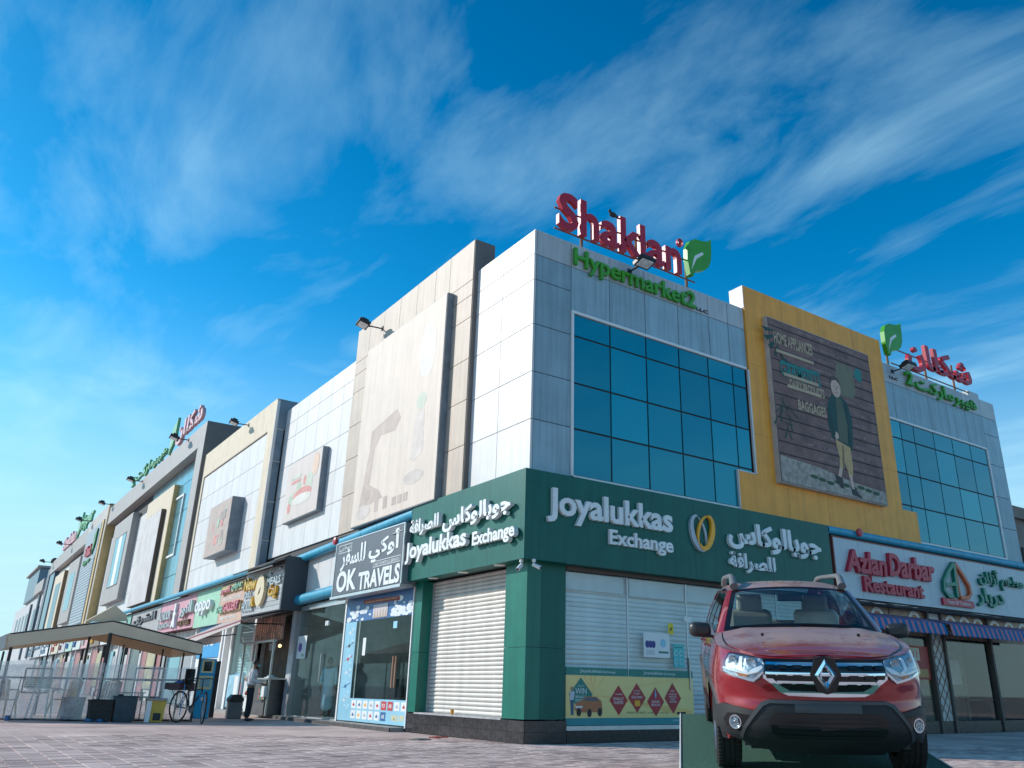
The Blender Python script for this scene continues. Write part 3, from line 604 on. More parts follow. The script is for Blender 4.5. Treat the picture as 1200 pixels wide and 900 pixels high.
aw_b, aw_p = mat('awning_blue', (.012, .16, .36), .8, spec=.1), mat('awning_pink', (.52, .22, .28), .8, spec=.1)
for i, (a, b) in enumerate(((8.9, 12.4), (12.62, 17.6))):
    A = thing('awning', ('blue and pink striped awning over the restaurant window nearest the red car', 'blue and pink striped awning at the far right of the restaurant')[i], 'awning', (a, -.6, 2.3), 'striped restaurant awnings')
    n = round((b-a)/.125); st = (b-a)/n
    for k in range(n):
        x0, x1 = a+k*st, a+(k+1)*st; q = MB()
        top = [(x0, -.02, 2.75), (x1, -.02, 2.75), (x1, -.6, 2.58), (x0, -.6, 2.58)]
        q.add(top, [(3, 2, 1, 0)]); q.add([(p[0], p[1], p[2]-.008) for p in top], [(0, 1, 2, 3)])
        vs = [(x0, -.6, 2.58), (x1, -.6, 2.58), (x1, -.66, 2.33), ((x0+x1)/2, -.665, 2.29), (x0, -.66, 2.33)]
        q.add(vs, [(0, 4, 3, 2, 1)]); q.add([(p[0], p[1]+.008, p[2]) for p in vs], [(0, 1, 2, 3, 4)])
        q.build('stripe', aw_b if k % 2 else aw_p, A)
    for x in (a, b): MB().tube([(x, 0, 2.35), (x, -.62, 2.56)], .012, 6).build('arm', blk, A)

# ================================================================== ROOF SIGNS
sred = mat('sign_red', (.46, .008, .03), .4); sgreen = mat('sign_green', (.06, .34, .015), .4); rust = mat('rusty_steel', (.22, .12, .07), .7, noise=.4, nscale=12)
def leaf(fr, cu, cv, w_, h_, d, th, m, parent, flip=1):
    pts = [(-.40, -.52), (-.48, -.2), (-.47, .08), (-.36, .27), (-.14, .37), (.15, .40), (.36, .44), (.52, .53), (.51, .25), (.47, .0), (.36, -.18), (.18, -.30), (-.05, -.36), (-.20, -.40), (-.28, -.54)]
    MB().prism(fr, [(cu+flip*x*w_, cv+y*h_) for x, y in pts], d, d+th).build('leaf', m, parent)
    flat('leaf_vein', letter_w, parent, fr, [(cu+flip*x*w_, cv+y*h_) for x, y in [(-.36, -.42), (-.20, -.05), (.12, .12), (.18, .08), (-.12, -.10)]], d+th+.001, .004)
def roofsign(name, label, fr, red_txt, ru, rv, grn_txt, gu, gv, lf, posts, ar, lfl=1, green_d=.02):
    t = thing(name, label, 'roof sign', (0, 0, 0))
    text(red_txt, fr, ru[0], ru[1], rv[0], rv[1], .04, .11, sred, t, off=.024 if not ar else .03)
    text(grn_txt, fr, gu[0], gu[1], gv[0], gv[1], green_d, .07, sgreen, t, off=.018)
    leaf(fr, *lf, .04, .14, sgreen, t, lfl)
    for i, u in enumerate(posts):
        MB().tube([fr(u, 9.3, -.1), fr(u, rv[1]-.15, -.1)], .035, 8).build('post', rust, t)
    for v in (rv[0]+.04, rv[0]+.55): MB().tube([fr(min(ru[0], lf[0]), v, -.02), fr(max(ru[1], lf[0]), v, -.02)], .02, 6).build('rail', rust, t)
    return t
fr = FR(0)
RS1 = roofsign('roof_sign', 'large red and green latin roof sign over the left teal window', fr, 'Shaklan', (.50, 4.12), (10.07, 10.98), 'Hypermarket2', (.98, 4.60), (9.22, 9.76), (4.70, 10.75, .85, 1.15), (1.30, 2.9, 4.50), False)
text('LLC', fr, 4.68, 5.05, 9.36, 9.44, .004, .02, dark, RS1, off=.0); 
MB().prism(fr, ring_arc(4.16, 10.97, .09, .10, 0, 0, 358, .02), .04, .10).build('registered_mark', sred, RS1); text('R', fr, 4.12, 4.20, 10.92, 11.02, .04, .06, sred, RS1, off=.01)
RS2 = roofsign('roof_sign', 'arabic red and green roof sign with leaf over the right teal window', fr, arab('شكلان'), (13.4, 17.0), (9.95, 10.95), arab('هيبرماركت')+'', (13.75, 17.15), (9.28, 9.82), (12.72, 10.72, .95, 1.15), (12.7, 14.7, 16.3), True)
text('2', fr, 13.25, 13.60, 9.42, 9.86, .02, .10, sgreen, RS2, off=.03); text('LLC', fr, 12.5, 12.9, 9.45, 9.53, .004, .02, dark, RS2, off=0)
bird = thing('bird', 'small dark bird perched on the red latin roof sign', 'bird', (2.15, -.1, 10.8))
MB().ball((2.05, -.1, 10.95), .07, 8, (1.5, .8, .9)).ball((1.96, -.1, 11.02), .04, 6).tube([(2.12, -.1, 10.95), (2.24, -.1, 10.90)], [.04, .012], 6).build('body', dark, bird, smooth=True)

def floodlight(label, wall_pt, out_dir, arm=.55, s=1.0):
    wp = Vector(wall_pt); d = Vector(out_dir).normalized(); side = d.cross(Vector((0, 0, 1))).normalized()
    t = thing('floodlight', label, 'floodlight', wp, 'floodlights on the parapet')
    hc = wp+d*arm*s+Vector((0, 0, .03)); fdir = (d*.30+Vector((0, 0, -.95))).normalized(); up = side.cross(fdir)
    MB().tube([wp-d*.02, wp+d*(arm-.15)*s], .02*s, 8).build('arm', blk, t)
    MB().obox(wp, d*.015, side*.06*s, Vector((0, 0, .06*s))).build('wall_plate', blk, t)
    MB().obox(hc, side*.21*s, up*.16*s, fdir*.05*s).obox(hc-fdir*.08*s, side*.12*s, up*.09*s, fdir*.05*s).build('housing', blk, t, bevel=.006)
    MB().obox(hc+fdir*.052*s, side*.17*s, up*.12*s, fdir*.006).build('lens', mat('lamp_glass', (.80, .82, .78), .12, noise=.3, nscale=6), t)
    MB().tube([hc+side*.22*s, wp+d*(arm-.2)*s+side*.05, hc-side*.22*s], .012*s, 6).build('bracket', blk, t)
floodlight('black floodlight on the beige billboard pier, left of the corner block', (-.12, 7.3, 10.17), (-1, .12, 0))
floodlight('black floodlight on the cream parapet above the small faded billboard', (-.4, 18.6, 10.1), (-1, .12, 0))
floodlight('black floodlight among the large red roof letters in front of the corner block', (2.6, -.0, 9.72), (0, -1, 0), .5)
floodlight('black floodlight below the arabic red roof letters at the right', (12.7, -.0, 9.70), (0, -1, 0), .5)

# ================================================================== BILLBOARDS
def billboard(name, label, fr, u0, u1, v0, v1, d0, d1, face, side_m):
    t = thing(name, label, 'billboard', fr((u0+u1)/2, v0, d0))
    MB().prism(fr, rect(u0, u1, v0, v1), d0, d1-.012).build('box', side_m, t)
    MB().prism(fr, rect(u0+.02, u1-.02, v0+.02, v1-.02), d1-.012, d1).build('sheet', face, t); return t
metal_side = mat('zinc_side', (.20, .235, .27), .5, noise=.25, nscale=4)
faded = mat('faded_pink_sheet', (.66, .55, .47), .6, noise=.05, streak=.07)
fade2 = mat('faded_ink', (.47, .37, .32), .6, noise=.2); fade3 = mat('faded_ink_light', (.58, .50, .455), .6, noise=.2); fade4 = mat('faded_green', (.50, .54, .44), .6)
b1 = billboard('billboard', 'tall sun bleached billboard of a kitchen mixer on the beige pier', FL(), -7.74, -3.19, 4.64, 9.60, .12, .30, faded, metal_side)
f1 = FL()
def pr(t, poly, m, d, nm='print'): flat(nm, m, t, f1, poly, d, .001)
pr(b1, [(-6.9, 7.05), (-5.45, 7.3), (-5.2, 7.0), (-5.5, 6.75), (-6.3, 6.8), (-6.6, 6.55), (-6.95, 6.6)], fade2, .301)
pr(b1, [(-6.9, 6.6), (-6.62, 6.6), (-6.75, 5.6), (-6.2, 5.4), (-5.9, 5.15), (-7.3, 5.05), (-7.25, 5.35)], fade2, .3015)
pr(b1, [(-4.35, 6.9), (-3.95, 6.95), (-3.9, 5.9), (-4.3, 5.7), (-4.55, 5.8)], fade3, .301); pr(b1, ell(-4.15, 7.15, .25, .2), fade4, .302)
pr(b1, ell(-7.0, 4.95, .42, .18), fade3, .3022); pr(b1, ell(-4.3, 5.35, .5, .16), fade3, .3024)
for i, u in enumerate((-6.2, -5.7, -5.2, -4.9, -4.6)): pr(b1, rect(u-.14, u+.08, 4.85, 5.05+.1*(i < 2)), fade2, .3026+i*.0001)
pr(b1, ell(-4.0, 8.4, .42, .7), mat('faded_blob', (.68, .62, .57), .6), .301)
b2 = billboard('billboard', 'small faded billboard of a vegetable bowl on the white wall', FL(), -13.72, -10.70, 5.62, 7.55, .0, .20, mat('faded_rose_sheet', (.60, .52, .48), .6, noise=.06, streak=.05), metal_side)
vg = mat('faded_veg_green', (.42, .50, .38), .6, noise=.3, nscale=9); vr = mat('faded_tomato', (.62, .24, .22), .6, noise=.3, nscale=9); vc = mat('faded_bowl', (.64, .60, .55), .6); vo = mat('faded_orange', (.66, .46, .34), .6)
for i, (u, v, ru, rv, m) in enumerate(((-12.9, 6.3, .45, .2, vg), (-12.5, 6.5, .25, .3, vg), (-11.6, 6.6, .32, .35, fade4), (-12.1, 6.35, .8, .2, vr), (-12.0, 6.75, .12, .16, vr), (-12.15, 6.2, .85, .16, vc), (-13.2, 6.05, .14, .16, vr), (-11.15, 7.1, .25, .35, vo))): pr(b2, ell(u, v, ru, rv), m, .201+i*.0006)
pr(b2, rect(-13.2, -12.4, 6.93, 7.03), fade4, .2065); pr(b2, rect(-13.2, -12.4, 6.8, 6.88), vr, .207)
b3 = billboard('billboard', 'small brownish shelf picture billboard on the cream framed block', FL(), -20.7, -17.76, 5.25, 7.17, .34, .80, mat('faded_brown_sheet', (.46, .36, .32), .6, noise=.15, nscale=4, streak=.08), metal_side)
for i in range(16):
    u, v = -20.2+random.random()*2.0, 5.5+random.random()*1.2; pr(b3, rect(u, u+.12+.3*random.random(), v, v+.08+.3*random.random()), [fade2, vr, vg, mat('faded_brown', (.32, .25, .23))][i % 4], .801+i*.0006)
# poster on the yellow pier
b4 = billboard('billboard', 'dark plank wall billboard of a standing man on the yellow pier', lambda u, v, d=0: FR()(7.0+(u-6.66)*1.0143, 5.5+(v-5.40)*1.0165, d-.25), 6.66, 10.86, 5.40, 9.63, .3, .45, mat('poster_wood', (.22, .115, .098), .6, noise=.35, nscale=3), mat('pale_edge', (.50, .46, .43), .5, noise=.2))
f2 = lambda u, v, d=0: FR()(7.0+(u-6.66)*1.0143, 5.5+(v-5.40)*1.0165, d-.25)
def pq(poly, m, d, nm='print', th=.0012): flat(nm, m, b4, f2, poly, .45+d, th)
wl = mat('plank_line', (.03, .02, .022), .7); wlt = mat('plank_light', (.28, .17, .165), .7, noise=.5, nscale=9)
for k in range(12):
    z = 6.1+k*.30; pq([(6.7, z), (10.82, z-.02), (10.82, z+.015), (6.7, z+.03)], wl, .001)
    pq([(7.5+random.random(), z+.08), (10.5, z+.06), (10.3, z+.13), (7.9, z+.15)], wlt, .0012)
pq([(6.7, 5.43), (10.82, 5.43), (10.82, 5.75), (9.4, 5.82), (8.2, 5.98), (6.7, 6.06)], mat('poster_ground', (.42, .36, .31), .7, noise=.4, nscale=8), .0022)
for i in range(9): pq(ell(7.9+i*.31, 5.72-.03*(i % 3), .16, .05, 8), mat('poster_grass', (.05, .10, .05), .7), .0035+i*.0001)
lg = mat('palm_leaf', (.02, .07, .05), .6)
for i in range(12):
    a = R(200+i*14); c = (7.15-(i % 3)*.14, 7.6-(i % 4)*.22); pq([c, (c[0]+.42*math.cos(a)+.03, c[1]+.5*math.sin(a)), (c[0]+.40*math.cos(a)-.03, c[1]+.42*math.sin(a)-.03)], lg, .0036+i*.0003)
for i in range(8):
    a = R(180+i*24); pq([(7.0, 9.3-.1*i), (7.0+.6*math.cos(a), 9.3-.1*i+.35*math.sin(a)), (7.05+.5*math.cos(a), 9.2-.1*i+.35*math.sin(a))], lg, .0075+i*.0003)
tanm = mat('poster_tan', (.55, .40, .26), .6); tealt = mat('poster_teal_text', (.02, .22, .20), .6)
for s, u0, u1, v0, v1, m in (('HOME APPLIANCES', 6.85, 8.35, 8.95, 9.28, tanm), ('GARMENTS', 7.0, 8.55, 8.12, 8.55, tealt), ('DAIRY PRODUCTS', 7.3, 8.65, 7.85, 8.10, tanm), ('BAGGAGES', 7.55, 8.65, 7.35, 7.62, tanm)):
    text(s, f2, u0, u1, v0, v1, .4605, 0, m, b4, off=.025, split=False, name='lettering')
for i in range(4): pq(rect(6.9+.1*i, 8.35+.05*i, 8.72-.36*i*.8, 8.80-.36*i*.8), tanm if i != 1 else tealt, .0106+i*.0001)
pq([(9.27, 8.25), (9.35, 8.12), (9.9, 8.12), (10.02, 8.3), (10.02, 8.95), (9.9, 9.05), (9.4, 9.05), (9.27, 8.9)], mat('olive_blob', (.20, .18, .11), .6), .002); pq([(10.08, 8.75), (10.35, 8.68), (10.4, 8.8), (10.4, 9.05), (10.2, 9.08), (10.08, 8.95)], tealt, .002)
jk = mat('jacket_teal', (.012, .065, .055), .6, noise=.3, nscale=12); skn = mat('print_face', (.70, .46, .36), .6); tr_ = mat('tan_trouser', (.62, .38, .17), .6, noise=.2, nscale=12); hr = mat('print_hair', (.10, .055, .035)); ol = mat('olive_shirt', (.10, .11, .06)); sho = mat('print_shoe', (.03, .02, .02))
pq([(8.95, 8.05), (8.75, 7.75), (8.68, 7.2), (8.8, 6.85), (9.0, 6.75), (9.55, 6.62), (9.65, 6.9), (9.72, 7.5), (9.6, 7.95), (9.3, 8.1)], jk, .004)
pq([(9.12, 8.0), (9.35, 8.0), (9.5, 7.3), (9.4, 6.8), (9.05, 6.85)], ol, .0056)
pq([(8.9, 6.85), (9.5, 6.72), (9.52, 6.2), (9.45, 5.95), (9.3, 5.98), (9.2, 6.3), (9.12, 6.1), (8.95, 6.1), (9.0, 6.4)], tr_, .0056)
pq([(8.95, 6.12), (9.08, 6.12), (8.98, 5.86), (8.85, 5.88)], skn, .0057); pq([(9.3, 6.0), (9.43, 5.98), (9.48, 5.6), (9.38, 5.6)], skn, .0057)
pq([(8.72, 5.92), (9.02, 5.86), (9.05, 5.58), (8.9, 5.6), (8.75, 5.78)], sho, .0059); pq([(9.34, 5.64), (9.52, 5.64), (9.75, 5.47), (9.7, 5.44), (9.35, 5.5)], sho, .0059)
pq(ell(9.17, 8.28, .20, .27), skn, .0056); pq([(8.965, 8.33), (8.955, 8.46), (9.02, 8.56), (9.15, 8.60), (9.28, 8.57), (9.36, 8.47), (9.375, 8.33), (9.33, 8.43), (9.2, 8.50), (9.05, 8.46), (9.0, 8.40)], hr, .007)
pq(ell(8.98, 6.95, .08, .1), skn, .0072)
for q in (9.10, 9.25): pq(ell(q, 8.31, .022, .014, 8), hr, .0073)
pq([(9.12, 8.14), (9.22, 8.12), (9.23, 8.14), (9.12, 8.16)], mat('print_lip', (.35, .12, .10)), .0074); pq([(9.16, 8.30), (9.19, 8.30), (9.205, 8.21), (9.15, 8.215)], mat('print_nose', (.42, .26, .19)), .0074)
pq([(8.70, 7.6), (8.78, 7.62), (8.95, 6.98), (8.86, 6.92)], mat('jacket_shade', (.006, .035, .03)), .0075); pq([(9.55, 7.9), (9.5, 7.9), (9.5, 6.75), (9.56, 6.7)], MC['jacket_shade'], .0075)
pq([(9.08, 6.1), (9.16, 6.1), (9.22, 6.7), (9.16, 6.75)], mat('trouser_shade', (.26, .15, .06)), .0076)

# ================================================================== TRAVEL AGENCY (left of the corner block)
T = thing('travel_sign', 'dark slate travel agency sign board with white arabic and latin lettering', 'shop sign', (-.2, 6.2, 2.95))
slate = mat('slate_sign', (.085, .095, .12), .45, noise=.08)
MB().box(-.38, -.05, 4.30, 8.24, 2.97, 4.30).build('box', metal_side, T); MB().prism(FL(), rect(-8.22, -4.32, 2.99, 4.28), .38, .40).build('board', slate, T)
MB().box(-.43, -.12, 4.28, 8.3, 2.90, 2.965).box(-.41, -.38, 8.22, 8.26, 2.97, 4.30).box(-.41, -.38, 4.28, 4.32, 2.97, 4.30).box(-.41, -.38, 4.32, 8.22, 4.28, 4.305).build('frame', alu, T)
fo = FL(); tk = dict(split=True, off=.035)
text('OK', fo, -8.0, -6.75, 3.04, 3.56, .40, .012, letter_w, T, **tk); text('TRAVELS', fo, -6.62, -4.38, 3.0, 3.42, .40, .012, letter_w, T, **tk)
text(arab('أوكي'), fo, -6.15, -4.36, 3.58, 4.22, .40, .010, letter_w, T, off=.03); text(arab('للسفر'), fo, -7.85, -6.35, 3.55, 4.14, .40, .010, letter_w, T, off=.03)
text('AND TOURISM LLC-BRANCH', fo, -5.78, -4.5, 3.49, 3.56, .401, 0, letter_w, T, off=0, split=False, name='lettering'); MB().prism(fo, ring_arc(0, 0, .1, .1, 0, 0, 10, .01), .4, .401)
text(arab('ابوظبي'), fo, -8.0, -7.3, 4.05, 4.18, .401, 0, letter_w, T, off=0, split=False, name='lettering')
def outline(fr, u0, u1, v0, v1, wd, d, th, name, m, parent):
    b = MB()
    for q in (rect(u0, u1, v0, v0+wd), rect(u0, u1, v1-wd, v1), rect(u0, u0+wd, v0+wd, v1-wd), rect(u1-wd, u1, v0+wd, v1-wd)): b.prism(fr, q, d, d+th)
    return b.build(name, m, parent)
outline(fo, -5.85, -4.42, 3.46, 3.60, .012, .401, .003, 'outline', letter_w, T); outline(fo, -8.06, -7.24, 4.02, 4.22, .012, .401, .003, 'outline', letter_w, T)

TS = thing('travel_agency', 'travel agency glass shopfront with printed sky border and airline logos', 'shop', (0, 6.2, 0))
bx('pane', shopglass, TS, .0, .012, 4.38, 8.12, .1, 2.93)
bx('frame', white, TS, -.02, .05, 4.38, 4.42, .06, 2.93); bx('frame', white, TS, -.02, .05, 8.12, 8.2, .06, 2.93)
MB().box(-.04, .06, 8.2, 11.5, 2.84, 2.96).box(-.04, .06, 4.38, 8.2, 2.93, 2.96).box(-.02, .06, 8.22, 11.4, .02, .1).build('head_frame', alu, TS)
for a, b in ((8.22, 9.35), (9.37, 10.35), (10.37, 11.42)): bx('pane', shopglass, TS, .0, .014, a, b, .1, 2.84)
for y in (9.30, 9.42):
    for z in (2.35,): piece('glass_clamp', letter_w, TS, -.03, .03, y-.04, y+.04, z, z+.12)
MB().tube([(-.05, 9.45, .95), (-.05, 9.45, 1.65)], .022, 10).tube([(-.05, 9.45, 1.0), (0, 9.45, 1.0)], .01, 6).tube([(-.05, 9.45, 1.6), (0, 9.45, 1.6)], .01, 6).build('door_handle', steel, TS)
MB().tube([(-.05, 4.98, .85), (-.05, 4.98, 1.5)], .02, 10).tube([(-.05, 5.12, .85), (-.05, 5.12, 1.5)], .02, 10).build('door_handle', mat('copper', (.5, .25, .15), .4), TS)
skyp = mat('print_sky', (.30, .58, .72), .4, noise=.1, nscale=2); deep = mat('print_deep_blue', (.03, .13, .33), .4); cl = mat('print_cloud', (.72, .76, .80), .4, noise=.1, nscale=8)
fg = FL(0)
def pt(poly, m, d, nm='print'): flat(nm, m, TS, fg, poly, d, .0012)
pt(rect(-8.1, -4.42, 2.35, 2.92), deep, .002, 'banner'); pt(rect(-8.1, -7.42, .1, 2.349), skyp, .002, 'banner'); pt(rect(-7.42, -4.42, .1, .60), skyp, .002, 'banner')
random.seed(21)
for i in range(46):
    side_ = random.choice((0, 1)); u = (-7.95+random.random()*1.35) if side_ else (-5.5+random.random()*1.0); v = 2.39+random.random()**1.6*.36; a = .05+.12*random.random()
    pt(ell(max(-8.08+a, min(-4.44-a, u)), min(2.9-a*.4, v), a, a*.38, 12), cl, .0035+i*.00018)
for i in range(16): pt(ell(-7.76+random.random()*.3, .3+random.random()*2.0, .06+.05*random.random(), .03, 10), mat('print_cloud_soft', (.42, .66, .78), .4), .0034+i*.00003)
pt([(-7.1, 2.74), (-5.1, 2.70), (-5.1, 2.79), (-7.1, 2.84)], mat('print_maroon', (.25, .03, .04)), .012, 'ribbon'); text('WE ARE IATA CERTIFIED TRAVEL AGENCY', fg, -7.0, -5.2, 2.755, 2.785, .0135, 0, yel, TS, off=0, split=False, name='lettering')
pt(rect(-6.5, -5.7, 2.38, 2.68), mat('print_pale', (.62, .55, .58), .5, noise=.2, nscale=20), .0125)
for k in range(5): pt([(-6.45+k*.15, 2.38), (-6.33+k*.15, 2.38), (-6.39+k*.15, 2.60)], mat('print_spire', (.45, .33, .25)), .014+k*.0003)
for i in range(6):
    u, v = -7.75, 2.1-i*.31; c = [cl, dark, mat('print_red', (.5, .03, .04)), cl, deep, cl][i]
    pt([(u-.25, v-.03), (u-.1, v-.01), (u-.02, v+.06), (u+.02, v+.01), (u+.22, v+.06), (u+.24, v+.10), (u+.1, v+.045), (u, v-.05), (u-.05, v-.02)], c, .0045+i*.0002, 'printed_plane')
for i in range(9):
    u = -7.3+i*.33
    for j, v in enumerate((.38, .16)):
        if j and i > 5: continue
        m = white if not ((i, j) in ((5, 0), (6, 0), (5, 1))) else (mat('print_red', (.5, .03, .04)) if j == 0 else deep)
        pt(rect(u, u+.26, v, v+.18), m, .0045, 'logo_card'); 
        if m is white: pt([(u+.06, v+.07), (u+.13, v+.13), (u+.2, v+.07), (u+.13, v+.05)], [mat('print_red', (0, 0, 0)), deep, gold_p, silver][(i+j) % 4], .006)
        else: text(['AIR', 'JET', 'FLY'][(i+j) % 3], fg, u+.05, u+.21, v+.05, v+.13, .006, 0, letter_w, TS, off=.02, split=False, name='lettering')
text('FAMILY & TRIP', fg, -5.1, -4.5, .18, .30, .0045, 0, yel, TS, off=.03, split=False, name='lettering')
pt(rect(-6.95, -6.78, 1.55, 1.95), white, .003, 'notice'); pt(rect(-5.35, -5.15, 2.1, 2.25), skyp, .003, 'sticker')
# step + kerb in front of the shops
kerb_m = mat('kerb_dark', (.07, .065, .065), .6, noise=.4, nscale=8)
MB().box(-.30, .6, 4.47, 60, -.02, .075).build('doorstep', mat('step_stone', (.30, .28, .27), .6, noise=.3, nscale=5), None, kind='structure')
for k in range(14): piece('kerb_stone', kerb_m, pav, -.33, -.302, 4.48+k*.6, 5.07+k*.6, -.02, .07)
# interior of the left shops
sh = mat('shop_interior', (.60, .60, .58), .8, noise=.3); fl = mat('shop_floor_tile', (.45, .44, .42), .4)
IN = thing('shop_interior', 'dim shop rooms behind the glass of the left row', 'interior', (2, 10, 0))
MB().box(4.3, 4.4, 4.4, 40, 0, 3.04).box(.4, 4.3, 8.14, 8.2, .08, 3.04).box(.4, 4.3, 11.9, 12, .08, 3.04).box(.1, 4.3, 15.4, 15.5, .08, 3.04).build('wall', sh, IN)
bx('floor', fl, IN, .1, 4.3, 4.4, 15.4, .06, .08); bx('ceiling', sh, IN, .1, 4.3, 4.4, 15.4, 3.0, 3.04)
for (x, y) in ((2.0, 5.6), (2.4, 6.9), (1.6, 9.0)):
    t = thing('desk', {5.6: 'dark office desk behind the travel agency glass near the copper handle', 6.9: 'dark office desk deeper inside the travel agency', 9.0: 'low desk behind the glass doors'}[y], 'desk', (x, y, .08))
    bx('top', blk, t, x-.35, x+.35, y-.6, y+.6, .78, .82)
    for a in (-.3, .3):
        for b in (-.55, .55): piece('leg', blk, t, x+a-.02, x+a+.02, y+b-.02, y+b+.02, .08, .78)
def office_chair(x, y, label):
    t = thing('office_chair', label, 'chair', (x, y, .08), 'office chairs behind the glass')
    bx('seat', blk, t, x-.22, x+.22, y-.22, y+.22, .52, .58); bx('backrest', blk, t, x-.24, x-.2, y-.2, y+.2, .62, 1.05); MB().tube([(x, y, .1), (x, y, .52)], .03, 8).tube([(x-.25, y, .1), (x+.25, y, .1)], .02, 6).tube([(x, y-.25, .1), (x, y+.25, .1)], .02, 6).build('base', blk, t)
office_chair(1.2, 5.5, 'black office chair nearest the copper door handle'); office_chair(1.2, 6.8, 'black office chair in the middle of the travel agency window')

# column and wall to the left of the doors
CL = thing('column', 'grey steel clad column between the glass doors and the food kiosk', 'column', (-.05, 11.65, 0))
MB().box(-.10, .3, 11.46, 11.60, 0, 2.95).build('shaft', mat('column_grey', (.33, .34, .36), .4, metal=.3), CL); MB().box(-.098, .3, 11.60, 11.9, 0, 2.95).build('shaft', mat('column_light', (.50, .51, .53), .45), CL)
nt_ = thing('notice', 'white notice with purple picture stuck at the left end of the glass doors', 'notice', (-.03, 11.2, 1.65)); flat('sheet', white, nt_, FL(-.0), rect(-11.4, -10.7, 1.55, 2.15), .03, .004); flat('print', mat('print_purple', (.15, .1, .35)), nt_, FL(), ell(-11.15, 1.85, .14, .12), .035, .001); flat('print', vg, nt_, FL(), rect(-11.0, -10.8, 1.6, 1.68), .035, .001)
bx('side_board', white_panel, CL, -.02, .1, 11.62, 12.0, 2.96, 4.25)
MB().tube([(-.15, 11.55, 2.95), (-.15, 11.55, 4.1)], .03, 8).build('conduit', rust, CL)

# sign boxes along the row
def sbox(label, y0, y1, z0, z1, face, d=.30, side_m=None):
    t = thing('shop_sign', label, 'shop sign', (-.1, (y0+y1)/2, z0), 'shop signs along the left row')
    MB().box(-d+.02, .05, y0, y1, z0, z1).build('box', side_m or metal_side, t); n = max(1, round((y1-y0)/1.0))
    for i in range(n): piece('board_panel', face, t, -d, -d+.02, y0+(y1-y0)*i/n+.004, y0+(y1-y0)*(i+1)/n-.004, z0, z1)
    return t
N_ = thing('shop_sign', 'grey slatted restaurant sign with gold lettering and oval board under a dark canopy', 'shop sign', (-.6, 13.3, 2.8), 'shop signs along the left row')
MB().box(-.58, .0, 11.42, 15.28, 2.86, 4.30).build('box', mat('dark_frame', (.05, .065, .08), .5), N_)
for k in range(9): piece('slat', mat('grey_slat', (.42, .42, .43), .5, noise=.12, rnd=.15), N_, -.60, -.575, 11.5, 15.25, 2.88+k*.142, 2.88+k*.142+.132)
MB().add([(-.55, 11.35, 4.34), (-.55, 15.4, 4.34), (-1.0, 15.4, 4.12), (-1.0, 11.35, 4.12), (-.55, 11.35, 4.38), (-.55, 15.4, 4.38), (-1.02, 15.4, 4.15), (-1.02, 11.35, 4.15)], [(0, 1, 2, 3), (7, 6, 5, 4), (3, 2, 6, 7), (0, 3, 7, 4), (1, 5, 6, 2)]).build('hood', mat('dark_hood', (.10, .09, .085), .6), N_)
bx('frame_side', MC['dark_frame'], N_, -.66, .05, 11.38, 11.48, 2.84, 4.34); bx('light_tube', letter_w, N_, -.9, -.86, 11.9, 14.4, 4.08, 4.11)
gold = mat('gold_metal', (.75, .42, .05), .3, metal=.6)
text('New', FL(), -15.1, -13.9, 3.62, 4.0, .60, .10, gold, N_, off=.03); text(arab('بيت'), FL(), -12.6, -11.9, 3.2, 3.6, .60, .09, gold, N_, off=.03); text('AL', FL(), -14.25, -13.95, 3.10, 3.40, .60, .09, gold, N_, off=.03)
text('HOUSE', FL(), -15.15, -14.05, 2.98, 3.28, .60, .07, alu, N_, off=.02); text('GRILL', FL(), -15.15, -14.35, 3.4, 3.56, .60, .05, alu, N_, off=.02); text(arab('مطعم'), FL(), -12.7, -11.75, 3.9, 4.15, .60, .08, alu, N_, off=.03); text('MEALS', FL(), -12.9, -11.7, 3.62, 3.84, .60, .06, alu, N_, off=.02)
MB().prism(FL(), ell(-13.35, 3.52, .42, .46, 28), .62, .72).build('oval_board', mat('oval_cream', (.66, .55, .36), .5, noise=.1), N_)
MB().prism(FL(), [(-13.45, 3.4), (-13.3, 3.45), (-13.25, 3.6), (-13.4, 3.5)], .72, .73).build('print', brownd, N_)
G_ = sbox('peach gallery sign with pink and green lettering', 16.35, 19.25, 2.86, 4.18, mat('peach', (.58, .36, .27), .5, noise=.08))
MB().box(-.36, -.301, 16.5, 19.0, 3.85, 4.12).box(-.36, -.301, 16.45, 18.9, 3.18, 3.48).build('backing_strip', mat('gold_strip', (.5, .38, .18), .5), G_)
text('THE', FL(), -19.2, -18.35, 3.2, 3.42, .36, .07, mat('mint_letter', (.25, .5, .36), .4), G_, off=.03); text('GALLERY', FL(), -18.3, -16.5, 3.2, 3.50, .36, .07, mat('rose_letter', (.62, .2, .25), .4), G_, off=.03)
text(arab('معرض'), FL(), -17.6, -16.5, 3.86, 4.12, .36, .06, MC['mint_letter'], G_, off=.03); text(arab('الصور'), FL(), -19.0, -17.8, 3.82, 4.06, .36, .06, MC['rose_letter'], G_, off=.03)
text('DIGITAL PHOTO STUDIO', FL(), -18.9, -16.7, 3.6, 3.72, .31, 0, letter_w, G_, off=.02, split=False, name='lettering'); text('PRINT FRAME STUDIO', FL(), -18.9, -16.9, 2.95, 3.06, .31, 0, letter_w, G_, off=.02, split=False, name='lettering')
O_ = sbox('pale green phone brand sign with white raised letters', 19.27, 22.72, 2.86, 4.2, mat('mint', (.32, .56, .40), .5, noise=.05))
text('oppo', FL(), -22.2, -20.0, 3.25, 3.78, .30, .16, letter_w, O_, off=.02)
P_ = sbox('pink shop sign with a white dress shape and grey lettering', 22.76, 29.0, 2.92, 4.2, mat('pink_board', (.62, .30, .36), .5, noise=.05), side_m=mat('dark_maroon', (.16, .01, .03)))
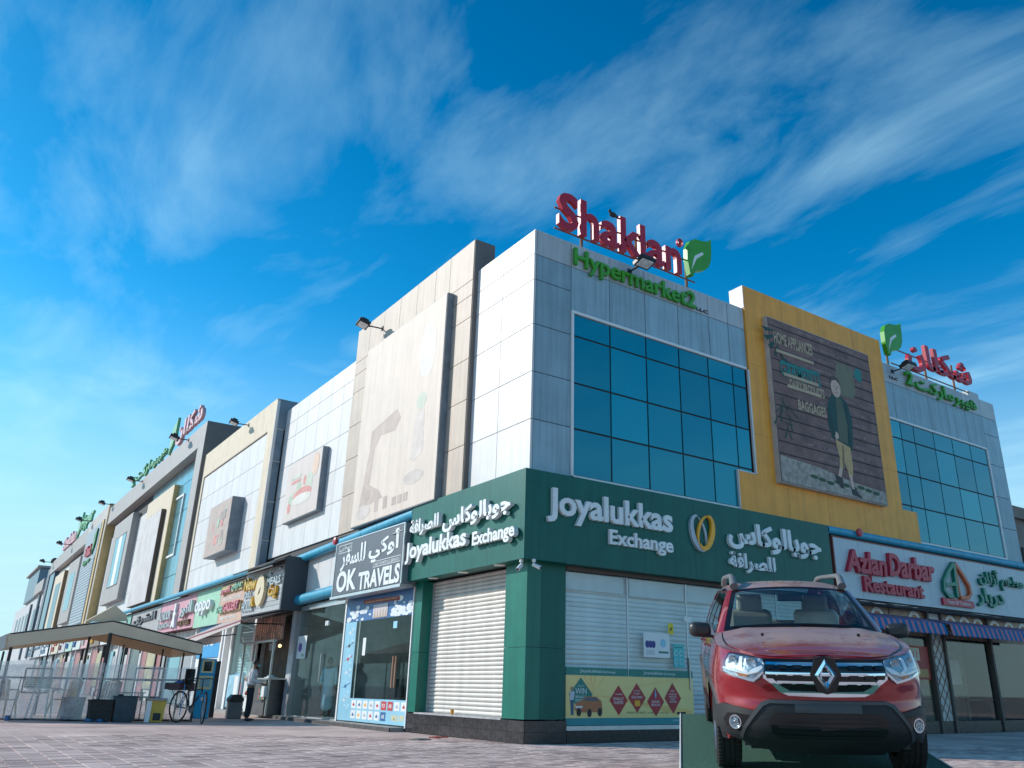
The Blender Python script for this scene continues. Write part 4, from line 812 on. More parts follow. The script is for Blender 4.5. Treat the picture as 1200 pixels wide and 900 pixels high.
text('AL NOOR', FL(), -28.7, -26.4, 3.40, 3.78, .30, .14, alu, P_, off=.03); text('FASHION', FL(), -28.8, -26.6, 3.08, 3.28, .30, .10, alu, P_, off=.02); text(arab('النور'), FL(), -24.8, -22.9, 3.35, 3.95, .30, .14, alu, P_, off=.03); text('TEXTILES', FL(), -25.2, -23.2, 3.05, 3.25, .30, .10, MC['rusty_steel'] if 'rusty_steel' in MC else rust, P_, off=.02)
MB().prism(FL(), [(-26.2, 3.0), (-25.9, 3.1), (-25.5, 3.0), (-25.65, 3.45), (-25.55, 3.6), (-25.7, 3.7), (-25.68, 4.0), (-25.85, 4.0), (-25.9, 3.7), (-26.05, 3.6), (-25.95, 3.45)], .3, .42).build('dress_shape', letter_w, P_)
far_signs = [(29.1, 36.0, 'grey', (.38, .36, .36), (.10, .10, .12)), (36.2, 40.5, 'sea green', (.20, .46, .36), (.6, .6, .6)), (40.8, 45, 'white and red', (.66, .66, .66), (.5, .03, .05)), (45.3, 49, 'brown and gold', (.20, .14, .10), (.7, .4, .04)), (49.3, 53, 'rose', (.62, .36, .38), (.6, .6, .6)), (53.3, 57, 'white and blue striped', (.60, .66, .62), (.05, .16, .40)), (57.3, 61, 'mint and white', (.42, .60, .50), (.05, .16, .45)), (61.3, 65, 'light grey', (.5, .5, .5), (.3, .1, .1)), (65.4, 70, 'cream', (.6, .55, .4), (.5, .1, .1)), (70.4, 78, 'plain white', (.66, .68, .70), (.2, .3, .4)), (78.4, 90, 'pale grey', (.5, .52, .55), (.1, .2, .3))]
for i, (a, b, nm, c1, c2) in enumerate(far_signs):
    t = sbox(nm+' shop sign in the far part of the left row', a, b-.2, 2.9, 4.15, mat('sign_'+nm.replace(' ', '_'), c1, .5))
    lm = mat('lettering_'+nm.replace(' ', '_'), c2, .5)
    text(['STAR', 'MOBILE', 'SALOON', 'BAKERY', 'OPTICS', 'PHARMACY', 'TAILOR', 'COMPUTER', 'FLOWERS', 'CLINIC', 'MARKET'][i], FL(), -b+.6, -(a+b)/2-.2, 3.1, 3.45, .30, .08, lm, t, off=.03, res=1, split=False, name='lettering')
    text(arab(['الشرق', 'اوبو', 'صالون', 'مخبز', 'نور', 'شفا', 'خياط', 'حاسب', 'ورد', 'طب', 'سوق'][i]), FL(), -b+1.0, -a-.8, 3.5, 3.98, .30, .08, lm, t, off=.03, res=1, split=False, name='lettering')
# shopfronts beyond the kiosk
SP = thing('small_shop', 'pale shopfront with white shutter and posters between the kiosk and the blue phone shop', 'shop', (0, 17, 0))
sl3 = slat_mesh('slat', 'y', 2.1, .1, slat_w)
for k in range(27):
    o = bpy.data.objects.new('slat', sl3); COL.objects.link(o); o.parent = SP; o.location = (.2, 15.7-17, .08+k*.1)
MB().box(-.05, .2, 17.85, 18.1, 0, 2.85).box(-.05, .2, 18.8, 19.0, 0, 2.85).box(-.05, .2, 15.4, 15.6, 0, 2.85).box(.25, .3, 15.5, 40, 0, 2.9).build('frame', white, SP)
bx('pane', shopglass, SP, .0, .02, 15.6, 17.85, .1, 2.8)
for i, (a, b) in enumerate(((15.7, 16.7), (16.8, 17.8))): flat('poster', [mat('poster_pale', (.60, .64, .68), .4, noise=.15), mat('poster_sky', (.30, .55, .68), .4, noise=.4, nscale=3)][i], SP, FL(), rect(-b, -a, .15, 1.15), .012, .004)
V_ = thing('phone_shop', 'bright blue phone shop panel with white lettering behind the awning', 'shop', (0, 21, 0))
vb = mat('phone_blue', (.01, .30, .62), .45); bx('panel', vb, V_, -.08, .1, 19.3, 22.3, 1.75, 2.85); text('vivo', FL(), -22.0, -20.0, 2.15, 2.60, .085, .01, letter_w, V_, off=.02)
bx('panel', white, V_, -.04, .2, 19.1, 22.5, 0, 1.74); bx('post', white, V_, -.1, .1, 19.0, 19.2, 0, 2.85)
FSH = thing('shop_row', 'row of far glazed shopfronts with posters seen behind the gazebo', 'shop', (0, 50, 0))
cols = [(.62, .62, .62), (.42, .16, .16), (.12, .16, .15), (.30, .36, .36), (.48, .42, .24), (.25, .40, .50), (.55, .54, .52), (.36, .36, .38)]
y = 23.0; i = 0; random.seed(11)
while y < 89:
    dy_ = random.choice((.8, 1.2, 1.6, 2.2)); k = random.randrange(8); m = mat('front_%s' % 'abcdefgh'[k], cols[k], .4, noise=.3, nscale=1.5)
    if i % 2 == 0: piece('mullion', [white, blk, alu][i % 3], FSH, -.06, .1, y, y+.12, 0, 2.9)
    piece('pane' if k in (2, 3) else 'poster', sky_glass if k == 3 else m, FSH, .0, .05, y+.12, y+dy_, .1+.5*(k == 4), 2.2+.3*(i % 3)); y += dy_; i += 1
piece('backing', sh, FSH, .1, .3, 22.5, 90, 0, 2.9)

# awning of the kiosk
A = thing('awning', 'long pale fold out awning over the food kiosk', 'awning', (-.3, 14, 2.9))
cw = mat('awning_cream', (.52, .45, .43), .8, noise=.1); mr_ = mat('awning_maroon', (.22, .02, .05), .7)
def quad_sheet(pts, th, name, m, parent):
    a, b, c, d = map(Vector, pts); n = (b-a).cross(d-a).normalized()*th
    return MB().add([a, b, c, d, a+n, b+n, c+n, d+n], [(3, 2, 1, 0), (4, 5, 6, 7), (0, 1, 5, 4), (1, 2, 6, 5), (2, 3, 7, 6), (3, 0, 4, 7)]).build(name, m, parent)
quad_sheet([(-.32, 11.9, 2.84), (-.32, 18.3, 2.84), (-1.75, 16.9, 2.22), (-1.62, 11.6, 2.52)], .012, 'fabric', cw, A)
quad_sheet([(-1.76, 16.9, 2.2), (-1.63, 11.6, 2.5), (-1.64, 11.6, 2.42), (-1.77, 16.9, 2.02)], .01, 'valance', cw, A)
MB().tube([(-1.74, 16.9, 2.19), (-1.61, 11.6, 2.49)], .03, 8).build('front_bar', mr_, A); MB().tube([(-.3, 12.1, 2.5), (-1.6, 12.0, 2.46)], .02, 6).tube([(-.3, 16.7, 2.4), (-1.7, 16.6, 2.2)], .02, 6).build('arm', blk, A)
quad_sheet([(-1.75, 16.92, 2.2), (-.32, 18.3, 2.8), (-.32, 18.3, 2.2), (-1.75, 16.92, 1.9)], .01, 'side_valance', mat('awning_pattern', (.58, .46, .45), .8, noise=.3, nscale=25), A)
# kiosk
K = thing('food_kiosk', 'steel framed street food kiosk with meat photos above its counter', 'kiosk', (-.3, 13.3, 0))
bx('counter', mat('kiosk_steel', (.13, .125, .13), .3, metal=.6, noise=.3), K, -.55, .0, 12.1, 13.3, .06, 1.0); bx('counter_top', steel, K, -.62, .0, 11.8, 13.4, 1.0, 1.04)
bx('counter_panel', mat('kiosk_dark', (.05, .045, .045), .4), K, -.57, -.552, 12.2, 13.2, .4, .85)
for y in (11.75, 13.3, 14.5): piece('post', steel, K, -.60, -.55, y, y+.05, .06, 2.0)
bx('top_beam', steel, K, -.62, -.52, 11.7, 14.6, 2.0, 2.06)
for i in range(4): bx('photo_panel', mat('meat_photo', (.36, .20, .16), .35, noise=.8, nscale=7), K, -.3, -.28, 11.95+i*.65, 12.57+i*.65, 2.08, 2.75)
random.seed(3)
for i in range(12): flat('photo_print', mat('meat_print', (.85, .48, .32), .4, noise=.7, nscale=14), K, FL(), ell(-(12.1+i*.21), 2.2+.4*random.random(), .07, .16+.1*random.random(), 10), .302, .004)
bx('glass_case', clearglass, K, -.55, -.05, 13.4, 14.5, 1.04, 1.5); bx('shelf', steel, K, -.5, -.05, 13.4, 14.5, .5, .52); bx('shelf', steel, K, -.5, -.05, 13.4, 14.5, .98, 1.0)
for i in range(10): MB().ball((-.45+.1*(i % 2), 13.5+.1*i, .62+.4*(i % 3)*.5), .07, 6).build('snack_pack', mat('snack_%d' % (i % 3) if False else ['snack_red', 'snack_cream', 'snack_orange'][i % 3], [(.5, .1, .06), (.6, .5, .4), (.6, .3, .1)][i % 3], .4), K)
bx('back_panel', mat('kiosk_back', (.10, .07, .05), .7, noise=.4), K, .3, .34, 11.95, 15.3, .08, 2.6)
for y in (12.4, 13.0): MB().ball((-.2, y, 1.92), .05, 6).build('lamp', mat('warm_lamp', (.9, .7, .3), .4, emit=1.5), K)
bx('menu_strip', mat('menu_grey', (.25, .2, .22), .5, noise=.5, nscale=20), K, -.5, -.48, 11.85, 12.4, 1.78, 1.98)
tray = thing('food_tray', 'pale tray with white paper on the kiosk counter', 'tray', (-.35, 12.3, 1.045)); MB().box(-.5, -.25, 12.1, 12.5, 1.045, 1.06).build('tray', white, tray); MB().ball((-.38, 12.3, 1.07), .12, 6, (1, 1, .4)).build('paper', skyp, tray)
bag = thing('plastic_bag', 'white plastic bag hanging on the right side of the kiosk', 'bag', (-.6, 11.95, .7)); MB().box(-.68, -.6, 11.8, 12.05, .55, .82).tube([(-.64, 11.86, .82), (-.64, 11.92, .95), (-.64, 11.99, .82)], .006, 5).build('bag', white, bag, bevel=.02)
for i in range(4):
    y = 11.9+i*.14; s = thing('snack_string', ['pale', 'orange', 'teal', 'reddish'][i]+' hanging packet string on the kiosk front', 'packet', (-.62, y, .3), 'packet strings on the kiosk')
    MB().tube([(-.63, y, .45), (-.63, y, .98)], .004, 4).box(-.65, -.63, y-.04, y+.04, .48, .60).box(-.65, -.63, y-.045, y+.035, .64, .76).build('packets', mat(['pk_pale', 'pk_orange', 'pk_teal', 'pk_red'][i], [(.6, .55, .5), (.6, .3, .1), (.1, .4, .4), (.5, .15, .1)][i], .4), s)

# ================================================================== LEFT ROW: blocks beyond the corner building
def simple_wall(parent, x, y0, y1, zs, m=white_panel, dy=1.0):
    n = round((y1-y0)/dy); wallL([y0+(y1-y0)*i/n for i in range(n+1)], zs, m, parent, x=x)
D = thing('cream_block', 'cream framed block with white panel wall behind the small brown billboard', 'building', (0, 0, 0))
MB().box(-.25, 14, 15.36, 25.0, 3.05, 4.3).box(-.30, 14, 15.36, 25.0, 4.31, 9.2).box(-.1, 14, 15.4, 25.0, 9.2, 10.1).build('wall', dark, D)
MB().prism(FL(), [(-25.0, 4.3), (-25.0, 10.28), (-15.32, 10.28), (-15.32, 4.3), (-16.0, 4.3), (-16.0, 9.22), (-24.6, 9.22), (-24.6, 4.3)], .05, .40).build('cream_frame', cream, D)
bx('frame_shadow_strip', brownd, D, -.385, -.35, 16.0, 24.6, 9.19, 9.22)  # dark strip standing in for shade under the frame's top
simple_wall(D, -.36, 16.02, 24.58, [4.35, 5.2, 6.2, 7.2, 8.2, 9.18])
sdg = mat('shaded_side', (.17, .23, .28), .5, noise=.2)  # dark blue-grey puts the shade of the near side into the colour
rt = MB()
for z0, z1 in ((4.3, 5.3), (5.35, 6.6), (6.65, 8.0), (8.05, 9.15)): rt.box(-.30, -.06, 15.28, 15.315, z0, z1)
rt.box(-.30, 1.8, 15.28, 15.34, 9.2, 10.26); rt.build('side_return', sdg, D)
for z in (5.3, 6.6, 8.0, 9.15): piece('ledge', mat('ledge_grey', (.45, .44, .43), .6), D, -.3, -.05, 15.26, 15.33, z, z+.04)
bx('edge_strip', white_panel, D, -.398, -.30, 15.27, 15.318, 4.3, 10.2)
dish = thing('satellite_dish', 'dark satellite dish on the roof behind the white parapet', 'satellite dish', (.8, 14.6, 9.9)); MB().lathe((.8, 14.4, 10.15), (-.5, -.3, .5), [(0, .02), (.02, .25), (.08, .42)], 20).tube([(.8, 14.4, 9.8), (.8, 14.4, 10.15)], .03).build('dish', dark, dish)
EB = thing('portal_block', 'tall taupe framed block with pale blue glass and roof lettering', 'building', (0, 0, 0))
MB().box(-.05, 14, 25.05, 50.0, 3.05, 11.0).box(.3, 2.0, 25.2, 50, 11.0, 11.7).build('wall', dark, EB)
MB().prism(FL(), [(-50.2, 10.80), (-50.2, 11.95), (-25.02, 11.88), (-25.02, 4.3), (-26.12, 4.3), (-26.12, 10.86)], -.05, .55).build('taupe_frame', taupe_grey, EB)
bx('return', mat('shaded_taupe', (0, 0, 0)), EB, -.545, 1.9, 24.99, 25.017, 4.3, 11.87); bx('return', white_panel, EB, 1.2, 2.4, 24.96, 24.985, 10, 11.87)  # first return takes the darker taupe painted as shade
bx('trim', brownd, EB, -.54, .0, 26.13, 26.2, 4.3, 10.8)
def panes(parent, y0, y1, zs, n, m, x=-.12, nm='pane'):
    for i in range(n):
        for k in range(len(zs)-1): piece(nm, m, parent, x, x+.04, y0+(y1-y0)*i/n+.015, y0+(y1-y0)*(i+1)/n-.015, zs[k]+.015, zs[k+1]-.015)
win = bx('window', dark, EB, -.07, -.055, 26.2, 37.4, 4.3, 10.84, label='tall pale blue glass wall'); panes(win, 26.2, 37.4, [4.3, 5.5, 7.0, 8.5, 9.9, 10.8], 8, sky_glass)
outline(FL(), -31.4, -29.25, 6.44, 9.38, .10, .13, .05, 'frame', white, win)
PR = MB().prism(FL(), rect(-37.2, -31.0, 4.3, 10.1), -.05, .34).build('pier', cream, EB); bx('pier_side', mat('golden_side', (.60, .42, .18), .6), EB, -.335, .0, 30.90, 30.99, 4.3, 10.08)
b5 = billboard('billboard', 'tall faded grey billboard on the pier of the taupe portal block', FL(), -36.6, -31.9, 4.5, 9.0, .34, .56, mat('faded_grey_sheet', (.58, .54, .53), .6, noise=.15, nscale=1.5, streak=.1), brownd)
simple_wall(EB, -.12, 37.25, 50.0, [4.3, 5.5, 7.0, 8.5, 9.9])
W2 = MB().prism(FL(), [(-46.6, 5.25), (-46.6, 10.2), (-40.6, 10.2), (-40.6, 5.25)], 0, .5).build('window', taupe_grey, EB, label='taupe framed tall window')
for i in range(3): bx('pane', sky_glass if i != 1 else white, W2, -.515, -.502, 41.65+i*1.12+.03, 41.65+(i+1)*1.12-.03, 6.2, 9.15)
outline(FL(), -45.05, -41.6, 6.15, 9.2, .06, .5, .02, 'frame', brownd, W2)
S3 = thing('roof_sign', 'red and green arabic roof lettering on the taupe portal block', 'roof sign', (0, 0, 0))
fe = FL(); text(arab('شكلان'), fe, -31.0, -25.9, 11.95, 13.1, .5, .16, mat('sign_rose', (.50, .12, .2), .5), S3, off=.035); text(arab('هيبرماركت'), fe, -41.5, -33.0, 11.95, 12.7, .5, .14, mat('sign_mint', (.14, .42, .22), .5), S3, off=.03); text('2', fe, -42.6, -41.8, 12.0, 12.6, .5, .14, MC['sign_mint'], S3, off=.03)
leaf(fe, -32.0, 12.75, 1.1, 1.7, .5, .14, MC['sign_mint'], S3)
for i, (y, z) in enumerate(((28.4, 11.75), (39.2, 11.75), (49.6, 12.1))): floodlight('black floodlight under the arabic roof letters, %s on the taupe portal block' % ['nearest', 'middle one', 'farthest'][i], (-.55, y, z), (-1, .1, 0), .5, 1.3)
FB = thing('far_block', 'far block with slate louvred panel and taupe beam beyond the portal block', 'building', (0, 0, 0))
MB().box(-.05, 14, 50.2, 84.0, 3.05, 11.2).build('wall', dark, FB)
MB().prism(FL(), [(-59.0, 4.3), (-59.0, 12.15), (-50.3, 12.3), (-50.3, 4.3)], -.05, .62).build('pier', mat('warm_grey', (.46, .43, .40), .6, streak=.06), FB)
bx('pier_side', MC['golden_side'], FB, -.61, .0, 50.2, 50.28, 4.3, 12.2)
MB().box(-.72, -.63, 51.6, 58.0, 4.5, 11.2).build('louvre_panel', mat('slate_louvre', (.30, .36, .41), .5), FB)
for k in range(22): piece('slat', mat('slate_slat', (.34, .41, .46), .5), FB, -.75, -.725, 51.7, 57.9, 4.55+k*.2, 4.55+k*.2+.16)
bx('gold_strip', MC['golden_side'], FB, -.70, -.63, 50.9, 51.5, 4.4, 11.3)
text('S', FL(), -56.6, -55.6, 9.3, 10.0, .73, .1, sred, FB, off=.05); text('hak', FL(), -55.5, -53.4, 9.2, 10.0, .73, .1, sred, FB, off=.05); text('hyper', FL(), -56.4, -53.2, 8.6, 9.0, .73, .1, mat('deep_green', (.02, .2, .05)), FB, off=.05, split=False, name='lettering'); leaf(FL(), -52.7, 10.0, .9, 1.6, .73, .1, MC['deep_green'], FB)
MB().prism(FL(), [(-83.5, 10.6), (-83.5, 11.75), (-59.02, 12.0), (-59.02, 10.75)], -.05, .55).build('beam', taupe_grey, FB)
simple_wall(FB, -.1, 59.0, 84.0, [4.3, 6.0, 7.7, 9.2, 10.5], dy=2.1)
W3 = MB().prism(FL(), rect(-68.2, -62, 5.15, 10.1), 0, .45).build('window', taupe_grey, FB, label='far taupe framed window')
for i in range(3): bx('pane', sky_glass, W3, -.468, -.452, 63.4+i*1.05, 63.4+(i+1)*1.05-.08, 6.1, 9.0)
W4 = MB().prism(FL(), rect(-77.8, -71.3, 4.4, 9.9), 0, .45).build('window', cream, FB, label='far cream framed window')
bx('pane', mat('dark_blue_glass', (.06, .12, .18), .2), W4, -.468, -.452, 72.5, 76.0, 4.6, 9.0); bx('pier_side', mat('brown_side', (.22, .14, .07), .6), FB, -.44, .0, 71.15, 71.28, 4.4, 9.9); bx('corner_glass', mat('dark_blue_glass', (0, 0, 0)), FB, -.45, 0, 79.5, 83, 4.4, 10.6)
S4 = thing('roof_sign', 'red and green latin roof lettering on the far block', 'roof sign', (0, 0, 0))
text('Shaklan', FL(), -75, -66.5, 11.9, 13.0, .5, .16, MC['sign_rose'], S4, off=.04); leaf(FL(), -65.3, 12.9, 1.5, 1.9, .5, .15, MC['sign_mint'], S4); text('Hyper', FL(), -64.3, -58.0, 12.1, 13.4, .5, .15, MC['sign_mint'], S4, off=.04)
for i, (y, z) in enumerate(((58.0, 12.2), (69.0, 11.8), (82.0, 11.7))): floodlight('black floodlight on the far block, %s' % ['beside the green roof letters', 'beside the red roof letters', 'at its far end'][i], (-.6, y, z), (-1, .1, 0), .6, 1.5)
H_ = thing('distant_block', 'distant pale block with slate boxed roof room at the far left end of the row', 'building', (0, 0, 0))
MB().box(-.1, 14, 84.2, 125, 0, 9.6).build('wall', mat('pale_wall', (.55, .54, .55), .6, streak=.1), H_)
for q_ in ((-.45, 84.3, 86.3, 11.4), (-.3, 92.2, 93.4, 9.4), (-.3, 100.5, 101.2, 9.0)): bx('pier', mat('slate_dark', (.13, .16, .19), .5), H_, q_[0], .5, q_[1], q_[2], 3, q_[3])
bx('roof_room', mat('slate_room', (.14, .22, .27), .4), H_, -.4, 3, 97.5, 110.5, 9.6, 12.8); bx('roof_slab', taupe_grey, H_, -.7, 3.3, 97, 111.2, 12.8, 13.0); bx('parapet', taupe_grey, H_, -.5, 0, 88.5, 97.3, 9.6, 10.8)
for i in range(8): piece('window', mat('dark_blue_glass', (0, 0, 0)), H_, -.14, -.09, 87+i*4.4, 89+i*4.4, 4.6, 8.2)
MB().tube([(-.2, 85.3, 11.4), (-.2, 85.3, 12.4)], .06, 6).ball((-.2, 85.3, 12.2), .35, 6).build('rooftop_plant', dark, H_)
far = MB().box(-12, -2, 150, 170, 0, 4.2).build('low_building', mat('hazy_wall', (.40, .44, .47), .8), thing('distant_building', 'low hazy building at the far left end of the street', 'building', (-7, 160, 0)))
# tan building at the far right
RT = thing('tan_building', 'tan building with a white water tank at the right edge', 'building', (0, 0, 0))
MB().box(21.6, 34, 4.5, 20, 0, 8.3).box(21.4, 34, 4.3, 4.5, 8.0, 8.5).build('wall', mat('tan_wall', (.26, .21, .18), .8, noise=.15, streak=.1), RT)
for k in range(4): piece('window', dark, RT, 23+k*2.6, 24+k*2.6, 4.46, 4.52, 5.6, 6.8)
tk_ = thing('water_tank', 'white rounded water tank on the tan roof at the right edge', 'water tank', (23.5, 6, 8.5)); MB().lathe((23.9, 5.6, 8.3), (0, 0, 1), [(0, .95), (1.0, .95), (1.35, .8), (1.6, .4), (1.65, 0)], 28).build('tank', white, tk_, smooth=True); MB().tube([(22.75, 5.3, 8.5), (22.7, 5.2, 9.8)], .06, 8).tube([(22.7, 5.2, 9.3), (23.1, 5.4, 9.3)], .05, 8).build('pipework', dark, tk_)

# ================================================================== DISPLAY RAMP AND CAR
CX, CY, CZ, CYAW, CPIT = -0.79763009, -6.27498628, 0.39785377, -2.33903324, 0.11226656
CM = Matrix.Translation((CX, CY, CZ)) @ Matrix.Rotation(CYAW, 4, 'Z') @ Matrix.Rotation(CPIT, 4, 'Y')
carpet = mat('green_carpet', (.05, .14, .10), .95, noise=.25, nscale=30, bump=.6, bscale=150)
rp = thing('display_ramp', 'low wedge ramp covered in green carpet under the red car', 'ramp', (CX, CY, 0))
def cw(p): return CM @ Vector(p)
t0, t1 = -1.88, 3.45
top = [cw((t0, -1.18, -.006)), cw((t1, -1.22, -.006)), cw((t1, 1.22, -.006)), cw((t0, 1.18, -.006))]
bot = [Vector((p.x, p.y, -.005)) for p in top]
MB().add(top+bot, [(0, 1, 2, 3), (0, 4, 5, 1), (1, 5, 6, 2), (2, 6, 7, 3), (3, 7, 4, 0)]).build('carpet', carpet, rp)
MB().tube([top[0]+Vector((0, 0, .002)), top[1]+Vector((0, 0, .002))], .008, 6).tube([top[3]+Vector((0, 0, .002)), top[2]+Vector((0, 0, .002))], .008, 6).build('edge_trim', letter_w, rp)

def carpaint():
    m = bpy.data.materials.new('red_car_paint'); m.use_nodes = True; t = m.node_tree; b = t.nodes['Principled BSDF']
    b.inputs['Metallic'].default_value = .25; b.inputs['Roughness'].default_value = .26; b.inputs['Coat Weight'].default_value = 1; b.inputs['Coat Roughness'].default_value = .03
    g = t.nodes.new('ShaderNodeNewGeometry'); sp = t.nodes.new('ShaderNodeSeparateXYZ'); tx = t.nodes.new('ShaderNodeTexCoord')
    n = t.nodes.new('ShaderNodeTexNoise'); n.inputs['Scale'].default_value = 3.2; n.inputs['Detail'].default_value = 8; n.inputs['Roughness'].default_value = .6
    t.links.new(tx.outputs['Object'], n.inputs['Vector']); t.links.new(g.outputs['Normal'], sp.inputs[0])
    # settled dust: lies on surfaces that face up
    mr = t.nodes.new('ShaderNodeMapRange'); mr.inputs['From Min'].default_value = .80; mr.inputs['From Max'].default_value = .94; mr.inputs['To Max'].default_value = .80
    t.links.new(sp.outputs['Z'], mr.inputs['Value'])
    nr = t.nodes.new('ShaderNodeMapRange'); nr.inputs['From Min'].default_value = .1; nr.inputs['From Max'].default_value = .5; t.links.new(n.outputs['Fac'], nr.inputs['Value'])
    mu = t.nodes.new('ShaderNodeMath'); mu.operation = 'MULTIPLY'; t.links.new(mr.outputs[0], mu.inputs[0]); t.links.new(nr.outputs[0], mu.inputs[1])
    so_ = t.nodes.new('ShaderNodeSeparateXYZ'); t.links.new(tx.outputs['Object'], so_.inputs[0]); xr = t.nodes.new('ShaderNodeMapRange'); xr.inputs['From Min'].default_value = 1.62; xr.inputs['From Max'].default_value = 1.86; xr.inputs['To Min'].default_value = 1; xr.inputs['To Max'].default_value = .12
    wv = t.nodes.new('ShaderNodeMath'); wv.operation = 'MULTIPLY_ADD'; wv.inputs[1].default_value = .45; t.links.new(n.outputs['Fac'], wv.inputs[0]); t.links.new(so_.outputs['X'], wv.inputs[2]); sb_ = t.nodes.new('ShaderNodeMath'); sb_.operation = 'SUBTRACT'; sb_.inputs[1].default_value = .22; t.links.new(wv.outputs[0], sb_.inputs[0]); t.links.new(sb_.outputs[0], xr.inputs['Value'])
    mu0 = mu; mu = t.nodes.new('ShaderNodeMath'); mu.operation = 'MULTIPLY'; t.links.new(mu0.outputs[0], mu.inputs[0]); t.links.new(xr.outputs[0], mu.inputs[1])
    mx_ = t.nodes.new('ShaderNodeMixRGB'); mx_.inputs[1].default_value = (.33, .002, .010, 1); mx_.inputs[2].default_value = (.62, .47, .45, 1); t.links.new(mu.outputs[0], mx_.inputs[0]); t.links.new(mx_.outputs[0], b.inputs['Base Color'])
    r2_ = t.nodes.new('ShaderNodeMapRange'); r2_.inputs['To Min'].default_value = 1.0; r2_.inputs['To Max'].default_value = .1; t.links.new(mu.outputs[0], r2_.inputs['Value']); t.links.new(r2_.outputs[0], b.inputs['Coat Weight'])
    return m
paint = carpaint()
clad = mat('black_cladding', (.013, .014, .016), .55, noise=.15, bump=.25, bscale=220); chrome = mat('chrome', (.80, .88, .95), .12, metal=1, noise=.03); gloss_blk = mat('gloss_black', (.008, .008, .009), .15)
tyre_m = mat('tyre_rubber', (.022, .021, .02), .8, noise=.3, nscale=30, bump=.4, bscale=60); seat_m = mat('seat_fabric', (.30, .29, .25), .8); cabin = mat('cabin_dark', (.035, .036, .036), .8); beige_p = mat('seat_cover', (.60, .57, .48), .4)
lampg = glass('lamp_cover', (.93, .95, .97), .03); reflector = mat('lamp_reflector', (.34, .37, .40), .12, metal=.9, noise=.2, nscale=25, bump=.8, bscale=35)
car = thing('parked_car', 'red compact SUV with dusty bonnet and chrome grille displayed on the green ramp', 'car', (0, 0, 0)); car.matrix_world = CM
ORG[car.name] = Vector((0, 0, 0))
# half outline at bumper height, smoothed
OC = [(2.165, 0), (2.155, .25), (2.125, .45), (2.06, .60), (1.955, .72), (1.83, .80), (1.66, .855), (1.45, .885), (1.2, .893), (.5, .885), (-.5, .885), (-1.2, .893), (-1.6, .88), (-1.9, .82), (-2.08, .68), (-2.15, .4), (-2.165, 0)]
def catmull(P, n=24):
    o = []
    Q = [(P[0][0], -P[1][1])]+list(P)+[(P[-1][0], -P[-2][1])]
    for i in range(1, len(Q)-2):
        a, b, c, d = Q[i-1], Q[i], Q[i+1], Q[i+2]
        for k in range(n):
            t = k/n; o.append(tuple(.5*((2*b[j])+(-a[j]+c[j])*t+(2*a[j]-5*b[j]+4*c[j]-d[j])*t*t+(-a[j]+3*b[j]-3*c[j]+d[j])*t**3) for j in (0, 1)))
    o.append(tuple(P[-1])); return o
OL = catmull(OC); SL = [0]
for a, b in zip(OL[:-1], OL[1:]): SL.append(SL[-1]+math.hypot(a[0]-b[0], a[1]-b[1]))
STOT = SL[-1]
import bisect
def interp(tab, x):
    if x <= tab[0][0]: return tab[0][1]
    for (a, va), (b, vb) in zip(tab[:-1], tab[1:]):
        if x <= b: t = (x-a)/(b-a); t = t*t*(3-2*t) if False else t; return va+(vb-va)*t
    return tab[-1][1]
FT = [(.2, -.22), (.28, -.12), (.36, -.045), (.44, -.005), (.52, .0), (.60, -.004), (.66, -.022), (.72, -.018), (.80, .004), (.88, .0), (.94, -.02), (.99, -.055), (1.03, -.12), (1.2, -.2)]
ST = [(.2, -.05), (.32, -.02), (.42, .0), (.6, .004), (.75, .012), (.86, .006), (.95, -.012), (1.02, -.03), (1.10, -.055), (1.16, -.085), (1.3, -.16)]
def Bp(s, z, off=0):
    sg = -1 if s < 0 else 1; s_ = min(abs(s), STOT-1e-6); i = min(bisect.bisect_right(SL, s_)-1, len(OL)-2); t = (s_-SL[i])/(SL[i+1]-SL[i])
    a, b = OL[i], OL[i+1]; x, y = a[0]+(b[0]-a[0])*t, a[1]+(b[1]-a[1])*t
    tx, ty = b[0]-a[0], b[1]-a[1]; l = math.hypot(tx, ty); nx, ny = -ty/l*-1, tx/l*-1
    nx, ny = (ty/l, -tx/l)
    wf = min(1, max(0, (abs(nx)-.15)/.65)); wf = wf*wf*(3-2*wf)
    o = wf*(interp(FT, z) if nx > 0 else interp(FT, z)*.6)+(1-wf)*interp(ST, z)+off
    return Vector((x+nx*o, sg*(y+ny*o), z))
def sY(Y):  # arclength for a lateral position on the front
    sg = -1 if Y < 0 else 1; Y = abs(Y)
    for i in range(len(OL)-1):
        if OL[i][1] <= Y <= OL[i+1][1] and OL[i][0] > 1.2: t = (Y-OL[i][1])/(OL[i+1][1]-OL[i][1]); return sg*(SL[i]+(SL[i+1]-SL[i])*t)
    return sg*1.2
def sX(X):
    for i in range(len(OL)-1):
        if OL[i][0] >= X >= OL[i+1][0]: t = (OL[i][0]-X)/max(1e-9, OL[i][0]-OL[i+1][0]); return SL[i]+(SL[i+1]-SL[i])*t
    return STOT
ZT = [(-2.2, 1.08), (-1.8, 1.14), (-.5, 1.15), (.5, 1.135), (.95, 1.125), (1.3, 1.09), (1.6, 1.055), (1.85, 1.025), (2.0, 1.0), (2.2, .985)]
def xof(s): i = min(bisect.bisect_right(SL, min(abs(s), STOT-1e-6))-1, len(OL)-2); return OL[i][0]
def orient(vs, fs, want):   # flip faces whose normal disagrees with want(centroid)
    o = []
    for f in fs:
        p = [Vector(vs[i]) for i in f]; n = Vector((0, 0, 0))
        for i in range(len(p)): n += p[i].cross(p[(i+1) % len(p)])
        c = sum(p, Vector())/len(p); o.append(f if n.dot(want(c)) >= 0 else f[::-1])
    return o
outw = lambda c: Vector((c.x*.5, c.y*1.3, (c.z-.7)*.4))
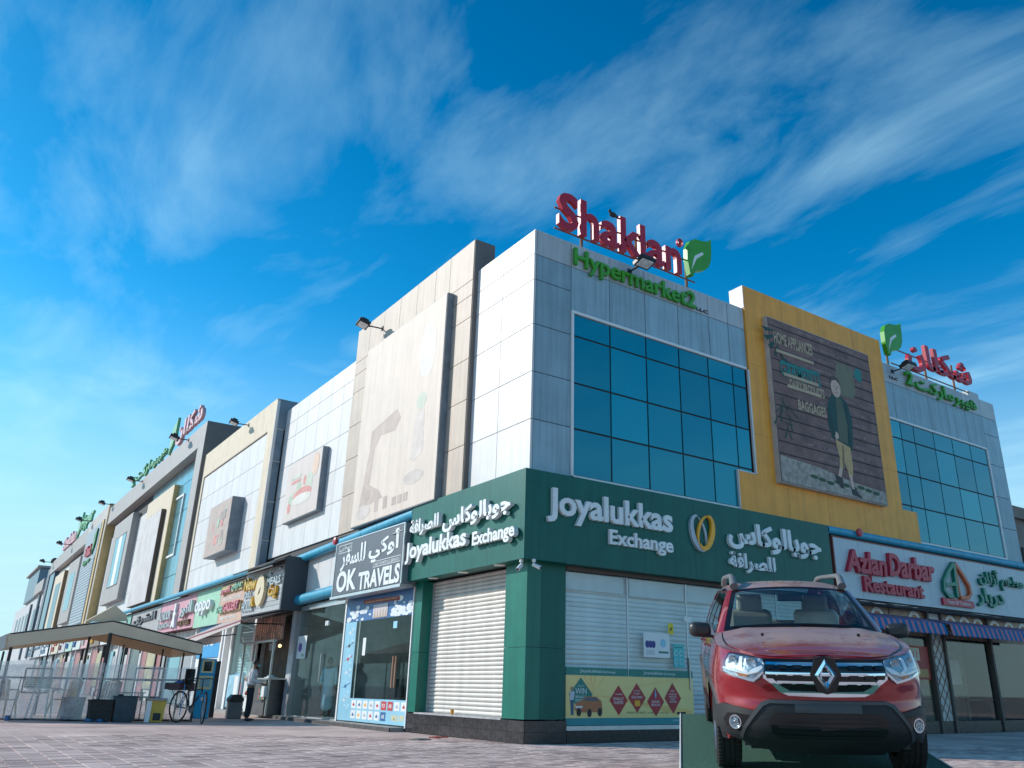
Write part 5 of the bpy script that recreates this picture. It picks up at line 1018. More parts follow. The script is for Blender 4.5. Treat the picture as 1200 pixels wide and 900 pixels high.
# body shell with wheel openings
NS, NZ = 190, 26; RW = .385; WZ = .345
def shell():
    vs, fs, idx = [], [], {}
    for sg in (-1, 1):
        for i in range(NS+1):
            for k in range(NZ+1):
                s = sg*STOT*i/NS; x = xof(s); zb = .30 if abs(x) < 1.8 else .33; zt = interp(ZT, x); z = zb+(zt-zb)*k/NZ; p = Bp(s, z)
                for wx in (1.335, -1.335):
                    d = math.hypot(p.x-wx, p.z-WZ)
                    if abs(d-RW) < .022 and abs(p.y) > .7: q = RW/d; p.x = wx+(p.x-wx)*q; p.z = WZ+(p.z-WZ)*q
                idx[sg, i, k] = len(vs); vs.append(p)
        for i in range(NS):
            for k in range(NZ):
                f = [idx[sg, i, k], idx[sg, i+1, k], idx[sg, i+1, k+1], idx[sg, i, k+1]]; c = sum((vs[j] for j in f), Vector())/4
                if any(math.hypot(c.x-wx, c.z-WZ) < RW-.004 and abs(c.y) > .7 for wx in (1.335, -1.335)): continue
                fs.append(tuple(f))
    b = MB(); b.add(vs, orient(vs, fs, outw)); 
    for sg in (-1, 1):   # arch lips
        for wx in (1.335, -1.335):
            for j in range(28):
                a0, a1 = R(-8+j*196/28), R(-8+(j+1)*196/28)
                q = []
                for a, dep in ((a0, 0), (a1, 0), (a1, .10), (a0, .10)):
                    X, Z = wx+RW*math.cos(a), WZ+RW*math.sin(a)
                    if Z < .30: Z = .30
                    p = Bp(sg*sX(X), Z); q.append((X, p.y-sg*dep, Z))
                b.add(q, orient([Vector(v) for v in q], [(0, 1, 2, 3)], lambda c: Vector((wx-c.x, 0, WZ-c.z))))
    return b
shell().build('body', paint, car, smooth=True)
# upper deck under bonnet and bonnet skin
def hoodz(s, u, lift=0):
    x = xof(s); p = Bp(s, interp(ZT, x)); crown = .022+.05*max(0, min(1, (2.05-x)/1.0)); ridge = .012*math.exp(-((abs(u)-.66)/.10)**2)*max(0, min(1, (2.1-x)/.5)) if lift else 0
    return Vector((p.x, abs(p.y)*u, p.z+crown*(1-u*u)+lift+ridge))
def hood(u_max, s0, s1, lift, n=26, m_=24):
    vs = []; ss = [s0+(s1-s0)*i/n for i in range(n+1)]
    for s in ss:
        for k in range(m_+1): vs.append(hoodz(s, -u_max+2*u_max*k/m_, lift))
    fs = [(i*(m_+1)+k, i*(m_+1)+k+1, (i+1)*(m_+1)+k+1, (i+1)*(m_+1)+k) for i in range(n) for k in range(m_)]
    nb = len(vs); per = [k for k in range(m_+1)]+[i*(m_+1)+m_ for i in range(1, n+1)]+[n*(m_+1)+k for k in range(m_-1, -1, -1)]+[i*(m_+1) for i in range(n-1, 0, -1)]
    if lift:
        for j in per: v = vs[j]; vs.append(Vector((v.x-.004*(v.x > 2), v.y*.998, v.z-lift-.004)))
        fs2 = [(per[j], per[(j+1) % len(per)], nb+(j+1) % len(per), nb+j) for j in range(len(per))]
    else: fs2 = []
    b = MB(); b.add(vs, orient(vs, fs, lambda c: Vector((0, 0, 1)))+orient(vs, fs2, lambda c: c-Vector((1.5, 0, c.z)))); return b
sh0, sh1 = .06, sX(.96)
hood(1.0, .0, sX(.80), 0).build('upper_body', paint, car, smooth=True)
hood(.90, .10, sX(.98), .010).build('bonnet', paint, car, smooth=True, label='dusty red bonnet')
hood(.915, .08, sX(.97), .0035).build('bonnet_gap', gloss_blk, car)
for s in (-.42, .42): MB().box(1.52-.012, 1.52+.012, s-.012, s+.012, 1.135, 1.16).build('washer_nozzle', gloss_blk, car)
# patches on the shell given by polygons in (Y or s, z)
def patch(poly, off, th, name, m, conv=sY, step=.045, mirror=False, smooth=True, parent=None, **k):
    outs = []
    for sg in ((1, -1) if mirror else (1,)):
        P = [(sg*conv(a) if conv is sX else conv(sg*a), z) for a, z in poly]
        bm = bmesh.new(); vv = [bm.verts.new((a, z, 0)) for a, z in P]
        for t in geometry.tessellate_polygon([[Vector((a, z, 0)) for a, z in P]]): 
            try: bm.faces.new([vv[i] for i in t])
            except ValueError: pass
        a0, a1 = min(p[0] for p in P), max(p[0] for p in P); z0, z1 = min(p[1] for p in P), max(p[1] for p in P)
        q = math.ceil(a0/step)*step
        while q < a1: bmesh.ops.bisect_plane(bm, geom=bm.verts[:]+bm.edges[:]+bm.faces[:], plane_co=(q, 0, 0), plane_no=(1, 0, 0)); q += step
        q = math.ceil(z0/.04)*.04
        while q < z1: bmesh.ops.bisect_plane(bm, geom=bm.verts[:]+bm.edges[:]+bm.faces[:], plane_co=(0, q, 0), plane_no=(0, 1, 0)); q += .04
        bm.verts.index_update(); vs = [Bp(v.co.x, v.co.y, off) for v in bm.verts]; fs = [tuple(v.index for v in f.verts) for f in bm.faces]; n = len(vs)
        vs2 = [Bp(v.co.x, v.co.y, off-th) for v in bm.verts]; rim = [(e.verts[0].index, e.verts[1].index) for e in bm.edges if len(e.link_faces) == 1]; cen = sum(vs, Vector())/n
        F = orient(vs, fs, outw)+[(a, b, b+n, a+n) for a, b in rim]; bm.free()
        outs.append(MB().add(vs+vs2, F).build(name, m, parent or car, smooth=smooth, **k))
    return outs
patch([(-.80, .66), (-.44, .66), (.44, .66), (.80, .66), (.80, .665)], .0, .01, 'x', paint) if False else None
# grille
patch([(-.50, .985), (.50, .985), (.47, .86), (.40, .80), (.31, .735), (-.31, .735), (-.40, .80), (-.47, .86)], .004, .01, 'grille', gloss_blk)
for z in (.945, .868, .80):
    hw = .47 if z > .9 else (.47 if z > .82 else .385)
    patch([(-hw, z+.016), (hw, z+.016), (hw, z-.010), (-hw, z-.010)], .024, .02, 'chrome_bar', chrome)
    for sg in (-1, 1):
        for c in (.22, .34, .43) if z > .82 else (.20, .31):
            patch([(c*sg-.038, z-.004), (c*sg+.038, z-.004), (c*sg+.030, z-.036), (c*sg-.030, z-.036)][::1], .027, .02, 'grille_insert', gloss_blk)
patch([(-.49, .862), (-.42, .835), (-.36, .775), (-.29, .737), (0, .73), (.29, .737), (.36, .775), (.42, .835), (.49, .862), (.49, .832), (.43, .79), (.37, .725), (.30, .698), (0, .692), (-.30, .698), (-.37, .725), (-.43, .79), (-.49, .832)], .014, .02, 'chrome_lip', chrome)
# badge: black shield + chrome lozenge
fb = lambda u, v, d=0: Vector((2.17+d-.06*(v-.87), u, v))
MB().prism(fb, [(0, 1.012), (.08, .99), (.128, .87), (.076, .742), (0, .716), (-.076, .742), (-.128, .87), (-.08, .99)], -.04, .018).build('badge_shield', gloss_blk, car, bevel=.006)
lo, li = [(0, .99), (.088, .865), (0, .735), (-.088, .865)], [(0, .925), (.040, .865), (0, .805), (-.040, .865)]
bl = MB(); V_o = [fb(u, v, .022) for u, v in lo]; V_i = [fb(u, v, .022) for u, v in li]
V_m = [fb((a[0]+b[0])/2, (a[1]+b[1])/2, .048) for a, b in zip(lo, li)]
bl.add(V_o+V_m+V_i, orient(V_o+V_m+V_i, [(i, (i+1) % 4, (i+1) % 4+4, i+4) for i in range(4)]+[(i+4, (i+1) % 4+4, (i+1) % 4+8, i+8) for i in range(4)], lambda c: Vector((1, 0, 0)))).build('badge', chrome, car)
# headlights
HL = [(.49, .985), (.62, 1.0), (.79, 1.015), (.795, .93), (.79, .862), (.70, .825), (.56, .795), (.515, .82), (.475, .875), (.47, .94)]
for sg in (1, -1):
    H = [(a*sg, z) for a, z in HL]
    hb = patch(H, .006, .02, 'headlight', gloss_blk)[0]; ORG[hb.name] = Vector((0, 0, 0))
    ins = lambda k: [((a-.64)*k+.64, (z-.905)*k+.905) for a, z in HL]
    patch([(a*sg, z) for a, z in ins(.93)], .010, .006, 'reflector', reflector, parent=hb)
    patch([(.50*sg, .93), (.56*sg, .905), (.60*sg, .87), (.79*sg, .90), (.79*sg, .885), (.60*sg, .852), (.53*sg, .875), (.49*sg, .912)], .020, .01, 'light_bar', letter_w, parent=hb)
    patch([(.665*sg, .99), (.69*sg, .99), (.67*sg, .90), (.62*sg, .868), (.60*sg, .878), (.648*sg, .905)], .021, .01, 'light_bar', letter_w, parent=hb)
    patch([(.48*sg, .875), (.56*sg, .797), (.70*sg, .828), (.785*sg, .865), (.785*sg, .88), (.70*sg, .845), (.565*sg, .818), (.495*sg, .88)], .021, .01, 'chrome_trim', chrome, parent=hb)
    for (a, z, r) in ((.58, .945, .042), (.73, .95, .045)):
        p = Bp(sY(a*sg), z, .012); n = (Bp(sY(a*sg), z, .05)-p).normalized(); MB().lathe(p, n, [(.004, 0), (.006, r*.6), (.012, r), (.0, r*1.08)], 18).build('lamp_bowl', reflector, hb, smooth=True)
    patch([(.60*sg, .850), (.68*sg, .858), (.68*sg, .843), (.62*sg, .832)], .016, .008, 'indicator', mat('amber', (.5, .15, .03), .3), parent=hb)
    patch(H, .034, .026, 'lamp_cover', lampg, parent=hb)
# lower bumper cladding
patch([(-.46, .665), (.46, .665), (.52, .64), (.60, .52), (.71, .34), (.70, .29), (.60, .26), (-.60, .26), (-.70, .29), (-.71, .34), (-.60, .52), (-.52, .64)], .030, .04, 'lower_bumper', clad)
patch([(-.46, .665), (.46, .665), (.52, .64), (.71, .34), (.69, .335), (.50, .615), (.45, .640), (-.45, .640), (-.50, .615), (-.69, .335), (-.71, .34), (-.52, .64)], .040, .02, 'bumper_edge', mat('grey_cladding', (.06, .062, .066), .45))
patch([(-.42, .565), (.42, .565), (.46, .50), (.44, .40), (.38, .37), (-.38, .37), (-.44, .40), (-.46, .50)], .034, .02, 'lower_grille', gloss_blk)
for k in range(5): patch([(-.40, .535-k*.035), (.40, .535-k*.035), (.40, .528-k*.035), (-.40, .528-k*.035)], .040, .008, 'grille_bar', clad)
patch([(-.26, .655), (.26, .655), (.26, .575), (-.26, .575)], .036, .01, 'plate_recess', mat('grey_cladding', (0, 0, 0)))
patch([(-.55, .30), (.55, .30), (.5, .235), (-.5, .235)], .02, .04, 'skid_plate', clad)
for sg in (1, -1):
    patch([(.60*sg, .575), (.70*sg, .59), (.80*sg, .60), (.86*sg, .55), (.875*sg, .44), (.82*sg, .36), (.72*sg, .31), (.70*sg, .36), (.56*sg, .575)], .022, .03, 'corner_cladding', clad)
    patch([(.60*sg, .535), (.70*sg, .54), (.765*sg, .53), (.80*sg, .47), (.78*sg, .42), (.70*sg, .395), (.66*sg, .42)], .028, .02, 'fog_surround', gloss_blk)
    p = Bp(sY(.71*sg), .468, .02); n = (Bp(sY(.71*sg), .468, .06)-p+Vector((.02, 0, 0))).normalized()
    fgl = MB().lathe(p, n, [(.0, .05), (.018, .048), (.014, .03), (.02, .0)], 22).build('fog_light', reflector, car, smooth=True); ORG[fgl.name] = Vector((0, 0, 0))
    MB().lathe(p, n, [(-.01, .058), (.022, .056), (.022, .048), (.0, .048)], 22).build('ring', chrome, fgl, smooth=True)
    for wx, nm in ((1.335, 0), (-1.335, 0)):   # arch cladding
        b = MB()
        for r0, r1, o0, o1 in ((RW-.01, RW+.022, .016, .014), (RW+.022, RW+.045, .014, -.002)):
            for j in range(30):
                a0, a1 = R(-6+j*192/30), R(-6+(j+1)*192/30); q = []
                for a, r, o in ((a0, r0, o0), (a1, r0, o0), (a1, r1, o1), (a0, r1, o1)):
                    X, Z = wx+r*math.cos(a), WZ+r*math.sin(a); p = Bp(sg*sX(X), max(.29, Z), o); q.append(Vector((X, p.y, max(.29, Z))))
                b.add(q, orient(q, [(0, 1, 2, 3)], outw))
        b.build('arch_trim', clad, car, smooth=True)
patch([(.96, .42), (-.96, .42), (-.96, .29), (.96, .29)], .014, .03, 'side_sill', clad, conv=sX, step=.3, mirror=True)
for X in (.86, .82+.0): pass
for X in (.88, -.15, -1.05): patch([(X, 1.12), (X-.006, 1.12), (X-.006, .43), (X, .43)], .0015, .004, 'door_gap', gloss_blk, conv=sX, step=.3, mirror=True)
for X in (.02, -.92): patch([(X, .98), (X-.17, .98), (X-.17, .955), (X, .955)], .03, .02, 'door_handle', paint, conv=sX, step=.3, mirror=True)
# underbody and wheel wells
MB().box(-1.9, 1.85, -.60, .60, .24, .92).box(-.92, .92, -.84, .84, .25, .42).box(-2.0, -1.75, -.8, .8, .3, 1.0).box(1.76, 1.95, -.66, .66, .28, .9).box(-.9, .9, -.84, .84, .42, .50).build('underbody', cabin, car)
# wheels
def wheel(x, y):
    o = 1 if y > 0 else -1; W = bpy.data.objects.new('wheel', None); COL.objects.link(W); W.parent = car; W.location = (x, y, .343); ORG[W.name] = Vector((0, 0, 0))
    pr_ = [(-.105, .225), (-.112, .27), (-.108, .315), (-.085, .338), (-.05, .343), (-.046, .335), (-.04, .343), (-.004, .343), (-.002, .335), (.004, .343), (.04, .343), (.046, .335), (.05, .343), (.085, .338), (.108, .315), (.112, .27), (.105, .225)]
    tb = MB().lathe((0, 0, 0), (0, o, 0), pr_, 48)
    for k in range(60):
        a = 2*math.pi*k/60
        for yy in (-.075, .075):
            c = Vector((.338*math.cos(a), yy, .338*math.sin(a))); rd = Vector((math.cos(a), 0, math.sin(a))); tg = Vector((-math.sin(a), .3, math.cos(a))).normalized(); tb.obox(c, rd*.008, Vector((0, .022, 0)), tg*.012)
    tb.build('tyre', tyre_m, W, smooth=True)
    MB().lathe((0, 0, 0), (0, o, 0), [(-.10, .225), (.10, .228), (.105, .215), (.06, .205), (.02, .19), (.02, .0)], 40).build('rim', mat('wheel_silver', (.42, .43, .45), .3, metal=.8), W, smooth=True)
    for k in range(5):
        a = 2*math.pi*k/5; d = Vector((math.cos(a), 0, math.sin(a))); t_ = Vector((-math.sin(a), 0, math.cos(a)))
        MB().obox(d*.12+Vector((0, o*.07, 0)), d*.10, t_*.028, Vector((0, .012, 0))).build('spoke', MC['wheel_silver'], W)
    MB().lathe((0, o*.05, 0), (0, o, 0), [(.0, .05), (.04, .045), (.042, 0)], 18).build('hub', MC['wheel_silver'], W)
for x in (1.335, -1.335):
    for y in (.77, -.77): wheel(x, y)
# greenhouse
WB = lambda t: Vector((1.06-.16*t*t, .735*t, 1.178-.045*t*t)); WT = lambda t: Vector((.34-.10*t*t, .585*t, 1.572-.035*t*t))
def ws(t, h, off=0): a, b = WB(t), WT(t); p = a.lerp(b, h); p.z += .025*math.sin(math.pi*h); n = Vector((.55, 0, .83)); return p+n*off
def sheet(fn, u0, u1, v0, v1, nu, nv, name, m, parent=None, want=Vector((1, 0, 1)), th=0):
    vs = [fn(u0+(u1-u0)*i/nu, v0+(v1-v0)*k/nv) for i in range(nu+1) for k in range(nv+1)]
    fs = [(i*(nv+1)+k, (i+1)*(nv+1)+k, (i+1)*(nv+1)+k+1, i*(nv+1)+k+1) for i in range(nu) for k in range(nv)]
    b = MB(); fs = orient(vs, fs, lambda c: want)
    if th:
        n = len(vs); vs2 = [v-want.normalized()*th for v in vs]; per = [(i*(nv+1), (i+1)*(nv+1)) for i in range(nu)]+[(i*(nv+1)+nv, (i+1)*(nv+1)+nv) for i in range(nu)]+[(k, k+1) for k in range(nv)]+[(nu*(nv+1)+k, nu*(nv+1)+k+1) for k in range(nv)]
        fs = fs+[tuple(j+n for j in f[::-1]) for f in fs]+[(a, b_, b_+n, a+n) for a, b_ in per]; vs = vs+vs2
    return b.add(vs, fs).build(name, m, parent or car, smooth=True)
wsf = sheet(lambda u, v: ws(u, v, .002), -.985, -.92, .0, 1, 4, 8, 'windscreen_frame', gloss_blk, th=.006); sheet(lambda u, v: ws(u, v, .002), .92, .985, .0, 1, 4, 8, 'windscreen_frame', gloss_blk, th=.006)
sheet(lambda u, v: ws(u, v, .003), -.98, .98, -.04, .10, 20, 3, 'windscreen_frame', gloss_blk, th=.006); sheet(lambda u, v: ws(u, v, .003), -.98, .98, .95, 1.0, 20, 3, 'windscreen_frame', gloss_blk, th=.006)
sheet(ws, -.975, .975, .0, 1, 20, 10, 'windscreen', carglass, th=.004)
# roof
RX = [(.345, 1.575), (.15, 1.615), (-.3, 1.64), (-.9, 1.635), (-1.5, 1.60), (-1.85, 1.555)]
def roof(u, v, dz=0):
    x = .345-2.2*v; z = interp(RX, x) if False else 0
    for (a, za), (b_, zb) in zip(RX[:-1], RX[1:]):
        if b_ <= x <= a: z = za+(zb-za)*(a-x)/(a-b_); break
    else: z = RX[-1][1]
    w_ = .60+.02*math.sin(math.pi*min(1, v*1.2)); x -= .10*u*u*(1-v); return Vector((x, w_*u, z-.038*u*u-.03*abs(u)**8+dz))
sheet(roof, -1, 1, 0, 1, 20, 24, 'roof', paint, want=Vector((0, 0, 1)), th=.02)
belt = lambda x: Vector((x, .80-.02*abs(x)/2, interp(ZT, x)+.004)); rail = lambda x: Vector((min(x, .30), .622, 1.525 if x > -1.2 else 1.525+(x+1.2)*.05))
for sg in (1, -1):
    S_ = Vector((1, sg, 1)); M_ = lambda p: Vector((p.x, p.y*sg, p.z))
    # A pillar: red strip between screen edge and door opening
    a0, a1, b0, b1 = WB(1), WT(1), Vector((.80, .80, 1.13)), Vector((.16, .632, 1.53))
    sheet(lambda u, v: M_(a0.lerp(a1, v).lerp(b0.lerp(b1, v), u)+Vector((0, .012*math.sin(math.pi*u), .014*math.sin(math.pi*v)))), 0, 1, 0, 1, 4, 10, 'pillar', paint, want=Vector((.5, sg, .6)), th=.02)
    side = lambda x, h: M_(Vector((0, .80, 0)).lerp(Vector((0, .628, 0)), h)+Vector((x, .018*math.sin(math.pi*h), interp(ZT, x)*(1-h)+1.53*h)))
    def sp(xb0, xb1, xt0, xt1, nm, m, off=0, h0=0, h1=1): return sheet(lambda u, v: side((xb0+(xb1-xb0)*u)*(1-v)+(xt0+(xt1-xt0)*u)*v, v)+Vector((0, sg*off, 0)), 0, 1, h0, h1, 3, 6, nm, m, want=Vector((0, sg, .3)), th=.012)
    sp(-.12, -.20, -.14, -.22, 'pillar', gloss_blk, .004); sp(-1.02, -1.14, -1.0, -1.12, 'pillar', gloss_blk, .004); sp(-1.75, -2.05, -1.5, -1.75, 'pillar', paint, .004)
    sp(.78, -.10, .14, -.12, 'side_window', carglass); sp(-.20, -1.0, -.22, -.98, 'side_window', carglass); sp(-1.14, -1.76, -1.12, -1.5, 'side_window', carglass)
    sp(.80, -1.8, .14, -1.5, 'window_frame', gloss_blk, .006, .0, .06); sp(.80, -1.8, .17, -1.52, 'window_frame', paint, .004, .93, 1.0)
    # wing mirror
    mb = MB().obox((.70, sg*.955, 1.150), (.055, -sg*.02, 0), (.012, sg*.105, .006), (.0, 0, .072)); mb.build('wing_mirror', mat('mirror_grey', (.03, .032, .035), .4), car, smooth=True, bevel=.045)
    MB().box(.64, .74, sg*.80, sg*.94, 1.075, 1.10).build('mirror_arm', clad, car, bevel=.008); MB().prism(lambda u, v, d=0: Vector((.645-d, sg*.955+u, 1.155+v)), ell(0, 0, .085, .066, 20), 0, .004).build('mirror_glass', sky_glass, car)
    # roof rail
    rl = MB(); pts = [Vector((.22-.0*k, sg*.56, 1.575)) for k in range(1)]+[Vector((.10, sg*.565, 1.66)), Vector((-.02, sg*.57, 1.685)), Vector((-.3, sg*.575, 1.69)), Vector((-1.1, sg*.575, 1.685)), Vector((-1.35, sg*.57, 1.67)), Vector((-1.5, sg*.565, 1.60))]
    rl.tube(pts, [.045, .036, .030, .024, .024, .03, .036], 10).build('roof_rail', mat('rail_grey', (.16, .165, .17), .45), car, smooth=True)
    MB().obox((.04, sg*.568, 1.63), (.03, 0, 0), (0, .012, 0), (0, 0, .04)).build('rail_foot', MC['rail_grey'], car)
# rear window, tailgate upper, aerial, wipers
sheet(lambda u, v: Vector((-2.08+.26*v, u*(.72-.14*v), 1.13+.40*v)), -.85, .85, .08, .92, 8, 4, 'rear_window', carglass, want=Vector((-1, 0, .4)), th=.004)
sheet(lambda u, v: Vector((-2.08+.26*v, u*(.72-.14*v), 1.13+.40*v)), -1.05, -.85, 0, 1, 2, 4, 'pillar', paint, want=Vector((-1, 0, .4)), th=.02); sheet(lambda u, v: Vector((-2.08+.26*v, u*(.72-.14*v), 1.13+.40*v)), .85, 1.05, 0, 1, 2, 4, 'pillar', paint, want=Vector((-1, 0, .4)), th=.02)
MB().tube([(-.9, 0, 1.63), (-1.05, 0, 1.86)], .006, 6).build('aerial', gloss_blk, car)
for y0, y1 in ((-.62, -.05), (.0, .60)): MB().tube([ws(y0/.72, .06, .012), ws((y0+y1)/2/.72, .045, .018), ws(y1/.72, .03, .012)], .009, 6).build('wiper', gloss_blk, car)
# cabin
MB().box(-1.9, .9, -.70, .70, .50, .62).add([(.95, -.72, 1.02), (.95, .72, 1.02), (.55, .72, 1.08), (.55, -.72, 1.08), (.95, -.72, .6), (.95, .72, .6), (.45, .72, .6), (.45, -.72, .6)], [(0, 1, 2, 3), (3, 2, 6, 7), (0, 4, 5, 1)]).build('dashboard', cabin, car)
for sg in (1, -1):
    MB().obox((-.02, sg*.36, .78), (.25, 0, 0), (0, .24, 0), (0, 0, .08)).obox((-.30, sg*.36, 1.02), (.07, 0, -.02), (0, .24, 0), (.08, 0, -.30)).build('seat', beige_p if sg > 0 else seat_m, car, bevel=.05)
    MB().obox((-.40, sg*.36, 1.39), (.06, 0, 0), (0, .14, 0), (0, 0, .10)).build('headrest', seat_m if sg > 0 else mat('headrest_grey', (.42, .41, .35), .8), car, bevel=.04)
MB().obox((-1.25, 0, 1.0), (.08, 0, 0), (0, .62, 0), (0, 0, .18)).build('rear_bench', seat_m, car, bevel=.04)
MB().lathe((.38, .36, 1.02), (-.8, 0, .5), [(-.014, .18), (0, .195), (.014, .18), (0, .168), (-.014, .18)], 26).tube([(.38, .36, 1.02), (.6, .36, .95)], .03, 8).build('steering_wheel', gloss_blk, car, smooth=True)
MB().obox((.36, 0, 1.46), (.015, 0, 0), (0, .13, 0), (0, 0, .035)).build('rear_view_mirror', gloss_blk, car, bevel=.01)
quad = [(.86, .18, 1.08), (.86, .55, 1.08), (.60, .52, 1.105), (.60, .22, 1.105)]
MB().add(quad+[(a, b, c+.004) for a, b, c in quad], [(0, 3, 2, 1), (4, 5, 6, 7)]).build('paper', mat('pale_paper', (.5, .68, .66), .6), car)

# ================================================================== GAZEBO AND STREET THINGS
GA, GU, GN = Vector((-6.75, 11.6, 0)), Vector((.91842555, -.39559388, 0)), Vector((-.39559388, -.91842555, 0))
SHR = .41
def GF(off=0.0): return lambda u, v, d=0: GA+GU*(u+SHR*d)+Vector((0, 0, v))+GN*(off+d)
gz = thing('gazebo', 'low beige canopy gazebo with black posts and clear plastic sheets', 'gazebo', tuple(GA))
canv = mat('canvas_beige', (.64, .52, .38), .85, noise=.1, nscale=2, bump=.2, bscale=12); canv_l = mat('canvas_pale', (.60, .57, .53), .85, noise=.08)
DP = -3.4
g0 = GF(0)
def canvas(poly_uvd, th=.012, name='valance', m=canv):
    vs = [g0(u, v, d) for u, v, d in poly_uvd]; n = Vector((0, 0, 0))
    for i in range(len(vs)): n += vs[i].cross(vs[(i+1) % len(vs)])
    n = n.normalized()*th; k = len(vs); v2 = [v+n for v in vs]
    MB().add(vs+v2, [tuple(range(k))[::-1], tuple(range(k, 2*k))]+[(i, (i+1) % k, (i+1) % k+k, i+k) for i in range(k)]).build(name, m, gz)
for d in (0, DP):
    canvas([(-.22, 1.60, d), (2.0, 1.965, d), (2.0, 2.28, d), (-.25, 1.90, d)]); canvas([(2.0, 1.965, d), (4.18, 1.53, d), (4.16, 1.80, d), (2.0, 2.28, d)])
canvas([(-.25, 1.90, 0), (2.0, 2.28, 0), (2.0, 2.28, DP), (-.25, 1.90, DP)], name='roof'); canvas([(2.0, 2.28, 0), (4.16, 1.80, 0), (4.16, 1.80, DP), (2.0, 2.28, DP)], name='roof')
canvas([(4.17, 1.53, 0), (4.17, 1.80, 0), (4.17, 1.80, DP), (4.17, 1.53, DP)])
canvas([(-.25, 1.57, .02), (-.27, 1.90, .02), (-1.6, 1.15, .02), (-1.6, .95, .02)], m=canv_l, name='side_flap'); canvas([(-.27, 1.90, .02), (-1.6, 1.15, .02), (-1.6, 1.15, -2.5), (-.27, 1.90, -2.5)], m=canv_l, name='roof')
canvas([(1.45, 2.26, -.5), (2.05, 2.66, -.5), (2.05, 2.66, -1.3), (1.45, 2.26, -1.3)], name='vent_cap'); canvas([(2.05, 2.66, -.5), (2.38, 2.42, -.5), (2.38, 2.34, -1.3), (2.05, 2.66, -1.3)], name='vent_cap'); canvas([(1.45, 2.26, -.5), (2.38, 2.30, -.5), (2.38, 2.42, -.5), (2.05, 2.66, -.5)], name='vent_cap')
def bar(a, b, r=.022, nm='bar'): MB().tube([g0(*a), g0(*b)], r, 8).build(nm, blk, gz)
for u, z, r, d in ((2.0, 1.98, .045, 0), (-.12, 1.6, .035, 0), (4.15, 1.56, .03, 0), (1.62, 1.95, .028, -.6), (4.05, 1.56, .028, DP), (-.1, 1.6, .028, DP), (2.9, 1.85, .022, DP), (3.6, 1.7, .022, -1.7), (3.95, 1.6, .022, -.9), (1.0, 1.8, .02, DP)): bar((u, 0, d), (u, z, d), r, 'post')
for z, r in ((.93, .022), (.03, .025)): bar((-1.5, z, 0), (4.15, z, 0), r, 'rail')
bar((-.2, 1.9, 0), (2.0, 2.26, 0), .02, 'roof_bar'); bar((2.0, 2.26, 0), (4.15, 1.79, 0), .02, 'roof_bar'); bar((2.0, 1.96, .015), (4.17, 1.52, .015), .012, 'roof_bar')
for u0, u1, v0, v1, d in ((2.73, 3.37, .54, 1.19, .01), (.40, 1.0, .59, 1.15, -1.2)):
    for a, b in (((u0, v0), (u1, v0)), ((u1, v0), (u1, v1)), ((u1, v1), (u0, v1)), ((u0, v1), (u0, v0))): bar((a[0], a[1], d), (b[0], b[1], d), .018, 'frame_bar')
bar((2.75, .91, .01), (3.3, .91, .01), .012, 'frame_bar')
for u in (.2, 1.2, 2.35): bar((u, .03, -.01), (u+.05, .93, -.01), .012, 'upright')
def wavy(u0, u1, v0, v1, d, nm='plastic_sheet'):
    vs, fs, n, m_ = [], [], 26, 6
    for i in range(n+1):
        for k in range(m_+1):
            u = u0+(u1-u0)*i/n; v = v0+(v1-v0)*k/m_; vs.append(g0(u, v+(.03*math.sin(u*3.1) if k == m_ else 0), d+.018*math.sin(u*9+v*3)+.01*math.sin(u*23)))
    fs = [(i*(m_+1)+k, (i+1)*(m_+1)+k, (i+1)*(m_+1)+k+1, i*(m_+1)+k+1) for i in range(n) for k in range(m_)]
    MB().add(vs, fs).build(nm, plastic, gz, smooth=True)
wavy(-1.5, 2.0, .03, 1.30, .04); wavy(2.02, 4.12, .03, 1.24, .04); wavy(-.1, 2.4, .03, 1.25, DP)
# things in the gazebo
def plastic_chair(label, u, d, rz, m, g=None):
    p = g0(u, 0, d); t = thing('plastic_chair', label, 'chair', tuple(p), g); t.rotation_euler = (0, 0, rz); ORG[t.name] = Vector((0, 0, 0))
    MB().box(-.22, .22, -.22, .22, .42, .45).build('seat', m, t, bevel=.012)
    for i in range(6): MB().obox((-.21-.05*.5, -.19+i*.076, .66), (.012, 0, -.003), (0, .026, 0), (-.04, 0, .20)).build('back_slat', m, t)
    MB().tube([(-.20, -.23, .46), (-.27, -.22, .87), (-.28, 0, .90), (-.27, .22, .87), (-.20, .23, .46)], .018, 6).build('back_frame', m, t)
    for sx in (-1, 1):
        for sy in (-1, 1): MB().tube([(sx*.20, sy*.2, .43), (sx*.26, sy*.25, 0)], [.028, .02], 6).build('leg', m, t)
    for sy in (-1, 1): MB().tube([(-.22, sy*.24, .66), (.1, sy*.26, .66), (.18, sy*.25, .6), (.2, sy*.22, .43)], .018, 6).build('armrest', m, t)
tanp = mat('tan_plastic', (.55, .38, .16), .5); brp = mat('brown_plastic', (.30, .17, .07), .5)
plastic_chair('tan plastic armchair at the far left of the gazebo', -.02, -.45, 1.0, tanp); plastic_chair('tan plastic chair deep in the gazebo beside the second post', 1.45, -1.6, 2.4, tanp); plastic_chair('brown plastic chair in the gazebo behind the frame window', 2.5, -2.2, -2.2, brp)
tb = thing('white_table', 'white round topped plastic table inside the gazebo', 'table', tuple(g0(.85, 0, -.7))); c = g0(.85, 0, -.7)
MB().tube([c+Vector((0, 0, .68)), c+Vector((0, 0, .71))], .38, 26).build('top', white, tb)
for a in range(4): MB().tube([c+Vector((.22*math.cos(a*1.57+.4), .22*math.sin(a*1.57+.4), .68)), c+Vector((.30*math.cos(a*1.57+.4), .30*math.sin(a*1.57+.4), 0))], .022, 6).build('leg', white, tb)
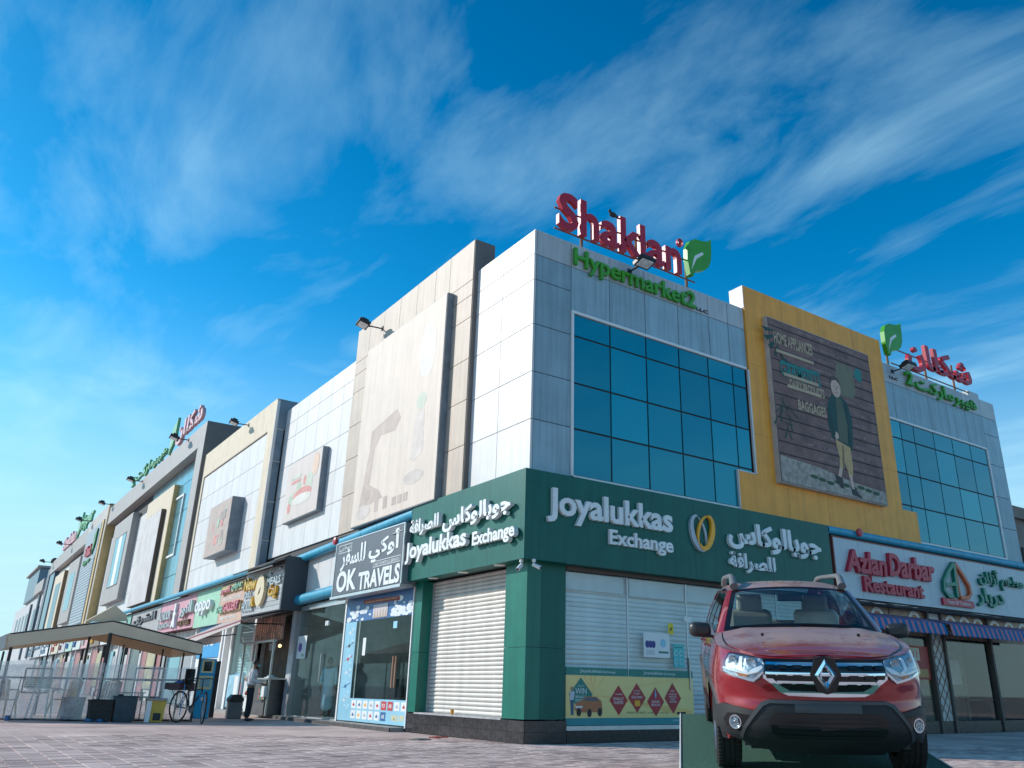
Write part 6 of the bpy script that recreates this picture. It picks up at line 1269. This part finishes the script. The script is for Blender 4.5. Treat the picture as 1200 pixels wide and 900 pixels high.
cr = thing('green_crate', 'green plastic crate on the white table in the gazebo', 'crate', tuple(g0(.72, .71, -.7))); gm = mat('crate_green', (.03, .20, .08), .5); cb = MB()
cc = g0(.70, .80, -.7)
for k in range(4):
    for s in (-1, 1): cb.obox(cc+GN*.16*s+Vector((0, 0, -.07+k*.05)), GU*.25, GN*.006, Vector((0, 0, .018))); cb.obox(cc+GU*.25*s+Vector((0, 0, -.07+k*.05)), GU*.006, GN*.16, Vector((0, 0, .018)))
cb.obox(cc+Vector((0, 0, -.088)), GU*.25, GN*.16, Vector((0, 0, .005))).build('crate', gm, cr)
tb2 = thing('side_table', 'small table with a thin dark top behind the frame window of the gazebo', 'table', tuple(g0(2.9, 0, -1.2))); c = g0(2.85, 0, -1.2); MB().obox(c+Vector((0, 0, .62)), GU*.35, GN*.3, Vector((0, 0, .012))).build('top', brownd, tb2)
for a in (-1, 1):
    for b in (-1, 1): MB().tube([c+GU*.3*a+GN*.25*b+Vector((0, 0, .61)), c+GU*.3*a+GN*.25*b], .014, 6).build('leg', blk, tb2)
def crate_box(name, label, cat, u0, u1, d0, d1, h, m, extra=None):
    t = thing(name, label, cat, tuple(g0((u0+u1)/2, 0, (d0+d1)/2))); fr = g0; q = .05
    lo = [g0(u0+q*.6, 0, d0), g0(u1-q*.6, 0, d0), g0(u1-q*.6, 0, d1-q*.6), g0(u0+q*.6, 0, d1-q*.6)]; hi = [g0(u0-q*.3, h, d0), g0(u1+q*.3, h, d0), g0(u1+q*.3, h, d1), g0(u0-q*.3, h, d1)]
    li = [p+(Vector((sum(v.x for v in hi)/4, sum(v.y for v in hi)/4, p.z))-p).normalized()*.03 for p in hi]; lb = [Vector((p.x, p.y, .05)) for p in li]
    vs = lo+hi+li+lb; cen = sum(lo, Vector())/4+Vector((0, 0, h/2))
    fs = [(0, 1, 2, 3)]+[(i, (i+1) % 4, (i+1) % 4+4, i+4) for i in range(4)]; fs = orient(vs, fs, lambda c_: c_-cen)
    fs2 = orient(vs, [(i+4, (i+1) % 4+4, (i+1) % 4+8, i+8) for i in range(4)], lambda c_: Vector((0, 0, 1)))+orient(vs, [(i+8, (i+1) % 4+8, (i+1) % 4+12, i+12) for i in range(4)]+[(12, 13, 14, 15)], lambda c_: cen-c_)
    MB().add(vs, fs+fs2).build('body', m, t, bevel=.006)
    rm = MB()
    for i in range(4): rm.tube([hi[i], hi[(i+1) % 4]], .016, 6)
    rm.build('rim', m, t); return t
navy = mat('navy_bin', (.018, .045, .065), .5, noise=.3, nscale=6); bb = crate_box('rubbish_bin', 'dark navy blue open rubbish bin in front of the gazebo', 'bin', 2.32, 2.78, .1, .5, .55, navy)
for u in (2.42, 2.55, 2.68): MB().prism(GF(0), rect(u-.02, u+.02, .08, .48), .475, .492).build('rib', navy, bb)
MB().ball(g0(2.55, .50, .3), .14, 6, (1, 1, .5)).ball(g0(2.45, .52, .25), .09, 6).build('rubbish_bag', mat('bag_black', (.015, .015, .02), .3), bb, smooth=True)
dk = crate_box('planter_box', 'black planter box on the ground left of the navy bin', 'box', 1.80, 2.28, .05, .45, .46, mat('planter_black', (.02, .02, .02), .7, noise=.6, nscale=20)); MB().obox(g0(2.04, .44, .25), GU*.22, GN*.18, Vector((0, 0, .01))).build('soil', mat('soil', (.09, .06, .035), .9, noise=.5, nscale=25), dk)
crate_box('rubbish_bin', 'black square bin behind the plastic sheet beside the planter box', 'bin', 1.28, 1.74, -.5, -.1, .5, mat('bin_black', (.02, .02, .022), .6))
yb = crate_box('rubbish_bin', 'yellow and white open top bin beside the parked bicycle', 'bin', 3.06, 3.44, .1, .42, .47, mat('bin_yellow', (.64, .42, .06), .5, noise=.15)); MB().prism(GF(0), rect(3.02, 3.13, .0, .47), .405, .43).build('side_panel', white, yb); MB().prism(GF(0), rect(3.2, 3.36, .04, .2), .41, .425).build('hole', dark, yb); MB().prism(GF(0), rect(3.04, 3.46, .47, .52), .06, .46).build('lid', mat('lid_grey', (.30, .28, .25), .6), yb)
pb = thing('paint_can', 'small blue can standing at the foot of the gazebo frame', 'can', tuple(g0(.13, 0, .15))); MB().lathe(g0(.13, 0, .15), (0, 0, 1), [(0, 0), (0, .05), (.11, .05), (.11, .045), (.02, .04)], 16).build('body', mat('can_blue', (.03, .12, .3), .4), pb, smooth=True)
bd = thing('bottle_heap', 'crumpled clear bottles on the ground below the planter box', 'litter', tuple(g0(1.95, 0, .6)))
for i in range(4): MB().tube([g0(1.75+i*.12, .035, .55+.03*i), g0(1.85+i*.12, .035, .62)], [.035, .03], 8).build('bottle', clearglass if i % 2 else mat('can_blue', (0, 0, 0)), bd, smooth=True)

# touch screen payment kiosk
AK = Vector((-2.18, 12.15, 0)); at = thing('payment_kiosk', 'bright blue payment kiosk with slanted screen next to the gazebo', 'kiosk', tuple(AK))
kb = mat('kiosk_blue', (.01, .34, .60), .35); ky = mat('kiosk_cream', (.70, .58, .30), .4)
kd = Vector((-.30, -.95, 0)).normalized(); ks = Vector((-kd.y, kd.x, 0))*-1   # kd: facing direction
ks = Vector((kd.y*-1, kd.x, 0)); ks = -ks if ks.x < 0 else ks
def kq(d, u, z): return AK+kd*d+ks*u+Vector((0, 0, z))
prof = [(-.25, 0), (.30, 0), (.30, .08), (.16, .70), (.02, 1.08), (-.06, 1.10), (-.10, 1.50), (-.25, 1.50)]
vs = [kq(d, u, z) for u in (-.20, .20) for d, z in prof]; n = len(prof); cen = AK+Vector((0, 0, .6))
MB().add(vs, orient(vs, [tuple(range(n)), tuple(range(n, 2*n))]+[(i, (i+1) % n, (i+1) % n+n, i+n) for i in range(n)], lambda c_: Vector((c_.x-cen.x, c_.y-cen.y, (c_.z-cen.z)*.5)))).build('cabinet', kb, at)
def kquad(a, b, u, m, nm, o=.006):   # panel on the slanted face between profile points a, b
    (d0, z0), (d1, z1) = a, b; nrm = (kd*(z1-z0)+Vector((0, 0, d0-d1))).normalized()
    q = [kq(d0, -u, z0), kq(d0, u, z0), kq(d1, u, z1), kq(d1, -u, z1)]; MB().add([p+nrm*o for p in q]+q, orient([p+nrm*o for p in q]+q, [(0, 1, 2, 3), (0, 1, 5, 4), (1, 2, 6, 5), (2, 3, 7, 6), (3, 0, 4, 7)], lambda c_: nrm)).build(nm, m, at)
kquad((.155, .72), (.03, 1.06), .17, ky, 'screen_frame'); kquad((.135, .78), (.05, 1.01), .13, mat('screen_glass', (.25, .42, .45), .1), 'screen', .010)
kquad((-.065, 1.14), (-.098, 1.47), .15, ky, 'top_frame'); kquad((-.07, 1.18), (-.095, 1.43), .10, gloss_blk, 'top_screen', .010)
MB().lathe(kq(.215, 0, .48), kd, [(0, .05), (.012, .05), (.012, 0)], 18).build('round_logo', letter_w, at)
kp = thing('back_panel', 'tall dark panel standing behind the blue payment kiosk', 'panel', (-1.85, 12.6, 0)); MB().box(-1.95, -1.75, 12.5, 12.7, 0, 1.45).build('panel', blk, kp)
gb = thing('rubbish_bin', 'grey bin with a domed black lid behind the standing man', 'bin', (-1.38, 11.95, 0)); MB().box(-1.56, -1.20, 11.8, 12.1, .0, .42).build('body', mat('bin_grey', (.16, .16, .165), .5), gb, bevel=.02)
MB().prism(lambda u, v, d=0: Vector((-1.38+u, 11.78+d, v)), [(-.19, .42), (.19, .42), (.19, .50), (.10, .60), (-.10, .60), (-.19, .50)], 0, .34).build('lid', blk, gb, bevel=.015)
sb = thing('poster_board', 'pale blue advert board standing by the small shop window', 'poster', (-.5, 14.9, .1)); MB().box(-.52, -.48, 14.4, 15.4, .1, 1.2).build('board', skyp, sb); flat('print', white, sb, FL(-.52), rect(-15.3, -14.9, .2, 1.1), .002, .002); flat('print', mat('print_rose', (.6, .35, .45)), sb, FL(-.52), ell(-14.65, .65, .15, .3), .002, .002)

# bicycle
def bicycle():
    fwd = Vector((.36, -.93, 0)).normalized(); base = Vector((-3.32, 9.74, 0)); sd_ = Vector((-fwd.y, fwd.x, 0)); t = thing('bicycle', 'old bicycle with rear rack box parked against the gazebo', 'bicycle', tuple(base))
    Q = lambda a, z, s=0: base+fwd*a+Vector((0, 0, z))+sd_*s
    def whl(c, ax, r=.335):
        W = MB(); a = ax.orthogonal().normalized(); b = ax.cross(a)
        ring = [c+(a*math.cos(k*math.pi/18)+b*math.sin(k*math.pi/18))*r for k in range(37)]
        o = MB().tube(ring, .019, 8, caps=False).build('wheel', tyre_m, t, smooth=True)
        MB().tube([c+(p-c)*.94 for p in ring], .009, 6, caps=False).build('rim', steel, o, smooth=True)
        sp_ = MB()
        for k in range(20): p = c+(a*math.cos(k*math.pi/10)+b*math.sin(k*math.pi/10))*r*.94; sp_.tube([c+ax*.02*(1 if k % 2 else -1), p], .0025, 4)
        sp_.build('spokes', steel, o, kind='stuff'); MB().tube([c-ax*.05, c+ax*.05], .025, 10).build('hub', steel, o)
    whl(Q(0, .345), sd_); fa = (sd_+fwd*.55).normalized(); fc = Q(.98, .345); whl(fc, fa)
    bbk, st, hd_, hd2 = Q(.42, .30), Q(.28, .78), Q(.80, .78), Q(.82, .68)
    for a, b, nm, r in ((bbk, st, 'seat_tube', .016), (bbk, hd2, 'down_tube', .018), (hd2, hd_, 'head_tube', .02), (Q(.30, .70), Q(.78, .74), 'top_tube', .015), (Q(0, .345, .04), bbk, 'chain_stay', .01), (Q(0, .345, -.04), bbk, 'chain_stay', .01), (Q(0, .345, .04), Q(.30, .66, .02), 'seat_stay', .009), (Q(0, .345, -.04), Q(.30, .66, -.02), 'seat_stay', .009), (st, Q(.24, .90), 'seat_post', .012)): MB().tube([a, b], r, 8).build(nm, blk, t)
    for s in (-.05, .05): MB().tube([hd2, hd2+Vector((0, 0, -.06))+fa*s, fc+fa*s], .011, 6).build('fork', mat('fork_blue', (.02, .2, .4), .3), t)
    MB().tube([hd_, hd_+Vector((0, 0, .18))], .012, 8).tube([hd_+Vector((0, 0, .18))+fa*.30-fwd*.12, hd_+Vector((0, 0, .20))+fa*.14, hd_+Vector((0, 0, .18)), hd_+Vector((0, 0, .20))-fa*.14, hd_+Vector((0, 0, .18))-fa*.30-fwd*.12], .011, 8).build('handlebar', blk, t)
    MB().tube([bbk-sd_*.06, bbk+sd_*.06], .03, 10).lathe(bbk+sd_*.05, sd_, [(0, .09), (.006, .09), (.006, .02)], 20).build('crank', steel, t)
    MB().tube([bbk+sd_*.07, bbk+sd_*.07+Vector((0, 0, -.16))+fwd*.04], .01, 6).obox(bbk+sd_*.11+Vector((0, 0, -.17))+fwd*.04, fwd*.04, sd_*.04, Vector((0, 0, .012))).build('pedal', blk, t)
    MB().obox(Q(.20, .93), fwd*.13, sd_*.07, Vector((0, 0, .03))).build('saddle', gloss_blk, t, bevel=.02)
    MB().obox(Q(-.06, .72), fwd*.26, sd_*.14, Vector((0, 0, .01))).tube([Q(-.2, .71, .1), Q(0, .36, .05)], .007, 5).tube([Q(-.2, .71, -.1), Q(0, .36, -.05)], .007, 5).build('rack', blk, t)
    bxm = MB()
    for s in (-1, 1): bxm.obox(Q(-.08, .80, .19*s), fwd*.30, sd_*.008, Vector((0, 0, .075))).obox(Q(-.08+.30*s, .80), fwd*.008, sd_*.19, Vector((0, 0, .075)))
    bxm.obox(Q(-.08, .735), fwd*.30, sd_*.19, Vector((0, 0, .008))).build('carrier_box', mat('box_maroon', (.05, .02, .025), .6), t)
    MB().ball(Q(-.05, .86), .13, 8, (1.3, 1, .45)).build('blue_cloth', mat('cloth_blue', (.02, .10, .35), .7), t, smooth=True)
    MB().obox(Q(.26, 1.02), fwd*.02, sd_*.13, Vector((0, 0, .17))).build('seat_back', gloss_blk, t, bevel=.02); MB().tube([Q(.27, .85, -.10), Q(.27, .15, -.12)], .009, 6).build('blue_strap', mat('strap_blue', (.02, .25, .6), .5), t)
    MB().tube([Q(-.28, .20, .07), Q(-.10, .345, .07)], .008, 5).build('stand', steel, t)
bicycle()

# ------------------------------------------------------------------ people
def skin_obj(name, chains, m, parent, root=0, sub=2):
    """chains: list of lists of (x,y,z,r); shared points are merged"""
    pts, rad, ed, key = [], [], [], {}
    for ch in chains:
        prev = None
        for x, y, z, r in ch:
            k = (round(x, 4), round(y, 4), round(z, 4))
            if k not in key: key[k] = len(pts); pts.append((x, y, z)); rad.append(r)
            if prev is not None and prev != key[k]: ed.append((prev, key[k]))
            prev = key[k]
    me = bpy.data.meshes.new(name); me.from_pydata(pts, ed, []); o = bpy.data.objects.new(name, me); COL.objects.link(o); o.modifiers.new('skin', 'SKIN')
    for i, r in enumerate(rad): v = me.skin_vertices[0].data[i]; v.radius = (r if isinstance(r, tuple) else (r, r)); v.use_root = i == root
    s = o.modifiers.new('sub', 'SUBSURF'); s.levels = sub; s.render_levels = sub
    dg = bpy.context.evaluated_depsgraph_get(); e = o.evaluated_get(dg); m2 = bpy.data.meshes.new_from_object(e); bpy.data.objects.remove(o); m2.name = name
    m2.materials.clear(); m2.materials.append(m); m2.shade_smooth(); o2 = bpy.data.objects.new(name, m2); COL.objects.link(o2); o2.parent = parent; return o2
def head(parent, c, fwd, skin, hair, s=1.0, mask=None):
    """head with brow, nose, ears; fwd is the facing direction in the person's own space"""
    f = Vector(fwd).normalized(); sd_ = Vector((-f.y, f.x, 0)); c = Vector(c); vs = []; fs = []; n, m_ = 12, 20
    for i in range(n+1):
        th = math.pi*i/n
        for k in range(m_):
            ph = 2*math.pi*k/m_; a = math.sin(th)*math.cos(ph); b = math.sin(th)*math.sin(ph); z = math.cos(th)
            w_ = 1-.22*max(0, -z)**1.5; x = a*.098*w_; y = b*.074*w_; zz = z*.118
            if a > 0: x += .010*math.exp(-((z+.72)/.25)**2)-.008*math.exp(-((z-.05)/.2)**2)*math.exp(-((abs(b)-.45)/.25)**2)+.024*math.exp(-((z+.18)/.16)**2)*math.exp(-(b/.22)**2)+.008*math.exp(-((z+.5)/.1)**2)*math.exp(-(b/.35)**2)
            vs.append(c+(f*x+sd_*y+Vector((0, 0, zz)))*s)
    for i in range(n):
        for k in range(m_): fs.append((i*m_+k, (i+1)*m_+k, (i+1)*m_+(k+1) % m_, i*m_+(k+1) % m_))
    b = MB().add(vs, fs)
    for q in (-1, 1): b.ball(c+(sd_*.076*q+Vector((0, 0, -.01)))*s, .026*s, 5, (.8, .4, 1.1))
    b.build('head', skin, parent, smooth=True)
    hb = MB(); hv = []; hn = 9
    for i in range(hn+1):
        th = math.pi*.60*i/hn
        for k in range(m_):
            ph = 2*math.pi*k/m_; cut = 1.0 if math.cos(ph) < .35 else .52; t_ = th*cut; a = math.sin(t_)*math.cos(ph); bb_ = math.sin(t_)*math.sin(ph)
            hv.append(c+(f*a*.108+sd_*bb_*.083+Vector((0, 0, math.cos(t_)*.130)))*s)
    hb.add(hv, [(i*m_+k, (i+1)*m_+k, (i+1)*m_+(k+1) % m_, i*m_+(k+1) % m_) for i in range(hn) for k in range(m_)]).build('hair', hair, parent, smooth=True)
    for q in (-1, 1): MB().ball(c+(f*.086+sd_*.031*q+Vector((0, 0, .005)))*s, .011*s, 5).build('eye', dark, parent)
    if mask: MB().ball(c+(f*.060+Vector((0, 0, -.055)))*s, .058*s, 8, (1, 1, .75)).build('face_mask', mask, parent, smooth=True)
def hand_chains(w, d, palm_n, side, s=1.0, curl=.35):
    """palm and five separate fingers from the wrist w along d; side: thumb side"""
    w, d, pn, sd_ = Vector(w), Vector(d).normalized(), Vector(palm_n).normalized(), Vector(side).normalized(); k = w+d*.085*s; P_ = lambda v, r: (v.x, v.y, v.z, r*s)
    ch = [[P_(w, .024), P_(w+d*.04*s, (.036)), P_(k, .036)]]
    for i, l in enumerate((.072, .080, .074, .058)):
        o = sd_*(.028-.019*i)*s; a = k+o; m1 = a+(d*(1-curl*.4)+pn*curl*.6)*l*.5*s; m2 = m1+(d*(1-curl)+pn*curl)*l*.5*s; ch.append([P_(k, .036), P_(a+d*.01*s, .011), P_(m1, .0095), P_(m2, .008)])
    t0_ = w+d*.03*s; t1_ = t0_+(sd_*.7+d*.6)*.045*s; ch.append([P_(w+d*.04*s, .036), P_(t1_, .012), P_(t1_+(d*.8+sd_*.25+pn*.3)*.035*s, .0095)]); return ch
skin_m = mat('skin_brown', (.20, .10, .06), .55, noise=.1); hair_m = mat('hair_black', (.012, .010, .010), .6)
def man():
    t = thing('person', 'man in white long sleeved shirt, dark trousers and face mask standing at the food kiosk', 'person', (-1.50, 10.30, .0)); k = 1.46/1.72; t.scale = (k, k, k)
    ang = math.atan2(-.25, .97); t.rotation_euler = (0, 0, ang); ORG[t.name] = Vector((0, 0, 0))   # own space: faces +x
    pel = (0, 0, .93, (.13, .15)); torso = [pel, (.0, 0, 1.08, (.115, .14)), (.02, 0, 1.25, (.125, .16)), (.025, 0, 1.38, (.10, .15)), (.03, 0, 1.46, .06), (.045, 0, 1.53, .052)]
    legs = [[pel, (.0, s*.09, .86, .095), (.02*s+.01, s*.10, .50, .062), (-.02+.02*s, s*.10, .10, .042), (-.02+.02*s, s*.10, .05, .04), (.14+.02*s, s*.115, .03, .034)] for s in (-1, 1)]
    rw, lw = (.33, -.24, 1.02), (.02, .26, .97)
    armR = [(.025, 0, 1.38, (.10, .15)), (.02, -.19, 1.40, .056), (-.02, -.25, 1.15, .043), (rw[0], rw[1], rw[2], .027)]
    armL = [(.025, 0, 1.38, (.10, .15)), (.02, .19, 1.40, .056), (-.13, .27, 1.17, .043), (lw[0], lw[1], lw[2], .027)]
    body = skin_obj('body', [torso]+legs+[armR, armL]+hand_chains(rw, (.95, .1, -.05), (0, .4, -1), (0, .9, .3))+hand_chains(lw, (.35, -.1, -.9), (.6, -.8, 0), (.9, .2, .3)), skin_m, t)
    sh_m = mat('shirt_white', (.62, .60, .62), .8, noise=.1, nscale=9, bump=.4, bscale=10); trs = mat('trousers_navy', (.012, .022, .035), .8, noise=.2, bump=.3, bscale=12)
    e = lambda ch, g: [(x, y, z, (r+g if not isinstance(r, tuple) else (r[0]+g, r[1]+g))) for x, y, z, r in ch]
    skin_obj('shirt', [e([(0, 0, .88, (.125, .155))]+torso[1:4]+[(.03, 0, 1.45, .07)], .022), e(armR[:3]+[(.27, -.245, 1.045, .034)], .016), e([torso[3]]+armL[1:3]+[(-.02, .265, 1.02, .034)], .016)], sh_m, t)
    skin_obj('trousers', [e([(0, 0, .98, (.12, .145)), (0, 0, .90, (.125, .15))], .018)]+[e([(0, 0, .90, (.125, .15)), (0, s*.09, .82, .095), (.02*s+.01, s*.10, .50, .068), (-.02+.02*s, s*.10, .08, .056)], .018) for s in (-1, 1)], trs, t)
    for s in (-1, 1): MB().ball((.05+.02*s, s*.11, .035), .05, 8, (2.6, .95, .75)).build('shoe', blk, t, smooth=True)
    head(t, (.07, 0, 1.63), (1, 0, -.15), skin_m, hair_m, 1.0, mat('mask_teal', (.10, .42, .46), .7))
man()
def robed():
    t = thing('person', 'man in pale blue robe seen behind the glass doors', 'person', (.75, 10.75, .08)); k = .86; t.scale = (k, k, k); t.rotation_euler = (0, 0, R(225)); ORG[t.name] = Vector((0, 0, 0))
    pel = (0, 0, .95, (.13, .15)); rb_ = mat('robe_blue', (.50, .68, .74), .8, noise=.08, bump=.3, bscale=8)
    torso = [pel, (0, 0, 1.25, (.13, .17)), (0, 0, 1.40, (.10, .16)), (.01, 0, 1.48, .06), (.02, 0, 1.55, .05)]
    arms = [[(0, 0, 1.40, (.10, .16)), (0, s*.20, 1.41, .055), (.0, s*.25, 1.14, .044), (.06, s*.25, .90, .027)] for s in (-1, 1)]
    legs = [[pel, (0, s*.09, .86, .09), (.01, s*.1, .5, .06), (0, s*.1, .08, .042), (.12, s*.11, .03, .034)] for s in (-1, 1)]
    hc = []
    for s in (-1, 1): hc += hand_chains((.06, s*.25, .90), (.15, 0, -1), (0, -s, 0), (1, 0, .1))
    skin_obj('body', [torso]+arms+legs+hc, skin_m, t)
    skin_obj('robe', [[(0, 0, .12, (.20, .24)), (0, 0, .5, (.18, .21)), (0, 0, .95, (.16, .19)), (0, 0, 1.25, (.155, .195)), (0, 0, 1.40, (.12, .18)), (.01, 0, 1.48, .075)]]+[[(0, 0, 1.40, (.12, .18)), (0, s*.20, 1.41, .075), (.0, s*.25, 1.14, .065), (.05, s*.25, .94, .06)] for s in (-1, 1)], rb_, t)
    head(t, (.05, 0, 1.66), (1, 0, 0), skin_m, hair_m)
robed()
# litter on the paving
for lab, x, y, m in (('small brown leaf litter piece at the foot of the granite plinth', -.45, 2.2, mat('litter_red', (.3, .05, .03), .7)), ('grey scrap of sheet lying on the paving near the plinth', -1.05, 1.75, mat('litter_grey', (.16, .16, .15), .7))):
    t = thing('litter', lab, 'litter', (x, y, 0)); MB().obox((x, y, .012), (.11, .05, .004), (-.04, .08, 0), (0, .002, .008)).obox((x+.12, y-.06, .012), (.08, -.02, 0), (.02, .05, .002), (0, 0, .006)).build('scrap', m, t)
